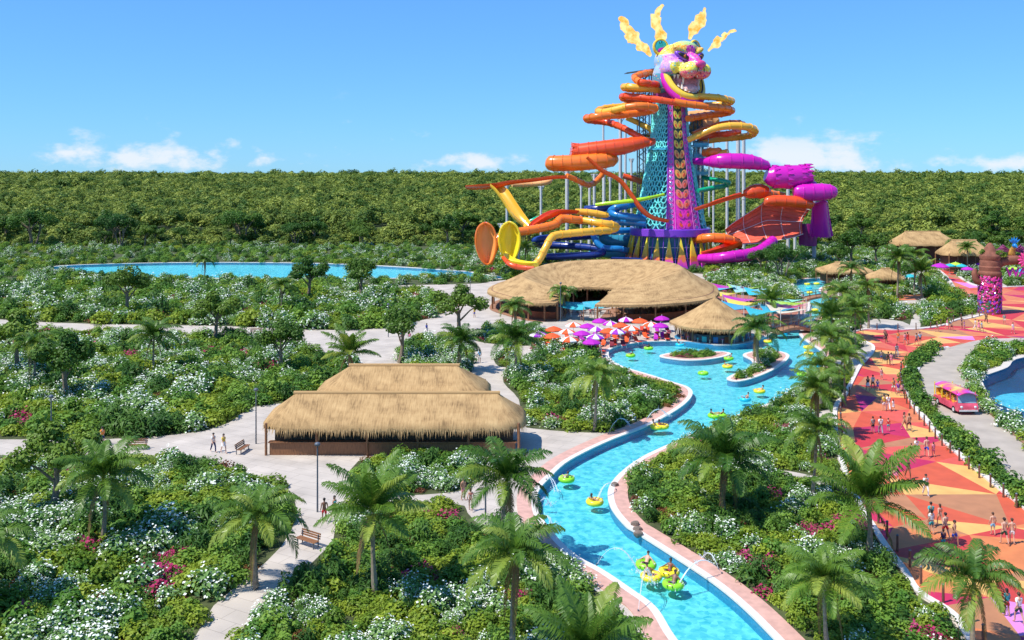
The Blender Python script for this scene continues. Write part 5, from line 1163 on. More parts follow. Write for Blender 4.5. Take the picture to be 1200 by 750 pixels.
M_bar = pm('rust_bar_front', (.32, .085, .03), .7, var=.25, scale=1.5); M_deck = pm('timber_deck', (.30, .15, .075), .75, var=.25, scale=1, stretch=(1, 8, 1))

# ---- oval restaurant with a horseshoe roof
rest_ = thing('thatched_restaurant', 'big oval thatched restaurant with a horseshoe roof open towards the river', 'restaurant', (16, 178, 0))
def ZP_(px, py, z): return G(px, py, z)
OUT = [(651, 355), (621, 355), (590, 348.5), (571, 341), (588, 331), (650, 323), (710, 320), (780, 321), (830, 330), (842, 343.5), (822, 352), (760, 357), (697, 357)]
RIM = [(668, 340, 166), (641, 334.5, 168), (621, 328, 171), (612, 322, 177), (625, 314, 185), (655, 307, 192), (705, 304, 195), (760, 304.5, 194), (788, 308, 187), (798, 313.5, 178), (785, 322, 172), (755, 331, 168), (719, 338, 166)]
INN = [(672, 341), (668, 340.5), (664, 339.5), (661, 338.5), (664, 337.5), (673, 337), (694, 336.5), (712, 337), (721, 337.5), (725, 338.5), (723, 339.5), (718, 340.5), (712, 341.5)]
st = [tuple(ZP_(*o, 3.2)) + tuple(P(*r)) + tuple(ZP_(*i_, 3.3)) for o, r, i_ in zip(OUT, RIM, INN)]
rows = []
for q in cr(st, 7):
    o, r, i_ = Vector(q[:3]), Vector(q[3:6]), Vector(q[6:]); o.z = 3.2; i_.z = min(3.3, r.z - .8)
    rows.append([o, o.lerp(r, .3) + V(0, 0, -.15), o.lerp(r, .65) + V(0, 0, -.12), o.lerp(r, .92) + V(0, 0, .0), r, r.lerp(i_, .1), r.lerp(i_, .4) + V(0, 0, -.2), r.lerp(i_, .75) + V(0, 0, -.2), i_])
thatch('roof', rows, rest_, .35, fringe=.4, fr_rows=(0, 8))
for i in range(0, len(rows), 4):
    for k, f in ((0, .13), (8, .1)):
        p = Vector(rows[i][k]).lerp(Vector(rows[i][4]), f); 
        if k == 8 and i % 8: continue
        mb = MB(); mb.cyl((p.x, p.y, 0), (p.x, p.y, p.z - .25), .16, .14, 8); mb.obj('post', M_wood, rest_)
mb = MB(); mb.tube([Vector(r[0]).lerp(Vector(r[4]), .13) + V(0, 0, -.15) for r in rows], .13, 6); mb.obj('ring_beam', M_wood, rest_)
def wallband(i0, i1, f, h, t=.18):
    a = [Vector(rows[i][0]).lerp(Vector(rows[i][4]), f) for i in range(i0, i1)]; c = [Vector(rows[i][0]).lerp(Vector(rows[i][4]), f + .04) for i in range(i0, i1)]
    m_ = MB(); m_.grid([[V(p.x, p.y, 0), V(p.x, p.y, h), V(q.x, q.y, h), V(q.x, q.y, 0)] for p, q in zip(a, c)]); return m_
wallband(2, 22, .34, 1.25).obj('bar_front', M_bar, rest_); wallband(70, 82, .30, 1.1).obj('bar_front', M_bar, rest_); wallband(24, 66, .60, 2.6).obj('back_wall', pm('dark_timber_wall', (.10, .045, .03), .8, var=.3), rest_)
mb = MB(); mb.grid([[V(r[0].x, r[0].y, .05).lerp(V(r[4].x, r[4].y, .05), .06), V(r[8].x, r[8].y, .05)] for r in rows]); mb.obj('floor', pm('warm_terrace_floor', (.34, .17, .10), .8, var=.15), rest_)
# courtyard pool strip, shade cloths, flowers
M_turq = pm('turquoise_cloth', (.04, .42, .48), .6, var=.1)
for i, (a, c, lab) in enumerate((((652, 358), (697, 361), 'turquoise shade cloth strung across the mouth of the oval restaurant, left'), ((684, 361), (728, 358), 'turquoise shade cloth strung across the mouth of the oval restaurant, middle'), ((722, 359), (752, 358), 'turquoise shade cloth under the right eave of the oval restaurant'))):
    A, B = G(*a, 2.4), G(*c, 2.4); t = thing('shade_sail', lab, 'shade sail', ((A.x + B.x) / 2, (A.y + B.y) / 2, 0), 0, None); mb = MB()
    mb.shell([[A.lerp(B, u) + V(0, v * 3.2, -.5 * math.sin(u * PI) * (1 - v) + .35 * v + (.25 if i == 1 else 0)) for v in np.linspace(0, 1, 5)] for u in np.linspace(0, 1, 9)], .03); mb.obj('cloth', M_turq if i != 1 else C_CY, t)
    mb = MB()
    for p in (A, B): mb.cyl((p.x, p.y, 0), p + V(0, 0, .1), .07, n=6)
    mb.obj('poles', M_wood, t)
r_ = random.Random(4)
for i in range(12):
    p = G(r_.uniform(668, 708), r_.uniform(344, 349)); o = link('courtyard_shrub', BUSH['pink' if i < 5 else 'white' if i < 9 else 'green'][0], None, (p.x, p.y, .05)); o.scale = (1.5, 1.5, 2.6 if i < 5 else 1.4); o.rotation_euler = (0, 0, i)
    tag(o, ('pink blossoming' if i < 5 else 'white-flowered' if i < 9 else 'green') + ' shrub in the courtyard of the oval restaurant', 'shrub', ('pink' if i < 5 else 'white' if i < 9 else 'green') + ' shrubs in the restaurant courtyard')
# tables and chairs under the roof
tb = thing('dining_table', 'dark dining table under the right wing of the oval restaurant', 'table', (0, 0, 0), 0, 'dining tables under the right wing'); mb = MB(); mb.box((0, 0, .74), (1.1, 1.1, .06)); mb.obj('tabletop', M_wood, tb); mb = MB(); mb.cyl((0, 0, 0), (0, 0, .71), .05); mb.cyl((0, 0, 0), (0, 0, .04), .3); mb.obj('pedestal', M_dark, tb)
chh = thing('dining_chair', 'dark dining chair under the right wing of the oval restaurant', 'chair', (0, 0, 0), 0, 'dining chairs under the right wing'); mb = MB(); mb.box((0, 0, .45), (.45, .45, .06)); mb.obj('seat', M_wood, chh); mb = MB(); mb.box((0, .22, .75), (.45, .05, .55)); mb.obj('backrest', M_wood, chh)
for x in (-.2, .2):
    for y in (-.2, .2): mb = MB(); mb.box((x, y, .21), (.05, .05, .42)); mb.obj('leg', M_dark, chh)
ft, fc = True, True
for i in range(16):
    q = rows[64 + int(i * 1.2)]; p = Vector(q[0]).lerp(Vector(q[4]), .45 + .3 * (i % 2)); o = tb if ft else copy_tree(tb); ft = False; o.location = (p.x, p.y, .06)
    for s in range(3):
        c = chh if fc else copy_tree(chh); fc = False; a = s * 2.1 + i; c.location = (p.x + math.sin(a) * .95, p.y + math.cos(a) * .95, .06); c.rotation_euler = (0, 0, -a)
for i in range(5):
    p = G(672 + i * 9, 368 - (i % 2) * 2); t = thing('long_table', 'long wooden table in the open mouth of the oval restaurant, %s from the left' % ordw(i), 'table', p, 0, 'long tables in the restaurant mouth'); mb = MB(); mb.box(p + V(0, 0, .76), (1.9, .8, .07)); mb.obj('tabletop', M_wood, t); mb = MB()
    for x in (-.8, .8):
        for y in (-.3, .3): mb.box(p + V(x, y, .36), (.07, .07, .72))
    mb.obj('legs', M_dark, t); mb = MB(); mb.box(p + V(0, -.75, .45), (1.9, .3, .06)); mb.box(p + V(-.7, -.75, .2), (.08, .25, .42)); mb.box(p + V(.7, -.75, .2), (.08, .25, .42)); mb.obj('bench', M_dark, t)

# ---- round float-up bar
bc = V((838 - 600) * 142 / FPX, 142.5, 0); bar = thing('float_up_bar', 'round float-up bar with a conical thatched roof standing at the edge of the river', 'bar', bc)
rows2 = []
for k in range(40):
    a = 2 * PI * k / 40; R_ = 6.55 + .12 * math.sin(a * 5) + .1 * math.sin(a * 11); d_ = V(math.cos(a), math.sin(a), 0)
    rows2.append([bc + d_ * R_ + V(0, 0, 2.35), bc + d_ * R_ * .72 + V(0, 0, 3.25), bc + d_ * R_ * .42 + V(0, 0, 4.45), bc + d_ * R_ * .16 + V(0, 0, 5.55), bc + d_ * .12 + V(.1, 0, 6.1)])
thatch('roof', rows2[::-1][::-1], bar, .3, closed=True, fringe=.45)
mb = MB(); mb.cyl(bc + V(.1, 0, 6.0), bc + V(.1, 0, 6.5), .3, .1, 8); mb.obj('roof_cap', M_thatch, bar)
for k in range(12):
    a = 2 * PI * k / 12 + .2; p = bc + V(math.cos(a) * 5.3, math.sin(a) * 5.3, 0); mb = MB(); mb.cyl((p.x, p.y, -1), (p.x, p.y, 2.75), .13, n=8); mb.obj('post', M_wood, bar)
mb = MB(); mb.lathe([(4.7, -1), (4.7, 1.1), (5.0, 1.12), (5.0, 1.2), (4.3, 1.2)], 40, 0, bc); mb.obj('counter', pm('slate_counter', (.09, .085, .10), .6, var=.3, scale=2), bar)
for k in range(18):
    a = 2 * PI * k / 18; mb = MB(); mb.box(bc + V(math.cos(a) * 4.74, math.sin(a) * 4.74, .5), (.12, .7, .85), 0, a); mb.obj('counter_panel', [C_T, C_B, M_bar, pm('grey_panel', (.2, .2, .22), .6)][k % 4], bar)
mb = MB(); mb.lathe([(2.0, 0), (2.0, 2.9)], 20, 0, bc); mb.obj('back_bar', pm('dark_back_bar', (.05, .04, .05), .6, var=.5, scale=3), bar)
mb = MB(); mb.lathe([(6.0, -1.0), (6.0, .0), (5.7, .06), (1, .06)], 40, 0, bc); mb.obj('base', M_wall, bar)
for k in range(9):
    a = -PI / 2 + (k - 4) * .33; p = bc + V(math.cos(a) * 5.5, math.sin(a) * 5.5, 0); t = thing('bar_stool', 'low stool standing at the counter of the float-up bar, %s from the left' % ordw(k), 'stool', p + V(0, 0, .05), 0, 'stools of the float-up bar'); mb = MB(); mb.cyl(p + V(0, 0, .7), p + V(0, 0, .78), .2, n=12); mb.obj('seat', [M_wood, C_PK, C_T][k % 3], t); mb = MB(); mb.cyl(p + V(0, 0, .05), p + V(0, 0, .7), .04, n=6); mb.obj('stem', M_steel, t)

# ---- left hut (two hipped roofs) -----------------------------------------------------------
def hip(name, label, x0, x1, y0, y1, ze, zr, inset, wallcol, seed, th=.35, fr=.5, n=14, group=None, posts=True):
    cx, cy = (x0 + x1) / 2, (y0 + y1) / 2; t = thing(name, label, 'hut', (cx, cy, 0), 0, group)
    hw, hd = (x1 - x0) / 2, (y1 - y0) / 2; rx = max(.3, hw - inset); per = []
    pts_ = []
    m_ = n
    for i in range(m_): pts_.append((-hw + 2 * hw * i / m_, -hd))
    for i in range(m_ // 2): pts_.append((hw, -hd + 2 * hd * i / (m_ // 2)))
    for i in range(m_): pts_.append((hw - 2 * hw * i / m_, hd))
    for i in range(m_ // 2): pts_.append((-hw, hd - 2 * hd * i / (m_ // 2)))
    rws = []
    for x, y in pts_:
        # superellipse softened corner
        k = 1 - .13 * (abs(x) / hw) ** 4 * (abs(y) / hd) ** 4; e = V(cx + x * k, cy + y * k, ze + .08 * math.sin(x * 2.1 + y)); rr = V(cx + max(-rx, min(rx, x)), cy + y * .02, zr)
        rws.append([e, e.lerp(rr, .12) + V(0, 0, .16), e.lerp(rr, .5) + V(0, 0, .05), e.lerp(rr, .88), rr])
    thatch('roof', rws, t, th, closed=True, fringe=fr, seed=seed)
    mb = MB(); mb.tube([(cx - rx - .2, cy, zr), (cx + rx + .2, cy, zr)], .2, 8); mb.obj('ridge_roll', M_thatch, t)
    if posts:
        for i in range(6):
            for y in (y0 + .7, y1 - .7): mb = MB(); x = x0 + .7 + (x1 - x0 - 1.4) * i / 5; mb.cyl((x, y, 0), (x, y, ze + .25), .12, n=8); mb.obj('post', M_wood, t)
    mb = MB(); mb.box((cx, cy, ze / 2 - .05), (x1 - x0 - 2.4, (y1 - y0) * .55, ze - .1)); mb.obj('wall', wallcol, t)
    mb = MB(); mb.box((cx, y0 + 1.0, .55), (x1 - x0 - 2.0, .5, 1.1)); mb.box((cx, y0 + .95, 1.14), (x1 - x0 - 1.8, .7, .08)); mb.obj('counter', M_wood, t)
    return t
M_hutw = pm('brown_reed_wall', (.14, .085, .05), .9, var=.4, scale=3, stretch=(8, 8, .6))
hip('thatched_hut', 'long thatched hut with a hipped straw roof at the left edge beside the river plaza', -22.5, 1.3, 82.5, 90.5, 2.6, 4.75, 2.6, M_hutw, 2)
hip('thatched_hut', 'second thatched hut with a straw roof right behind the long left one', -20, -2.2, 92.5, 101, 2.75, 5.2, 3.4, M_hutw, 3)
hip('thatched_hut', 'far thatched roof building before the jungle, left one of two', 104.5, 122, 254, 264, 5.6, 8.9, 4, pm('far_hut_wall', (.16, .07, .05), .9), 4, fr=0)
hip('thatched_hut', 'far thatched roof building before the jungle, right one of two', 110, 122.5, 237, 246, 4.4, 7.8, 3.2, pm('far_hut_wall', (.16, .07, .05), .9), 5, fr=0)
hip('thatched_hut', 'small low thatched hut beside the upper footbridge', 71, 83, 213, 222, 2.5, 4.4, 4, M_bar, 6, fr=.3)
hip('thatched_hut', 'small thatched kiosk half hidden behind palms right of the upper river', 77, 84.5, 200, 206, 2.6, 4.4, 3, M_bar, 7, fr=.3)

# ================================================================== footbridges, shade sails
def bridge(label, a, c, w=2.2, arch=.7):
    A, B = G(*a), G(*c); t = thing('footbridge', label, 'bridge', (A + B) / 2); d = (B - A).normalized(); n = V(-d.y, d.x, 0); q = [A.lerp(B, u) + V(0, 0, .25 + arch * math.sin(u * PI)) for u in np.linspace(0, 1, 15)]
    mb = MB(); mb.shell([[p - n * w / 2, p + n * w / 2] for p in q], .18); mb.obj('deck', M_deck, t); mb = MB()
    for s in (-1, 1): mb.shell([[p + n * s * w / 2 + V(0, 0, -.30), p + n * s * w / 2 + V(0, 0, .12)] for p in q], off=n * .1 * s)
    mb.obj('side_beam', pm('red_brown_beam', (.36, .13, .07), .7, var=.2), t); mb = MB()
    for s in (-1, 1):
        for p in q[::2]: mb.cyl(p + n * s * w / 2 * .97, p + n * s * w / 2 * .97 + V(0, 0, 1.05), .055, n=6)
        mb.tube([p + n * s * w / 2 * .97 + V(0, 0, 1.05) for p in q], .045, 5); mb.tube([p + n * s * w / 2 * .97 + V(0, 0, .6) for p in q], .025, 4)
    mb.obj('railing', M_rope, t)
bridge('lower brown footbridge arching over the river right of the float-up bar', (907, 391), (953, 389)); bridge('upper brown footbridge arching over the river by the small low hut', (938, 353), (988, 351), 2.4)
SAILS = [(840, 337, 5.4, 'cyan', C_CY), (855, 336, 5.2, 'magenta', C_M), (848, 343, 4.6, 'yellow', C_YY), (869, 350, 4.6, 'magenta', C_M), (872, 354, 4.4, 'yellow', C_YY), (868, 358, 4.2, 'blue', C_LB), (882, 338, 6.4, 'pale teal', pm('pale_teal_cloth', (.30, .55, .52), .6)), (894, 341, 5, 'light cyan', C_CY), (872, 336.5, 4.6, 'lemon', C_LI), (921, 351, 4.6, 'mint', pm('mint_cloth', (.25, .62, .45), .6)), (923, 354.5, 5.2, 'lime', C_LI), (921, 358, 4.6, 'pink', C_PK), (912, 361, 4.2, 'sky blue', C_LB), (924, 362, 5, 'cream', pm('cream_cloth', (.66, .58, .44), .6)), (893, 364, 3.6, 'turquoise', M_turq)]
for i, (px, py, w, cn, mt) in enumerate(SAILS):
    p = G(px, py, 3.0); t = thing('shade_sail', '%s shade sail on poles over the terracotta terrace beyond the bar' % cn + (', front one' if (cn, i) in (('magenta', 3), ('yellow', 4)) else ', rear one' if cn in ('magenta', 'yellow') else ''), 'shade sail', (p.x, p.y, 0), 0, 'shade sails over the terrace'); hw, hd = w / 2 + .6, 2.0
    cr_ = [p + V(-hw, -hd, -.5), p + V(hw, -hd, .45), p + V(hw, hd, -.35), p + V(-hw, hd, .5)]; mb = MB()
    mb.shell([[cr_[0].lerp(cr_[3], v).lerp(cr_[1].lerp(cr_[2], v), u) - V(0, 0, .2 * math.sin(u * PI)) for v in np.linspace(0, 1, 5)] for u in np.linspace(0, 1, 7)], .03); mb.obj('cloth', mt, t); mb = MB()
    for q in cr_: mb.cyl((q.x, q.y, 0), q + V(0, 0, .1), .06, n=5)
    mb.obj('poles', M_steel, t)

# ================================================================== umbrellas and loungers
def make_umbrella(c1, c2):
    t = thing('sun_umbrella', 'x', 'sun umbrella'); mb = MB(); n = 8; R = 1.32; pz = [(0, 2.62), (.35, 2.50), (.75, 2.30), (1, 2.08)]
    for k in range(n):
        a0, a1 = 2 * PI * k / n, 2 * PI * (k + 1) / n; mi = 0 if (c2 is None or k % 2 == 0) else 1
        rr = [[V(math.cos(a) * R * f * s, math.sin(a) * R * f * s, z) for f, z in pz] + [V(math.cos(a) * R * 1.0 * s, math.sin(a) * R * s, 1.93)] for a, s in ((a0, 1), ((a0 + a1) / 2, .955), (a1, 1))]
        mb.grid([r[::-1] for r in rr], mi)
    mb.obj('canopy', [c1, c2 or c1], t); mb = MB(); mb.cyl((0, 0, 0), (0, 0, 2.72), .03, n=6); mb.obj('pole', M_white, t); mb = MB(); mb.cyl((0, 0, 0), (0, 0, .1), .3, n=12); mb.obj('base', M_conc, t); mb = MB(); mb.ell((0, 0, 2.7), (.06, .06, .08), 8, 6); mb.obj('finial', M_white, t); return t
F_or = pm('orange_canvas', (.80, .10, .015), .7, var=.05); F_mg = pm('magenta_canvas', (.45, .01, .42), .7, var=.05); F_wh = pm('white_canvas', (.80, .76, .72), .7, var=.04); F_pu = pm('purple_canvas', (.33, .02, .48), .7, var=.05)
F_te = pm('teal_canvas', (.02, .42, .46), .7, var=.05); F_li = pm('lime_canvas', (.45, .70, .05), .7, var=.05); F_bl = pm('blue_canvas', (.03, .35, .60), .7, var=.05); F_rd = pm('red_canvas', (.62, .05, .02), .7, var=.05); F_mr = pm('maroon_canvas', (.22, .02, .04), .7, var=.08)
UM = {'o': ['plain orange', make_umbrella(F_or, None), 0], 'm': ['plain magenta', make_umbrella(F_mg, None), 0], 'ow': ['orange and white', make_umbrella(F_or, F_wh), 0], 'pw': ['purple and white', make_umbrella(F_pu, F_wh), 0], 'mw': ['magenta and white', make_umbrella(F_mg, F_wh), 0], 't': ['plain teal', make_umbrella(F_te, None), 0], 'tw': ['teal and white', make_umbrella(F_te, F_wh), 0], 'l': ['plain lime', make_umbrella(F_li, None), 0], 'b': ['plain blue', make_umbrella(F_bl, None), 0]}
UML = [(631, 391, 'pw'), (649, 385, 'o'), (647, 393, 'o'), (664.5, 388, 'ow'), (672, 380, 'ow'), (667.5, 397, 'ow'), (682, 390, 'm'), (688.5, 381.5, 'm'), (699, 385, 'pw'), (697.5, 394, 'pw'), (693, 400, 'm'), (703, 375.5, 'm'), (715.5, 378.5, 'mw'), (713, 387, 'o'), (727.5, 380.5, 'o'), (740, 384, 'ow'), (733.5, 374, 'mw'), (750, 375.5, 'o'), (763, 379.5, 'ow'), (774, 381, 'm'), (775.5, 372.5, 'm'), (723, 388, 'pw')]
FAR = [(1101.7, 311, 'm', 1.5), (1107, 303, 'tw', 1), (1113, 310.5, 't', 1), (1120, 309, 'l', 1.1), (1127, 311, 't', 1), (1134, 314.5, 'm', 1.1), (1119, 306, 'm', 1), (1131, 301, 'mw', 1), (1188, 314, 'l', 1), (1197, 317, 'b', 1), (1067, 323, 't', 1), (1150, 309, 'm', 1), (1128, 306, 'l', .9)]
def place_um(px, py, k, sc, label, group):
    p = G(px, py, 2.25 * sc); e = UM[k]; o = e[1] if not e[2] else copy_tree(e[1]); e[2] += 1; o.location = (p.x, p.y, 0); o.rotation_euler = (0, 0, rnd(0, 6)); o.scale = (sc * rnd(.97, 1.05),) * 2 + (sc,); o['label'] = label; o['category'] = 'sun umbrella'; o['group'] = group; return p
def order_words(lst, key): 
    out = {}
    for k in set(l[2] for l in lst):
        s = sorted([l for l in lst if l[2] == k], key=key); n = len(s)
        for i, l in enumerate(s): out[id(l)] = ('the only' if n == 1 else 'leftmost' if i == 0 else 'rightmost' if i == n - 1 else ordw(i) + ' from the left')
    return out
ow = order_words(UML, lambda l: l[0]); UPOS = []
for l in UML: UPOS.append((place_um(l[0], l[1], l[2], .96, '%s umbrella on the river beach, %s of that colour there' % (UM[l[2]][0], ow[id(l)]), 'sun umbrellas on the river beach'), l, ow[id(l)]))
ow = order_words(FAR, lambda l: l[0])
for l in FAR: place_um(l[0], l[1], l[2], l[3], '%s umbrella in the far right plaza, %s of that colour there' % (UM[l[2]][0], ow[id(l)]), 'sun umbrellas in the far right plaza')
def make_lounger(c):
    t = thing('sun_lounger', 'x', 'sun lounger'); mb = MB(); mb.box((0, -.15, .34), (.62, 1.25, .07)); mb.obj('seat', c, t); M_ = Matrix.Rotation(math.radians(42), 3, 'X'); mb = MB(); mb.box((0, .76, .62), (.62, .75, .07), mat=M_); mb.obj('backrest', c, t); mb = MB()
    mb.box((-.33, .1, .27), (.05, 1.8, .06)); mb.box((.33, .1, .27), (.05, 1.8, .06)); mb.obj('frame', M_white, t)
    for x in (-.33, .33):
        for y in (-.7, .85): mb = MB(); mb.box((x, y, .13), (.05, .05, .26)); mb.obj('leg', M_white, t)
    return t
LG = [['orange', make_lounger(F_or), 0], ['maroon', make_lounger(F_mr), 0], ['magenta', make_lounger(F_mg), 0], ['red', make_lounger(F_rd), 0]]
r_ = random.Random(21)
def lounger(p, k, rz, label):
    e = LG[k]; o = e[1] if not e[2] else copy_tree(e[1]); e[2] += 1; o.location = p; o.rotation_euler = (0, 0, rz); o['label'] = label; o['category'] = 'sun lounger'; o['group'] = 'sun loungers on the river beach'
for p, l, w_ in UPOS:
    for s, sd in ((-1, 'left'), (1, 'right')):
        k = {'o': 0, 'ow': 0, 'm': 2, 'pw': 1, 'mw': 1}[l[2]] if s < 0 else r_.choice([0, 1, 3]); lounger(V(p.x + s * .85, p.y - .9, 0), k, r_.uniform(-.3, .3) + (0 if s < 0 else .1), '%s lounger on the %s side under the %s %s umbrella' % (LG[k][0], sd, w_.replace('the only', 'single'), UM[l[2]][0]))
for i, (px, py, k) in enumerate([(711, 398, 3), (722, 397, 0), (731, 396, 0), (739, 396, 1), (747, 393, 1), (752, 390, 3), (759, 390, 3), (777, 397, 2), (782, 397, 1), (700, 407, 1), (705, 402, 0)]): lounger(G(px, py), k, r_.uniform(-.5, .2), '%s lounger in the open sun at the river edge, %s from the left there' % (LG[k][0], ordw([6, 5, 0, 1, 2, 3, 4, 7, 8, 9, 10].index(i) if False else sorted([711, 722, 731, 739, 747, 752, 759, 777, 782, 700, 705]).index(px))))
# ================================================================== people
SKINS = [pm('skin_light', (.62, .36, .25), .5, var=.05), pm('skin_tan', (.46, .24, .145), .5, var=.05), pm('skin_brown', (.20, .095, .055), .5, var=.05)]
HAIRS = [pm('dark_hair', (.018, .012, .010), .6), pm('brown_hair', (.075, .035, .016), .6), pm('fair_hair', (.33, .20, .08), .6)]
CL = {n: pm(n + '_cloth', c, .8, var=.06, scale=6) for n, c in {'white': (.78, .77, .75), 'black': (.02, .02, .024), 'blue': (.03, .10, .55), 'light blue': (.20, .50, .72), 'red': (.60, .025, .03), 'pink': (.75, .22, .34), 'dark green': (.02, .07, .04), 'teal': (.03, .40, .42), 'grey': (.30, .30, .31), 'yellow': (.80, .58, .06), 'purple': (.28, .04, .42), 'orange': (.80, .25, .04), 'navy': (.015, .025, .10)}.items()}
def skin_obj(name, J, E, R, mats, parent, sub=1, root=0):
    """grow one continuous surface over the skeleton J (points), E (edges), R (radii)"""
    me = bpy.data.meshes.new(name); me.from_pydata([Vector(p) for p in J], E, []); o = bpy.data.objects.new(name, me); COL.objects.link(o)
    md = o.modifiers.new('skin', 'SKIN'); md.use_smooth_shade = True
    for i, r in enumerate(R):
        sv = me.skin_vertices[0].data[i]; sv.radius = (r, r) if not isinstance(r, tuple) else r; sv.use_root = (i == root)
    ss = o.modifiers.new('sub', 'SUBSURF'); ss.levels = sub; ss.render_levels = sub
    dg = bpy.context.evaluated_depsgraph_get(); out = bpy.data.meshes.new_from_object(o.evaluated_get(dg)); bpy.data.objects.remove(o); bpy.data.meshes.remove(me)
    out.name = name; out.materials.clear()
    for m_ in mats: out.materials.append(m_)
    out.polygons.foreach_set('use_smooth', [True] * len(out.polygons)); return out
def joinmb(me, mb):
    """adds small faces (nose, ears, eyes, fingers) to the body mesh"""
    bm = bmesh.new(); bm.from_mesh(me); vv = [bm.verts.new(p) for p in mb.v]
    for f, mi in zip(mb.f, mb.m):
        try: q = bm.faces.new([vv[i] for i in f]); q.material_index = mi; q.smooth = True
        except ValueError: pass
    bm.to_mesh(me); bm.free(); return me
def person_template(pose, female=False, top=True, bottom='shorts', longhair=False):
    t = thing('person', 'x', 'person'); sw = .17 if not female else .15
    if pose == 'sit':
        pel = V(0, .05, .12); chest = V(0, .33, .42); neck = V(0, .42, .56); hd = V(0, .40, .70); sp = V(0, .18, .26)
    else: pel = V(0, 0, .93); sp = V(0, -.01, 1.10); chest = V(0, .0, 1.32); neck = V(0, .0, 1.48); hd = V(0, -.02, 1.615)
    J = [pel, sp, chest, neck, hd + V(0, 0, -.055), hd + V(0, -.005, .035), hd + V(0, .0, .105)]; R = [(.125, .095), (.115, .085), (.15, .095), .052, .073, .094, .06]; E = [(0, 1), (1, 2), (2, 3), (3, 4), (4, 5), (5, 6)]
    if female: R[1] = (.10, .08); R[2] = (.13, .09); R[0] = (.135, .10)
    st = {'walk': 1, 'stand': .15, 'sit': 0}[pose]; tips = []
    for s in (-1, 1):
        i0 = len(J)
        if pose == 'sit':
            hip = pel + V(s * .10, -.03, 0); kn = V(s * .17, -.34, .30); an = V(s * .16, -.66, .16); toe = V(s * .17, -.80, .22); sh = chest + V(s * sw, 0, .05); el = V(s * .42, .22, .30); wr = V(s * .55, -.02, .26)
        else:
            f = s * st; hip = pel + V(s * .095, 0, -.03); kn = V(s * .105, -.15 * f - .03, .50 + .015 * abs(f)); an = V(s * .10, -.21 * f + (.10 if f < 0 else .0), .085 + (.10 if f < -.5 else 0)); toe = an + V(s * .02, -.17, -.045 - (.06 if f < -.5 else 0)); sh = chest + V(s * sw, .0, .08); el = V(s * (sw + .07), .17 * f + .03, 1.12); wr = V(s * (sw + .09), .20 * f - .12, .90 + .04 * abs(f))
        J += [hip, kn, an, toe]; R += [.088, .056, .04, .034]; E += [(0, i0), (i0, i0 + 1), (i0 + 1, i0 + 2), (i0 + 2, i0 + 3)]
        i1 = len(J); J += [sh, el, wr, wr + (wr - el).normalized() * .07]; R += [.058, .041, .029, .034]; E += [(2, i1), (i1, i1 + 1), (i1 + 1, i1 + 2), (i1 + 2, i1 + 3)]; tips.append((wr, (wr - el).normalized(), s))
    body = skin_obj('body', J, E, R, [SKINS[0], M_black, CL['white']], t); mb = MB()
    for wr, d, s in tips:
        side = V(0, 1, 0) if pose != 'sit' else V(1, 0, 0); side = (side - d * side.dot(d)).normalized(); cu = d.cross(side) * (-s * .02)
        for k in range(4):
            a = wr + d * .085 + side * (.024 * (1.5 - k)); ln = (.062, .072, .066, .05)[k]; mb.tube([a, a + d * ln * .5 + cu * .4, a + d * ln * .92 + cu * 1.4], [.0095, .009, .006], 5)
        a = wr + d * .035 - side * -.028; mb.tube([a, a + (d * .6 + side * .8).normalized() * .03, a + d * .05 + side * .035], [.011, .010, .007], 5)
    h = hd; fz = h + V(0, -.005, .02)
    mb.ell(fz + V(0, -.098, -.012), (.014, .02, .022), 6, 5)
    for s in (-1, 1): mb.ell(fz + V(s * .088, .005, -.005), (.014, .024, .034), 6, 5); mb.ell(fz + V(s * .034, -.084, .018), (.013, .008, .008), 6, 4, 2); mb.ell(fz + V(s * .034, -.090, .018), (.006, .005, .006), 5, 4, 1)
    mb.tube([fz + V(-.026, -.082, -.05), fz + V(0, -.090, -.053), fz + V(.026, -.082, -.05)], [.004, .006, .004], 4, 1)
    body = joinmb(body, mb); bo = link('body', body, t)
    hm_ = MB(); hm_.ell(h + V(0, .012, .055), (.100, .108, .092), 12, 8, 0, None, 0, PI * .56)
    if longhair: hm_.ell(h + V(0, .055, -.03), (.085, .06, .17), 10, 8)
    else: hm_.ell(h + V(0, .045, .02), (.088, .07, .085), 10, 7)
    hair = hm_.obj('hair', HAIRS[0], t); idx = [0, 1, 2]
    if top:
        a = [V(*sp) + (pel - sp) * .3, sp, chest, chest.lerp(neck, .62)]; JJ = a[:]; EE = [(0, 1), (1, 2), (2, 3)]; RR = [(.137, .105), (.13, .10), (.167, .112), .075]
        for k in (7, 15): i0 = len(JJ); JJ += [J[k + 4], J[k + 4].lerp(J[k + 5], .62)]; RR += [.074, .062]; EE += [(2, i0), (i0, i0 + 1)]
        link('shirt', skin_obj('shirt', JJ, EE, RR, [CL['white']], t, root=1), t)
    if bottom == 'shorts':
        JJ = [sp.lerp(pel, .75), pel]; RR = [(.125, .10), (.137, .108)]; EE = [(0, 1)]
        for k in (7, 15): i0 = len(JJ); JJ += [J[k], J[k].lerp(J[k + 1], .72)]; RR += [.105, .088]; EE += [(1, i0), (i0, i0 + 1)]
        link('shorts', skin_obj('shorts', JJ, EE, RR, [CL['blue']], t, root=1), t)
    elif bottom == 'skirt':
        mb = MB(); mb.lathe([(.115, 1.06), (.15, .98), (.185, .84), (.215, .66)], 14, 0, (0, 0, 0)); mb.lathe([(.205, .66), (.175, .84), (.14, .98)], 14, 0); mb.obj('skirt', CL['pink'], t)
    elif bottom == 'trousers':
        JJ = [sp.lerp(pel, .75), pel]; RR = [(.125, .10), (.135, .105)]; EE = [(0, 1)]
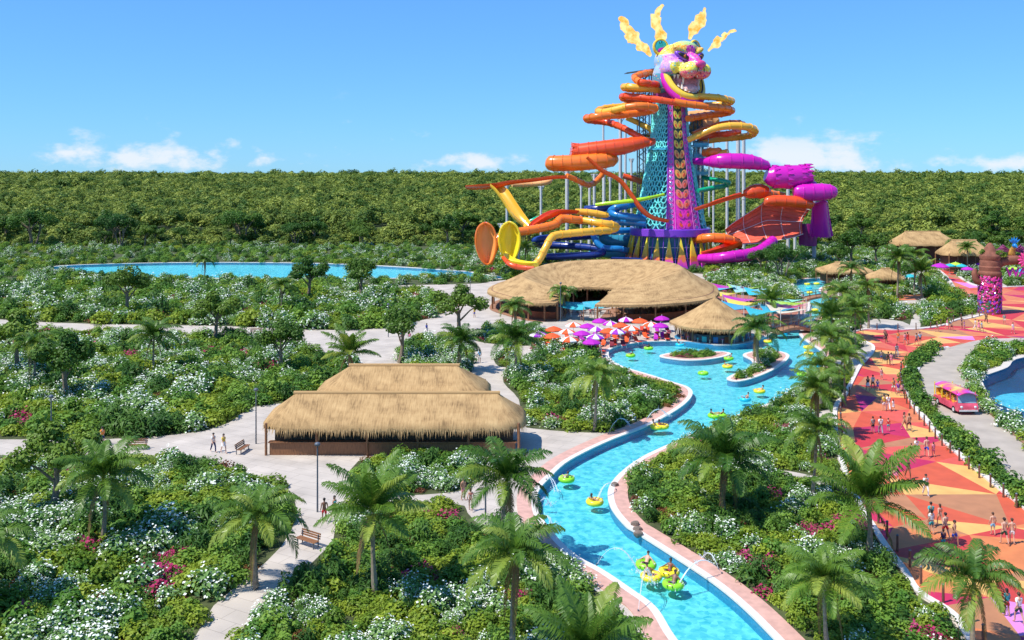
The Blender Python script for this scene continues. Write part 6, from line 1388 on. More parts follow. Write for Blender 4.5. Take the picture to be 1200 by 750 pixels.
        for k in (7, 15): i0 = len(JJ); JJ += [J[k], J[k + 1], J[k + 2]]; RR += [.10, .072, .062]; EE += [(1, i0), (i0, i0 + 1), (i0 + 1, i0 + 2)]
        link('trousers', skin_obj('trousers', JJ, EE, RR, [CL['white']], t, root=1), t)
    elif bottom == 'briefs':
        JJ = [sp.lerp(pel, .7), pel, J[7], J[15]]; RR = [(.128, .10), (.138, .108), .10, .10]; link('swim_bottom', skin_obj('swim_bottom', JJ, [(0, 1), (1, 2), (1, 3)], RR, [CL['pink']], t, root=1), t)
        if female: mb = MB(); mb.ell(chest + V(-.065, -.075, -.02), (.07, .05, .055), 10, 7); mb.ell(chest + V(.065, -.075, -.02), (.07, .05, .055), 10, 7); mb.tube([chest + V(-.15, -.04, -.02), chest + V(-.1, .1, -.02), chest + V(.1, .1, -.02), chest + V(.15, -.04, -.02)], .015, 5); mb.obj('swim_top', CL['pink'], t)
    return t
PT = {'mA': person_template('walk', False, False, 'shorts'), 'mB': person_template('walk', False, True, 'shorts'), 'mC': person_template('stand', False, True, 'shorts'), 'mD': person_template('walk', False, True, 'trousers'), 'mE': person_template('stand', False, False, 'shorts'),
      'fA': person_template('walk', True, True, 'skirt', True), 'fB': person_template('walk', True, False, 'briefs', True), 'fC': person_template('stand', True, True, 'shorts', True), 'sM': person_template('sit', False, False, 'shorts'), 'sF': person_template('sit', True, False, 'briefs', True)}
PUSED = set(); PLAB = set()
def person(k, loc, rz, sc, label, topc=None, botc=None, skin=0, hair=0, group=None):
    src = PT[k]; o = src if k not in PUSED else copy_tree(src); PUSED.add(k); o.location = loc; o.rotation_euler = (0, 0, rz); o.scale = (sc, sc, sc); o['label'] = label; o['category'] = 'person'
    if group: o['group'] = group
    elif 'group' in o: del o['group']
    for c in o.children:
        n = c.name.split('.')[0]; m_ = SKINS[skin] if n == 'body' else HAIRS[hair] if n == 'hair' else CL[topc or 'white'] if n in ('shirt', 'swim_top') else CL[botc or 'blue']
        c.material_slots[0].link = 'OBJECT'; c.material_slots[0].material = m_
    return o
# (px, py, template, top, bottom, skin, hair, scale, heading, label)
UPW, DNW = PI, 0.0          # walking away from / towards the camera
PP = [
 (1068, 536, 'mB', 'pink', 'pink', 0, 1, .72, UPW, 'child in pink, leftmost of the group of four in mid walkway'),
 (1074, 536, 'mB', 'white', 'black', 1, 0, 1, UPW, 'man in white shirt and black shorts beside the blue shorts man'),
 (1086, 536, 'mA', None, 'blue', 0, 1, 1.05, UPW, 'bare-backed man in blue shorts among the group of four in mid walkway'),
 (1094, 535, 'fC', 'pink', 'pink', 0, 1, .74, UPW, 'child in pink, rightmost of the group of four in mid walkway'),
 (1064, 561.6, 'fB', 'black', 'pink', 2, 0, 1, DNW, 'dark-haired woman in a pink swim bottom below the group of four'),
 (1041, 570, 'fC', 'black', 'black', 1, 0, 1, UPW, 'woman in black behind the big palm at the left walkway edge'),
 (1050, 566, 'fA', 'pink', 'pink', 0, 1, 1, UPW, 'woman in a pink dress beside the big palm at the left walkway edge'),
 (1085, 582, 'mD', 'white', 'white', 1, 0, 1, DNW, 'person all in white walking alone in the middle of the walkway'),
 (1091.5, 626, 'fC', 'white', 'teal', 0, 0, 1, UPW, 'woman in white top and teal shorts leading the family group on the near walkway'),
 (1091, 617, 'mB', 'teal', 'teal', 1, 0, 1, UPW, 'person in teal half hidden behind the woman in white top and teal shorts'),
 (1101.6, 617, 'fB', 'red', 'red', 0, 1, .92, UPW, 'girl in a red swimsuit beside the red shorts man'),
 (1108, 632, 'mA', None, 'red', 0, 0, 1.05, UPW, 'bare-backed man in bright red shorts on the near walkway'),
 (1105.6, 644, 'mC', 'navy', 'teal', 2, 0, .78, UPW, 'boy in navy shirt and teal shorts before the red shorts man'),
 (1118.5, 640, 'mA', None, 'blue', 1, 0, 1, .6, 'bare-chested man in blue shorts right of the red shorts man'),
 (1163.6, 627, 'mE', None, 'light blue', 0, 1, .9, UPW, 'boy in light blue shorts, left of the right-hand trio on the near walkway'),
 (1177, 638.5, 'mA', None, 'dark green', 0, 0, 1.05, UPW, 'bare-backed man in dark green shorts in the right-hand trio on the near walkway'),
 (1186, 637.5, 'mE', None, 'white', 0, 1, 1, UPW, 'person in white shorts at the right of the right-hand trio'),
 (1194, 731, 'mB', 'white', 'dark green', 0, 1, 1, UPW, 'person in white shirt and dark green shorts at the bottom right corner of the walkway'),
 (1180, 722, 'fC', 'teal', 'red', 1, 0, .9, UPW, 'girl in teal top beside the white shirt person at the bottom right corner'),
 (1017, 458.7, 'fA', 'black', 'white', 1, 0, 1, UPW, 'woman in black top and white skirt on the upper walkway'),
 (1023, 457, 'mB', 'white', 'black', 1, 0, 1, UPW, 'man in white shirt beside the woman in black top on the upper walkway'),
 (1028.5, 458, 'mC', 'blue', 'blue', 0, 1, .75, UPW, 'child all in blue on the upper walkway'),
 (1033, 445, 'mC', 'pink', 'white', 0, 1, .8, DNW, 'child in pink top walking behind the child in blue'),
 (1047, 461, 'mB', 'orange', 'white', 1, 1, 1, DNW, 'person in orange top and white shorts near the right walkway edge'),
 (1052.5, 464, 'fC', 'purple', 'white', 0, 0, .95, DNW, 'woman in purple top near the right walkway edge'),
 (1057, 464, 'mC', 'pink', 'black', 0, 0, .8, DNW, 'child in pink top and black shorts near the right walkway edge'),
 (1036, 481.5, 'mC', 'yellow', 'white', 0, 1, 1, UPW, 'person in yellow top and white shorts in the middle of the walkway'),
 (1041, 481.5, 'mD', 'white', 'white', 1, 0, 1, UPW, 'man dressed all in white beside the person in yellow top'),
 (1046.7, 481.5, 'fA', 'white', 'white', 0, 1, .7, UPW, 'small child in a white dress beside the man all in white'),
 (1023, 507, 'mC', 'grey', 'black', 1, 0, .9, UPW, 'person in grey top left of the man in long white trousers'),
 (1032, 509.4, 'mD', 'white', 'grey', 1, 0, 1.02, UPW, 'man in white shirt and grey trousers on the walkway beside a child in red'),
 (1041, 505.6, 'mC', 'red', 'teal', 0, 1, .75, UPW, 'child in red top beside the man in grey trousers'),
 (1059.6, 504, 'fB', 'black', 'black', 1, 0, 1, .9, 'woman in a black swimsuit striding across the walkway'),
 (1065.5, 505.6, 'mA', None, 'black', 1, 0, 1, UPW, 'bare-backed man in black shorts beside the striding woman'),
 (1037, 400.4, 'mB', 'black', 'navy', 1, 0, 1.05, DNW, 'person in dark clothes at the far bend of the walkway'),
 (1038.5, 402.2, 'mC', 'black', 'black', 2, 0, 1, DNW, 'person in black right beside the one at the far bend'),
 (1052.5, 401.7, 'fC', 'orange', 'grey', 1, 0, 1, DNW, 'person in orange top at the far bend of the walkway'),
 (1060.6, 404, 'mB', 'pink', 'grey', 0, 0, 1, UPW, 'person in pink top and grey shorts at the far bend'),
 (1063.5, 403, 'fA', 'red', 'red', 1, 0, 1, UPW, 'woman in a red dress at the far bend'),
 (1074, 404.5, 'mB', 'grey', 'navy', 1, 0, 1, UPW, 'person in grey top beside the top of the hedge'),
 (1078, 403, 'mC', 'light blue', 'black', 1, 0, 1, UPW, 'person in light blue top beside the top of the hedge'),
 (1051, 418, 'mD', 'white', 'white', 1, 1, 1.02, DNW, 'person all in white below the far bend of the walkway'),
 (1033, 423, 'mC', 'grey', 'blue', 1, 0, .8, UPW, 'child in grey top below the far bend of the walkway'),
 (1041, 427.8, 'mB', 'black', 'dark green', 2, 0, 1, UPW, 'person in black top on the orange stripe of the walkway'),
 (1044.4, 428, 'fC', 'pink', 'pink', 0, 1, .95, UPW, 'woman in pink beside the black top person on the orange stripe'),
 (1098, 389, 'mB', 'black', 'grey', 1, 0, 1, .8, 'person in black top left of the row of walkers under the clay arch'),
 (1115, 387.7, 'mB', 'grey', 'black', 1, 0, 1, .8, 'person in grey top in the row of walkers left of the clay arch'),
 (1110, 386, 'fA', 'pink', 'white', 0, 0, 1, .8, 'woman in pink top and white skirt walking left of the clay arch'),
 (1127, 385, 'mC', 'navy', 'black', 1, 0, 1, .8, 'person in navy top in the row of walkers left of the clay arch'),
 (1130, 386, 'fC', 'purple', 'purple', 0, 0, .8, .8, 'child in purple in the row of walkers left of the clay arch'),
 (1143, 386.5, 'mD', 'white', 'white', 0, 0, 1, 1.2, 'person in white at the right of the row of walkers left of the clay arch'),
 (1147, 388, 'fA', 'pink', 'pink', 0, 1, 1, 1.2, 'woman in pink dress beside the person in white left of the clay arch'),
 (1150.5, 389, 'mB', 'light blue', 'grey', 1, 0, 1, 1.2, 'person in light blue top beside the woman in pink dress left of the clay arch'),
 (1155.6, 379, 'mD', 'black', 'black', 1, 0, 1.08, 0, 'person all in black standing before the foot of the clay arch'),
 (1187, 391, 'fA', 'white', 'pink', 0, 1, 1, 0, 'woman in white top and pink skirt on the walkway right of the clay arch'),
 (1177, 380, 'mC', 'teal', 'white', 1, 0, 1, 0, 'person in teal top on the walkway behind the clay arch foot'),
 (1108, 318, 'mC', 'black', 'white', 1, 0, 1, 0, 'person in black at the far left end of the red walkway'), (1112, 318.6, 'mD', 'navy', 'black', 1, 0, 1, 0, 'person in navy at the far end of the red walkway'), (1105, 319.5, 'fA', 'purple', 'pink', 0, 0, 1, 0, 'woman in purple at the far end of the red walkway'),
 (543, 586, 'mE', None, 'pink', 1, 0, 1, .5, 'bare-chested man on the plaza at the left beside the near palm'), (551.5, 599, 'fB', 'red', 'red', 0, 1, 1, UPW, 'woman in a red swimsuit on the plaza left of the near palm'),
 (703, 415.5, 'mD', 'white', 'white', 0, 2, 1.02, 1.2, 'attendant all in white at the left end of the river lagoon'), (792.5, 393, 'mD', 'black', 'black', 1, 0, 1.05, 0, 'attendant all in black left of the float-up bar'), (799.5, 399, 'mE', None, 'navy', 1, 0, 1, 0, 'man in navy shorts at the steps beside the float-up bar'), (806, 399, 'fB', 'teal', 'teal', 1, 0, 1, .5, 'woman in a teal swimsuit right beside the float-up bar'),
 (669, 373, 'mD', 'white', 'white', 1, 0, 1.05, UPW, 'person in white at the mouth of the oval restaurant, left'), (680, 374, 'fA', 'white', 'pink', 0, 0, 1, 0, 'woman in white top at the mouth of the oval restaurant'), (681.5, 376, 'mC', 'grey', 'black', 1, 0, 1, 0, 'person in grey before the mouth of the oval restaurant'), (692, 372, 'mB', 'pink', 'black', 1, 0, 1, 0, 'person in pink top at the mouth of the oval restaurant'), (702, 372, 'mA', None, 'white', 1, 0, 1, 0, 'bare-chested man at the mouth of the oval restaurant, right'), (662, 372, 'mC', 'black', 'black', 1, 0, 1, 0, 'person in black at the mouth of the oval restaurant, leftmost'),
]
for (px, py, k, tc_, bc_, s, h, sc, rz, lab) in PP:
    z = .075 if False else 0.0; person(k, G(px, py) + V(0, 0, z), rz + rnd(-.25, .25), sc, lab, tc_, bc_, s, h, 'people on the red walkway' if px > 1000 else 'people on the river plaza')

# ================================================================== swim rings
def make_ring(mt):
    t = thing('swim_ring', 'x', 'swim ring'); mb = MB(); mb.torus((0, 0, .10), .47, .215, 28, 12); mb.obj('tube', mt, t); mb = MB(); mb.torus((0, 0, .10), .47, .219, 28, 4)
    mb = MB()
    for s in (-1, 1): mb.tube([V(s * .60, -.12, .27), V(s * .63, 0, .33), V(s * .60, .12, .27)], .02, 5)
    mb.obj('handles', M_white, t); return t
RC = {'lime': [make_ring(pm('lime_vinyl', (.30, .72, .03), .3, var=.05)), 0], 'yellow': [make_ring(pm('yellow_vinyl', (.90, .72, .03), .3, var=.05)), 0], 'cyan': [make_ring(pm('cyan_vinyl', (.02, .55, .72), .3, var=.05)), 0]}
RG = [(664, 563, 'lime', 'sM', 'white'), (697, 590, 'yellow', 'sF', 'orange'), (757, 664, 'lime', 'sM', 'black'), (763, 678, 'yellow', 'sM', 'navy'), (784, 672.5, 'yellow', 'sF', 'red'), (789, 687, 'lime', 'sM', 'grey'), (770, 501.5, 'yellow', 'sM', 'red'), (776, 501, 'yellow', 'sF', 'pink'), (837, 488.5, 'lime', 'sM', 'navy'), (844, 488, 'lime', 'sM', 'black'), (890, 459.5, 'yellow', 'sF', 'orange'), (824, 438.5, 'lime', None, ''), (852.5, 430.5, 'yellow', 'sF', 'red'), (854, 421, 'lime', 'sM', 'grey'), (760, 409, 'lime', 'sM', 'black'), (739, 417.5, 'lime', 'sM', 'black'), (797, 404.8, 'cyan', 'sF', 'pink'), (948, 415.5, 'yellow', 'sM', 'black'), (947, 408, 'yellow', None, ''), (955, 431, 'cyan', 'sM', 'black'), (940, 439.5, 'lime', None, ''), (918, 392, 'cyan', None, ''), (900, 401, 'yellow', 'sF', 'red'), (946, 377, 'cyan', None, ''), (955, 364, 'yellow', None, ''), (971, 355, 'yellow', None, ''), (946, 333.5, 'yellow', None, ''), (957, 333, 'yellow', None, ''), (948, 338, 'cyan', None, ''), (949, 343.5, 'yellow', None, ''), (873, 469, 'cyan', 'sM', 'navy')]
RW = ['near the jet of the upper bend', 'beside the right bank above the near bend', 'at the back left of the near cluster of four', 'at the front left of the near cluster of four', 'at the back right of the near cluster of four', 'frontmost of the near cluster of four', 'left of the pair under the garden bend', 'right of the pair under the garden bend', 'left of the pair along the long bed', 'right of the pair along the long bed', 'in mid river below the palm island', 'empty, in the lagoon below the left island', 'in the lagoon before the palm island', 'between the two islands', 'in the lagoon above the left island', 'at the left end of the lagoon', 'beside the steps of the float-up bar', 'in the channel right of the palm island', 'empty, farther up the channel right of the palm island', 'close to the palms on the right bank', 'empty, by the leaning palm on the right bank', 'empty, just below the lower footbridge', 'right of the float-up bar behind the palm', 'empty, just above the lower footbridge', 'empty, in the channel bend between the footbridges', 'empty, right of the channel near the upper footbridge', 'empty, left of two in the farthest pool', 'empty, right of two in the farthest pool', 'empty, in the middle of the farthest pool', 'empty, just behind the upper footbridge', 'near the bank of the long bed']
for (px, py, c, k, cl), w_ in zip(RG, RW):
    p = G(px, py, WZ); e = RC[c]; o = e[0] if not e[1] else copy_tree(e[0]); e[1] += 1; o.location = (p.x, p.y, WZ + .03); rz = rnd(0, 6.28); o.rotation_euler = (0, 0, rz); o['label'] = '%s swim ring %s' % (c, w_); o['category'] = 'swim ring'; o['group'] = 'swim rings on the river'
    if k: person(k, (p.x, p.y, WZ + .08), rz, .95, '%s-clad person in the %s ring %s' % (cl, c, w_), cl, cl, random.choice([0, 1, 1, 2]), random.choice([0, 0, 1]), 'people in swim rings')

# ================================================================== water jets
m, nt, b = nodes('water_spray'); N, L = nt.nodes, nt.links; b.inputs['Base Color'].default_value = (.85, .93, .97, 1); b.inputs['Roughness'].default_value = .2
trn = N.new('ShaderNodeBsdfTransparent'); ms = N.new('ShaderNodeMixShader'); ms.inputs[0].default_value = .55; L.new(trn.outputs[0], ms.inputs[1]); L.new(b.outputs[0], ms.inputs[2]); L.new(ms.outputs[0], N['Material Output'].inputs[0]); M_spray = m
JETS = [((713, 508), (739, 501), 1.5, 'between the garden bed and the upper river bend'), ((755, 497), (783, 488), 1.4, 'beside the garden in the river bend'), ((640, 562), (652, 576), .7, 'on the left bank at the upper bend'), ((632, 590), (645, 592), .6, 'on the left bank left of the yellow ring'), ((722, 574), (700, 588), 1.2, 'on the right bank beside the yellow ring'), ((699, 662), (748, 672), 1.7, 'arching from the left bank towards the near cluster of rings'), ((748, 716), (764, 684), 2.0, 'rising at the bottom left bank behind four rings'), ((842, 667), (822, 655), .9, 'splashing on the right bank stone'), ((846, 672), (795, 690), 1.6, 'low over the near river from the right bank'), ((636, 608), (648, 616), .6, 'at the left bank beside the near left palm')]
for i, (a, c, h, w_) in enumerate(JETS):
    A, B = G(*a, .08), G(*c, WZ); t = thing('water_jet', 'thin white arching water jet ' + w_, 'water jet', A, 0, 'water jets along the river'); r_ = random.Random(i); mb = MB(); n = 16
    for s in range(3):
        o_ = V(r_.uniform(-.05, .05), r_.uniform(-.05, .05), 0); mb.tube([A.lerp(B, u) + o_ * u * 3 + V(0, 0, 3.1 * h * u * (1 - u)) for u in np.linspace(0, 1, n)], [.009 + .015 * u for u in np.linspace(0, 1, n)], 5)
    for s in range(70):
        u = min(1, r_.random() ** .6); p = A.lerp(B, u) + V(r_.gauss(0, .09), r_.gauss(0, .09), 3.1 * h * u * (1 - u) + r_.gauss(0, .07)); q = r_.uniform(.012, .035); mb.ell(p, (q, q, q), 5, 3)
    for s in range(40): q = r_.uniform(.02, .05); mb.ell(B + V(r_.gauss(0, .22), r_.gauss(0, .22), abs(r_.gauss(0, .12))), (q, q, q), 5, 3)
    mb.obj('stream', M_spray, t); mb = MB(); mb.cyl((A.x, A.y, .05), (A.x, A.y, .16), .05, n=8); mb.obj('nozzle', M_dark, t)
# ================================================================== walkway posts
def along(poly, step, off=0.0):
    out = []; acc = 0; nxt = step * .5
    for i in range(len(poly) - 1):
        a, b_ = poly[i], poly[i + 1]; l = (b_ - a).length
        while nxt <= acc + l:
            out.append(a.lerp(b_, (nxt - acc) / l)); nxt += step
        acc += l
    return out
pst = thing('bollard', 'x', 'post'); mb = MB(); mb.cyl((0, 0, 0), (0, 0, 1.05), .085, .075, 8); mb.obj('shaft', M_rope, pst); mb = MB(); mb.cyl((0, 0, 1.05), (0, 0, 1.12), .10, .05, 8); mb.obj('cap', M_dark, pst); used = False
def row_posts(line, step, lab, inset, skip=0):
    global used
    q = along([Vector((p[0], p[1], 0)) for p in cr([G(*s)[:2] for s in line], 4)], step)
    q = [p for p in q if abs(p.x) < p.y * .56 + 1 and p.y > 48]
    q.sort(key=lambda p: p.y)
    for i, p in enumerate(q):
        o = pst if not used else copy_tree(pst); used = True; o.location = (p.x + inset, p.y, 0); o['label'] = 'brown post on the %s edge of the red walkway, %s from the near end' % (lab, ordw(i)) if i < 60 else 'x'; o['group'] = 'brown posts on the %s walkway edge' % lab
row_posts(PATH_R[4:], 2.3, 'right', -.35); row_posts(PATH_L[:16], 2.5, 'left', .35); row_posts(PATH_T[:7], 3.2, 'far', 0)

# ================================================================== open tour cart on the road
A0, B0 = G(1112, 466), G(1128, 492.5); fw = V(.02, -1, 0); ang = math.atan2(fw.y, fw.x) + PI / 2; cc = (A0 + B0) / 2
cart = thing('tour_cart', 'pink open-sided tour cart with a multicoloured roof driving on the grey road', 'cart', (0, 0, 0))
Lc, Wc = 5.6, 2.15
def cart_part(name, mb, mt, parent=None): o = mb.obj(name, mt, None); o.parent = parent or cart; return o
C_cart = pm('coral_pink_cart_paint', (.80, .10, .16), .3, var=.35, scale=.9); M_gl = pm('cart_glass', (.30, .42, .46), .1, var=.05); M_tyre = pm('tyre_rubber', (.015, .015, .017), .8)
mb = MB(); prof = [(-2.7, .35), (-2.8, .8), (-2.65, 1.15), (-1.9, 1.2), (-1.7, .95), (2.4, .95), (2.7, .85), (2.75, .35)]
mb.shell([[V(-Wc / 2 * s_, y, z) for y, z in prof] for s_ in (1, .92)][::-1] , off=(0, 0, 0)) if False else None
o_ = len(mb.v)
for s_ in (-1, 1): mb.v += [V(s_ * Wc / 2 * (.93 if i in (1, 2, 3) else 1), y, z) for i, (y, z) in enumerate(prof)]
n_ = len(prof); mb.f.append(tuple(range(n_))[::-1]); mb.m.append(0); mb.f.append(tuple(range(n_, 2 * n_))); mb.m.append(0)
for i in range(n_): j = (i + 1) % n_; mb.f.append((i, j, n_ + j, n_ + i)); mb.m.append(0)
cart_part('body', mb, C_cart)
mb = MB(); rws = []
for y in np.linspace(-2.75, 2.75, 13): rws.append([V(Wc / 2 * 1.03 * u * (1 - .10 * (abs(y) / 2.75) ** 4), y, 2.42 - .30 * u ** 2 - .10 * (abs(y) / 2.75) ** 3) for u in np.linspace(-1, 1, 9)])
mb.shell(rws, .07, 0); ro = cart_part('roof', mb, pm('x', (.8, .8, .8), .3) if False else None or C_PK)
m, nt, b = nodes('cart_roof_paint'); N, L = nt.nodes, nt.links; tc = N.new('ShaderNodeTexCoord'); nz = N.new('ShaderNodeTexNoise'); nz.inputs['Scale'].default_value = .55; nz.inputs['Detail'].default_value = 2; L.new(tc.outputs['Object'], nz.inputs[0]); rp = N.new('ShaderNodeValToRGB'); e = rp.color_ramp.elements
for p_, c_ in ((.30, (.85, .60, .08, 1)), (.38, (.85, .25, .10, 1)), (.45, (.80, .06, .25, 1)), (.57, (.60, .03, .50, 1)), (.66, (.85, .35, .45, 1))): e.new(p_).color = c_
e.remove(e[0]); e.remove(e[-1]); L.new(nz.outputs['Fac'], rp.inputs[0]); L.new(rp.outputs[0], b.inputs['Base Color']); b.inputs['Roughness'].default_value = .3; b.inputs['Coat Weight'].default_value = .4; ro.data.materials[0] = m
mb = MB(); mb.shell([[V(-.95, -2.55, 1.2), V(-.9, -2.2, 2.25)], [V(.95, -2.55, 1.2), V(.9, -2.2, 2.25)]], off=(0, .04, 0)); cart_part('windscreen', mb, M_gl)
for x in (-1.0, 1.0):
    for y0, y1 in ((-2.5, -2.25), (-.9, -.9), (.9, .9), (2.6, 2.6)): mb = MB(); mb.cyl((x, y0, .9), (x * .97, y1, 2.3), .05, n=6); cart_part('roof_post', mb, C_YY if y0 > 0 else C_cart)
for y in (-1.35, -.1, 1.1, 2.2): mb = MB(); mb.box((0, y, 1.05), (1.8, .55, .14)); mb.box((0, y + .28, 1.38), (1.8, .1, .6)); cart_part('bench', mb, pm('yellow_seat', (.80, .42, .05), .6))
for x in (-1, 1):
    for y in (-1.75, 1.75): mb = MB(); mb.cyl((x * .86, y, .36), (x * 1.09, y, .36), .36, n=18); w_ = cart_part('wheel', mb, M_tyre); mb = MB(); mb.cyl((x * 1.06, y, .36), (x * 1.11, y, .36), .2, n=14); cart_part('hub_cap', mb, M_steel, w_)
    mb = MB(); mb.ell((x * .72, -2.76, .82), (.16, .07, .13), 10, 7); cart_part('headlight', mb, M_white)
mb = MB(); mb.box((0, -2.78, .45), (1.9, .12, .16)); cart_part('bumper', mb, M_steel)
mb = MB(); mb.torus((-.45, -1.95, 1.35), .2, .025, 14, 5, 0, Matrix.Rotation(.9, 3, 'X')); cart_part('steering_wheel', mb, M_dark)
for x in (-1.02, 1.02): mb = MB(); mb.box((x * 1.12, -2.35, 1.55), (.16, .06, .22)); cart_part('mirror', mb, M_dark)
cart.location = cc; cart.rotation_euler = (0, 0, ang)
RT = Matrix.Rotation(ang, 3, 'Z')
for i, (x, y, k, c1, w_) in enumerate([(-.45, -1.5, 'sM', 'white', 'at the wheel'), (-.5, -.2, 'sF', 'yellow', 'left on the second bench'), (.45, -.2, 'sM', 'orange', 'right on the second bench'), (-.5, 1.0, 'sM', 'yellow', 'left on the third bench'), (.5, 2.1, 'sF', 'red', 'on the last bench')]):
    p = cc + RT @ V(x, y, 0); person(k, (p.x, p.y, 1.06), ang, .95, 'passenger %s of the pink tour cart in %s' % (w_, c1) if i else 'driver in white at the wheel of the pink tour cart', c1, c1, i % 2 + 0, 0, 'people riding the tour cart')

# ================================================================== clay arch with sign
dA = 27500 / (367 - HZ); ax_, ay = P(1160, 367, dA).x, dA
arch = thing('clay_arch', 'brown clay arch gate whose column wears a coat of pink flowers', 'arch', (ax_, ay, 0)); M_clay = pm('brown_clay', (.24, .085, .05), .85, var=.3, scale=1.2, bump=.4)
bm_ = MB(); prf = [(1.95, 0), (1.8, 2), (1.75, 5), (1.78, 6.7), (1.95, 7.0), (1.9, 7.4), (1.72, 7.6), (1.80, 8.3), (1.66, 8.5), (1.70, 9.2), (1.58, 9.5), (1.75, 9.9), (1.70, 10.3), (1.25, 10.7), (.9, 11.6), (.4, 12.4), (.05, 12.6)]
bm_.lathe(prf, 30, 0, (ax_, ay, 0)); bm_.obj('column', M_clay, arch)
bx2 = ax_ + 19.5; c2 = MB(); c2.lathe(prf, 24, 0, (bx2, ay, 0)); c2.obj('column', M_clay, arch)
mb = MB(); bp_ = cr([(ax_ + .5, ay, 8.3), (ax_ + 2.6, ay, 9.3), (ax_ + 6, ay, 9.7), (ax_ + 10, ay, 9.9), (ax_ + 14, ay, 9.7), (bx2 - 2.5, ay, 9.2), (bx2 - .5, ay, 8.2)], 5); mb.tube([Vector(p) for p in bp_], [.85 + .05 * math.sin(i) for i in range(len(bp_))], 14); mb.obj('beam', M_clay, arch)
mb = MB(); mb.tube(cr([(ax_ - 1.5, ay, 5.6), (ax_ - 2.5, ay - .1, 5.9), (ax_ - 2.8, ay - .1, 7.2), (ax_ - 2.5, ay, 7.9)], 4), [.55, .6, .62, .6, .6, .58, .56, .52, .5, .46, .42, .35, .2], 10); mb.obj('stump', M_clay, arch)
r_ = random.Random(2); PCOL = [C_PK, C_M, C_PU, pm('rose_paint', (.80, .14, .40), .5), C_PK, pm('leaf_green_paint', (.05, .16, .06), .6), C_B]; mb = MB()
for k in range(900):
    a = r_.uniform(-PI, PI); z = 6.6 * r_.random() ** .85; R_ = 1.83 + .04 * r_.random(); c = V(ax_ + math.sin(a) * R_, ay - math.cos(a) * R_, z + .1); n_ = V(math.sin(a), -math.cos(a), 0); s_ = r_.uniform(.14, .30); u = V(math.cos(a), math.sin(a), 0); w_ = V(0, 0, 1)
    mi = r_.choices(range(7), [8, 8, 1, 4, 3, 4, 0] if z > 2.6 else [3, 4, 7, 1, 0, 6, 2])[0]
    pts_ = [c + n_ * .14] + [c + n_ * (.05 if q % 2 else .11) + (u * math.cos(q * PI / 5) + w_ * math.sin(q * PI / 5)) * s_ * (1 if q % 2 == 0 else .62) for q in range(10)]; mb.add(pts_, [(0, 1 + q, 1 + (q + 1) % 10) for q in range(10)], mi)
mb.obj('flower_coat', PCOL, arch, smooth=False)
# flower emblem on the beam
mb = MB(); fc_ = V(ax_ + 6.0, ay - 1.0, 9.6)
for k in range(14):
    a = k * 2 * PI / 14; mb.ell(fc_ + V(math.cos(a) * .85, 0, math.sin(a) * .85), (.75, .16, .26), 10, 6, 0, Matrix.Rotation(-a, 3, 'Y'))
mb.ell(fc_ + V(0, -.14, 0), (.5, .22, .5), 14, 8, 1); mb.obj('flower', [C_PK, pm('pale_pink_paint', (.85, .55, .6), .5)], arch)
# sign letters hanging under the beam
def text_mesh(s, size, depth):
    cu = bpy.data.curves.new('txt', 'FONT'); cu.body = s; cu.size = size; cu.extrude = depth; cu.bevel_depth = .03; cu.align_x = 'CENTER'; o = bpy.data.objects.new('txt', cu); COL.objects.link(o); dg = bpy.context.evaluated_depsgraph_get(); me = bpy.data.meshes.new_from_object(o.evaluated_get(dg)); bpy.data.objects.remove(o); bpy.data.curves.remove(cu); return me
sg = thing('gate_sign', 'string of chunky magenta and red letters hanging below the arch beam', 'sign', (ax_ + 5.5, ay, 0)); x = ax_ + 2.9
for i, ch in enumerate('WATER'):
    me = text_mesh(ch, 2.3, .12); me.materials.clear(); me.materials.append([C_M, C_M, C_PK, C_OR, C_O][i]); w_ = [2.1, 1.75, 1.55, 1.5, 1.6][i]; o = link('letter', me, sg); me.transform(Matrix.Rotation(math.radians(90), 4, 'X')); o.location = (x + w_ / 2 - (ax_ + 5.5), -.2, 6.6); x += w_ - .05
mb = MB(); mb.tube([(ax_ + 2.4, ay, 8.75), (x + .4, ay, 8.75)], .07, 5)
for q in np.linspace(ax_ + 3.2, x, 8): mb.cyl((q, ay, 8.2), (q, ay, 9.2), .035, n=4)
mb.obj('hanger', M_dark, sg)
# painted bird sculpture on the beam
brd = thing('bird_sculpture', 'painted bird sculpture with blue crest and plum wings perched on the arch beam', 'sculpture', (ax_ + 4.0, ay, 10.3)); o0 = V(ax_ + 4.0, ay, 10.2)
mb = MB(); mb.tube(cr([o0 + V(0, .6, .1), o0 + V(0, .2, .6), o0 + V(0, -.2, 1.2), o0 + V(.05, -.5, 1.7)], 5), [.25, .45, .6, .7, .75, .72, .68, .62, .55, .5, .46, .42, .4, .38, .36, .3], 12); mb.obj('body', pm('ochre_paint', (.50, .26, .05), .5, var=.4), brd)
mb = MB(); mb.ell(o0 + V(.05, -.7, 1.9), (.42, .55, .42), 12, 8); mb.tube([o0 + V(.05, -1.1, 1.9), o0 + V(.05, -1.7, 1.6)], [.2, .03], 6); mb.obj('head', C_B, brd)
for s_ in (-1, 1):
    mb = MB()
    for k in range(6): mb.add([o0 + V(s_ * .4, 0, 1.1), o0 + V(s_ * (1.6 + .35 * k), .2, 2.1 - .28 * k), o0 + V(s_ * (1.9 + .35 * k), .25, 1.75 - .30 * k), o0 + V(s_ * .45, .05, .85), o0 + V(s_ * (1.2 + .2 * k), -.12, 1.7 - .26 * k)], [(0, 4, 1), (4, 2, 1), (4, 3, 2), (0, 3, 4), (0, 1, 2, 3)], k % 2)
    mb.obj('wing', [pm('plum_paint', (.22, .03, .12), .5), pm('dusty_plum_paint', (.34, .07, .16), .5)], brd, smooth=False)
mb = MB()
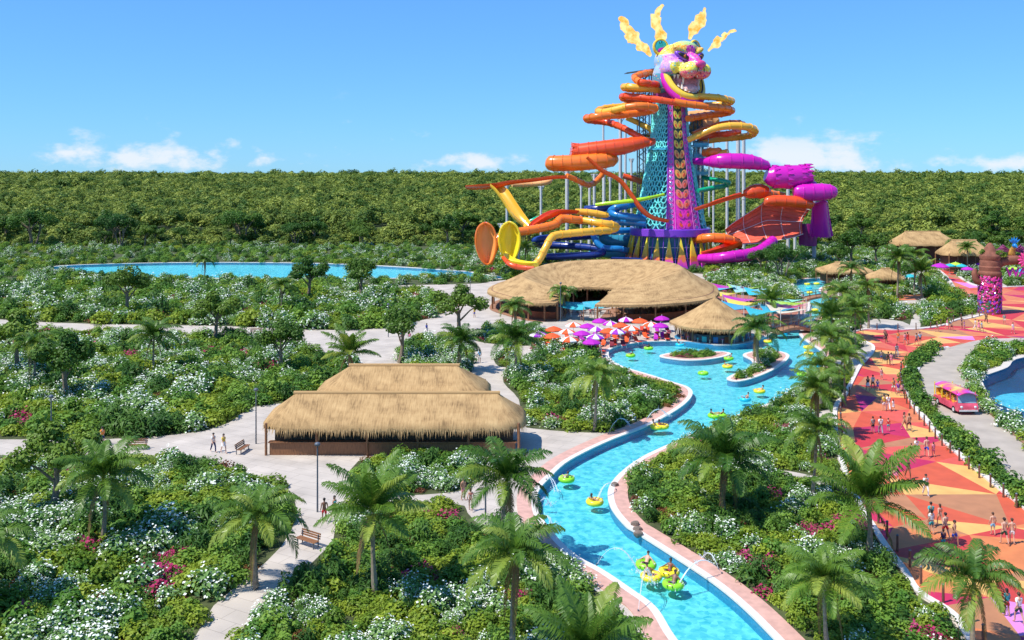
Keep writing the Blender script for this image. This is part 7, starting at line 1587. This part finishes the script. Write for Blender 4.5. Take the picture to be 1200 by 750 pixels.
for k in range(5):
    a = math.radians(40 + k * 25); p0 = o0 + V(.05, -.6, 2.2); d_ = V(math.cos(a), 0, math.sin(a)); n_ = V(-math.sin(a), 0, math.cos(a)); mb.add([p0, p0 + d_ * .8 + n_ * .22, p0 + d_ * 1.35, p0 + d_ * .8 - n_ * .22, p0 + d_ * .7 + V(0, -.15, 0)], [(0, 4, 1), (1, 4, 2), (2, 4, 3), (3, 4, 0), (0, 1, 2, 3)])
mb.obj('crest', C_B, brd, smooth=False)
for i in range(14):
    a = i * .45; o = link('perching_plant', BUSH['green' if i % 3 else 'yellow'][i % 3], None, (ax_ + math.cos(a) * 1.3 + (1 if i > 7 else 0) * 1.2, ay + math.sin(a) * .9, 10.1 + (i % 4) * .25)); o.scale = (.7, .7, .7); tag(o, 'small green plant growing on top of the clay arch column', 'plant', 'plants on top of the clay arch column')

# ================================================================== lamp posts
for i, (px, py, h, lab) in enumerate([(657, 377, 6.5, 'thin dark lamp post before the mouth of the oval restaurant'), (551, 352, 6.0, 'thin lamp post at the edge of the shallow lagoon'), (569, 614, 3.2, 'thin pole at the near left bed on the plaza'), (950, 400, 4.5, 'thin lamp post at the lower footbridge')]):
    p = G(px, py); t = thing('lamp_post', lab, 'lamp post', p); mb = MB(); mb.cyl(p, p + V(0, 0, h), .07, .05, 8); mb.obj('pole', M_dark, t); mb = MB(); mb.ell(p + V(0, 0, h), (.22, .22, .16), 10, 7); mb.obj('lamp_head', M_dark, t)
# stones on the river edge
for i, (px, py) in enumerate([(747, 622), (744, 616), (748, 628), (720, 570)]):
    p = G(px, py); mb = MB(); mb.ell((p.x, p.y, .12), (.34, .28, .24), 9, 6)
    for k, v in enumerate(mb.v): mb.v[k] = v + noise.noise_vector(v * 3) * .08
    tag(mb.obj('boulder', pm('dark_stone', (.20, .15, .12), .9, var=.3), None, p), 'dark boulder on the right river bank, %s of four from the near end' % ordw([1, 2, 0, 3][i]), 'boulder', 'boulders on the right river bank')

for i, (px, py, h, lab) in enumerate([(455, 395, 5, 'thin lamp post on the plaza left of the broad tree'), (300, 520, 5, 'thin lamp post left of the long thatched hut'), (372, 600, 5, 'thin lamp post on the path left of the near left bed'), (60, 530, 5, 'thin lamp post between the two left gardens')]):
    p = G(px, py); t = thing('lamp_post', lab, 'lamp post', p); mb = MB(); mb.cyl(p, p + V(0, 0, h), .07, .05, 8); mb.obj('pole', M_dark, t); mb = MB(); mb.ell(p + V(0, 0, h), (.22, .22, .16), 10, 7); mb.obj('lamp_head', M_dark, t)
bn = None
for i, (px, py, rz, lab) in enumerate([(450, 462, .4, 'timber bench behind the long thatched hut'), (285, 530, 1.4, 'timber bench left of the long thatched hut'), (360, 640, -.6, 'timber bench on the path beside the near left bed'), (160, 527, .1, 'timber bench between the two left gardens'), (300, 392, .2, 'timber bench facing the lagoon garden')]):
    p = G(px, py)
    if bn is None:
        bn = thing('park_bench', lab, 'bench', (0, 0, 0), 0, 'timber benches on the plaza'); mb = MB()
        for k in range(4): mb.box((0, -.2 + k * .13, .45), (1.8, .1, .04))
        mb.obj('seat', M_wood, bn); mb = MB()
        for k in range(3): mb.box((0, .32 + k * .03, .58 + k * .14), (1.8, .04, .1))
        mb.obj('backrest', M_wood, bn)
        for x in (-.75, .75): mb = MB(); mb.box((x, -.15, .215), (.06, .06, .43)); mb.box((x, .28, .42), (.06, .06, .84)); mb.obj('leg', M_dark, bn)
        o = bn
    else: o = copy_tree(bn)
    o.location = p; o.rotation_euler = (0, 0, rz); o['label'] = lab
for px, py, k, c1, c2, lab in [(250, 530, 'mD', 'white', 'navy', 'man in white shirt strolling left of the long thatched hut'), (262, 531, 'fA', 'yellow', 'white', 'woman in yellow top strolling left of the long thatched hut'), (470, 400, 'mB', 'teal', 'black', 'man in teal shirt on the plaza near the broad tree'), (480, 402, 'fC', 'pink', 'white', 'woman in pink top on the plaza near the broad tree'), (380, 612, 'mA', None, 'red', 'bare-chested man in red shorts on the path by the near left bed'), (392, 609, 'fB', 'teal', 'teal', 'woman in a teal swimsuit on the path by the near left bed'), (120, 522, 'mB', 'orange', 'navy', 'man in orange shirt between the two left gardens'), (500, 392, 'fA', 'blue', 'white', 'woman in blue top walking towards the oval restaurant'), (465, 470, 'mB', 'red', 'grey', 'man in red shirt behind the second thatched hut'), (530, 425, 'fC', 'white', 'navy', 'woman in white top on the shaded plaza under the broad tree'), (556, 372, 'mC', 'yellow', 'blue', 'man in yellow shirt on the path left of the oval restaurant'), (562, 425, 'mB', 'light blue', 'white', 'man in light blue shirt by the little round plaza bed')]:
    person(k, G(px, py), rnd(0, 6.28), 1, lab, c1, c2, random.choice([0, 1, 2]), 0, 'visitors on the left plaza')
# ================================================================== camera, sun and sky
cam = bpy.data.cameras.new('camera'); cam.sensor_width = 36; cam.sensor_fit = 'HORIZONTAL'; cam.lens = 36 * FPX / 1200; cam.shift_y = -(375 - HZ) / 1200
cam.clip_start = .5; cam.clip_end = 9000
co_ = bpy.data.objects.new('camera', cam); COL.objects.link(co_); co_.location = (0, 0, CAM_H); co_.rotation_euler = (math.radians(90), 0, 0); SC.camera = co_
sdir = Vector((-1.0, -.45, 1.75)).normalized()                   # towards the sun
sun = bpy.data.lights.new('sun', 'SUN'); sun.energy = 4.4; sun.angle = math.radians(.5); sun.color = (1, .955, .88)
so = bpy.data.objects.new('sun', sun); COL.objects.link(so); so.location = sdir * 300; so.rotation_euler = sdir.to_track_quat('Z', 'Y').to_euler()
w = bpy.data.worlds.new('World'); SC.world = w; w.use_nodes = True; nt = w.node_tree; N, L = nt.nodes, nt.links; bg = N['Background']
sk = N.new('ShaderNodeTexSky'); sk.sky_type = 'NISHITA'; sk.sun_disc = False; sk.sun_elevation = math.asin(sdir.z); sk.sun_rotation = math.atan2(sdir.x, sdir.y)
sk.altitude = 0; sk.air_density = 1.0; sk.dust_density = .0; sk.ozone_density = 4.0
bg.inputs['Strength'].default_value = .12
# white cumulus low over the horizon
tc = N.new('ShaderNodeTexCoord'); sx = N.new('ShaderNodeSeparateXYZ'); L.new(tc.outputs['Generated'], sx.inputs[0])
def mth(op, a, b_=None, c=None):
    n = N.new('ShaderNodeMath'); n.operation = op
    for i, v in enumerate((a, b_, c)):
        if v is None: continue
        if isinstance(v, (int, float)): n.inputs[i].default_value = v
        else: L.new(v, n.inputs[i])
    return n.outputs[0]
az = mth('ARCTAN2', sx.outputs['X'], sx.outputs['Y']); el = mth('ARCSINE', sx.outputs['Z'])
cb = N.new('ShaderNodeCombineXYZ'); L.new(az, cb.inputs[0]); L.new(mth('MULTIPLY', el, 1.7), cb.inputs[1])
nz = N.new('ShaderNodeTexNoise'); nz.inputs['Scale'].default_value = 24; nz.inputs['Detail'].default_value = 9; nz.inputs['Roughness'].default_value = .58; L.new(cb.outputs[0], nz.inputs[0])
nb = N.new('ShaderNodeTexNoise'); nb.inputs['Scale'].default_value = 5.5; nb.inputs['Detail'].default_value = 2; L.new(cb.outputs[0], nb.inputs[0])
def gauss(a0, sa, e0, se):
    a = mth('DIVIDE', mth('SUBTRACT', az, a0), sa); e = mth('DIVIDE', mth('SUBTRACT', el, e0), se)
    return mth('EXPONENT', mth('MULTIPLY', mth('ADD', mth('MULTIPLY', a, a), mth('MULTIPLY', e, e)), -1.0))
g1 = mth('MULTIPLY', gauss(.300, .062, .022, .024), .34); g2 = mth('MULTIPLY', gauss(.43, .07, .010, .012), .22); g3 = mth('MULTIPLY', gauss(-.02, .07, .013, .012), .24); g4 = mth('MULTIPLY', gauss(-.36, .12, .016, .018), .24)
g5 = mth('MULTIPLY', gauss(.52, .05, .010, .008), .2)
sm = mth('ADD', mth('ADD', mth('ADD', g1, g2), mth('ADD', g3, g4)), g5)
dens = mth('ADD', mth('ADD', mth('MULTIPLY', nz.outputs['Fac'], .75), mth('MULTIPLY', nb.outputs['Fac'], .25)), sm)
mr = N.new('ShaderNodeMapRange'); mr.inputs['From Min'].default_value = .61; mr.inputs['From Max'].default_value = .80; mr.interpolation_type = 'SMOOTHSTEP'; L.new(dens, mr.inputs['Value'])
top = N.new('ShaderNodeMapRange'); top.inputs['From Min'].default_value = .10; top.inputs['From Max'].default_value = .02; L.new(el, top.inputs['Value'])
msk = mth('MULTIPLY', mth('MULTIPLY', mr.outputs[0], top.outputs[0]), .92)
mx = N.new('ShaderNodeMix'); mx.data_type = 'RGBA'; L.new(msk, mx.inputs['Factor']); hs = N.new('ShaderNodeMix'); hs.data_type = 'RGBA'; hs.blend_type = 'MULTIPLY'; hs.inputs['Factor'].default_value = 1; hs.inputs['B'].default_value = (.60, 1.26, 2.12, 1); gm = N.new('ShaderNodeGamma'); gm.inputs[1].default_value = .65; L.new(sk.outputs[0], gm.inputs[0]); L.new(gm.outputs[0], hs.inputs['A']); L.new(hs.outputs['Result'], mx.inputs['A']); mx.inputs['B'].default_value = (5.6, 6.0, 6.5, 1)
L.new(mx.outputs['Result'], bg.inputs[0])
SC.view_settings.view_transform = 'Standard'; SC.view_settings.look = 'None'; SC.view_settings.exposure = 0.36; SC.view_settings.gamma = 1; SC.view_settings.use_curve_mapping = False
SC.cycles.use_denoising = True; SC.cycles.max_bounces = 7; SC.cycles.transparent_max_bounces = 12; SC.cycles.caustics_reflective = False; SC.cycles.caustics_refractive = False
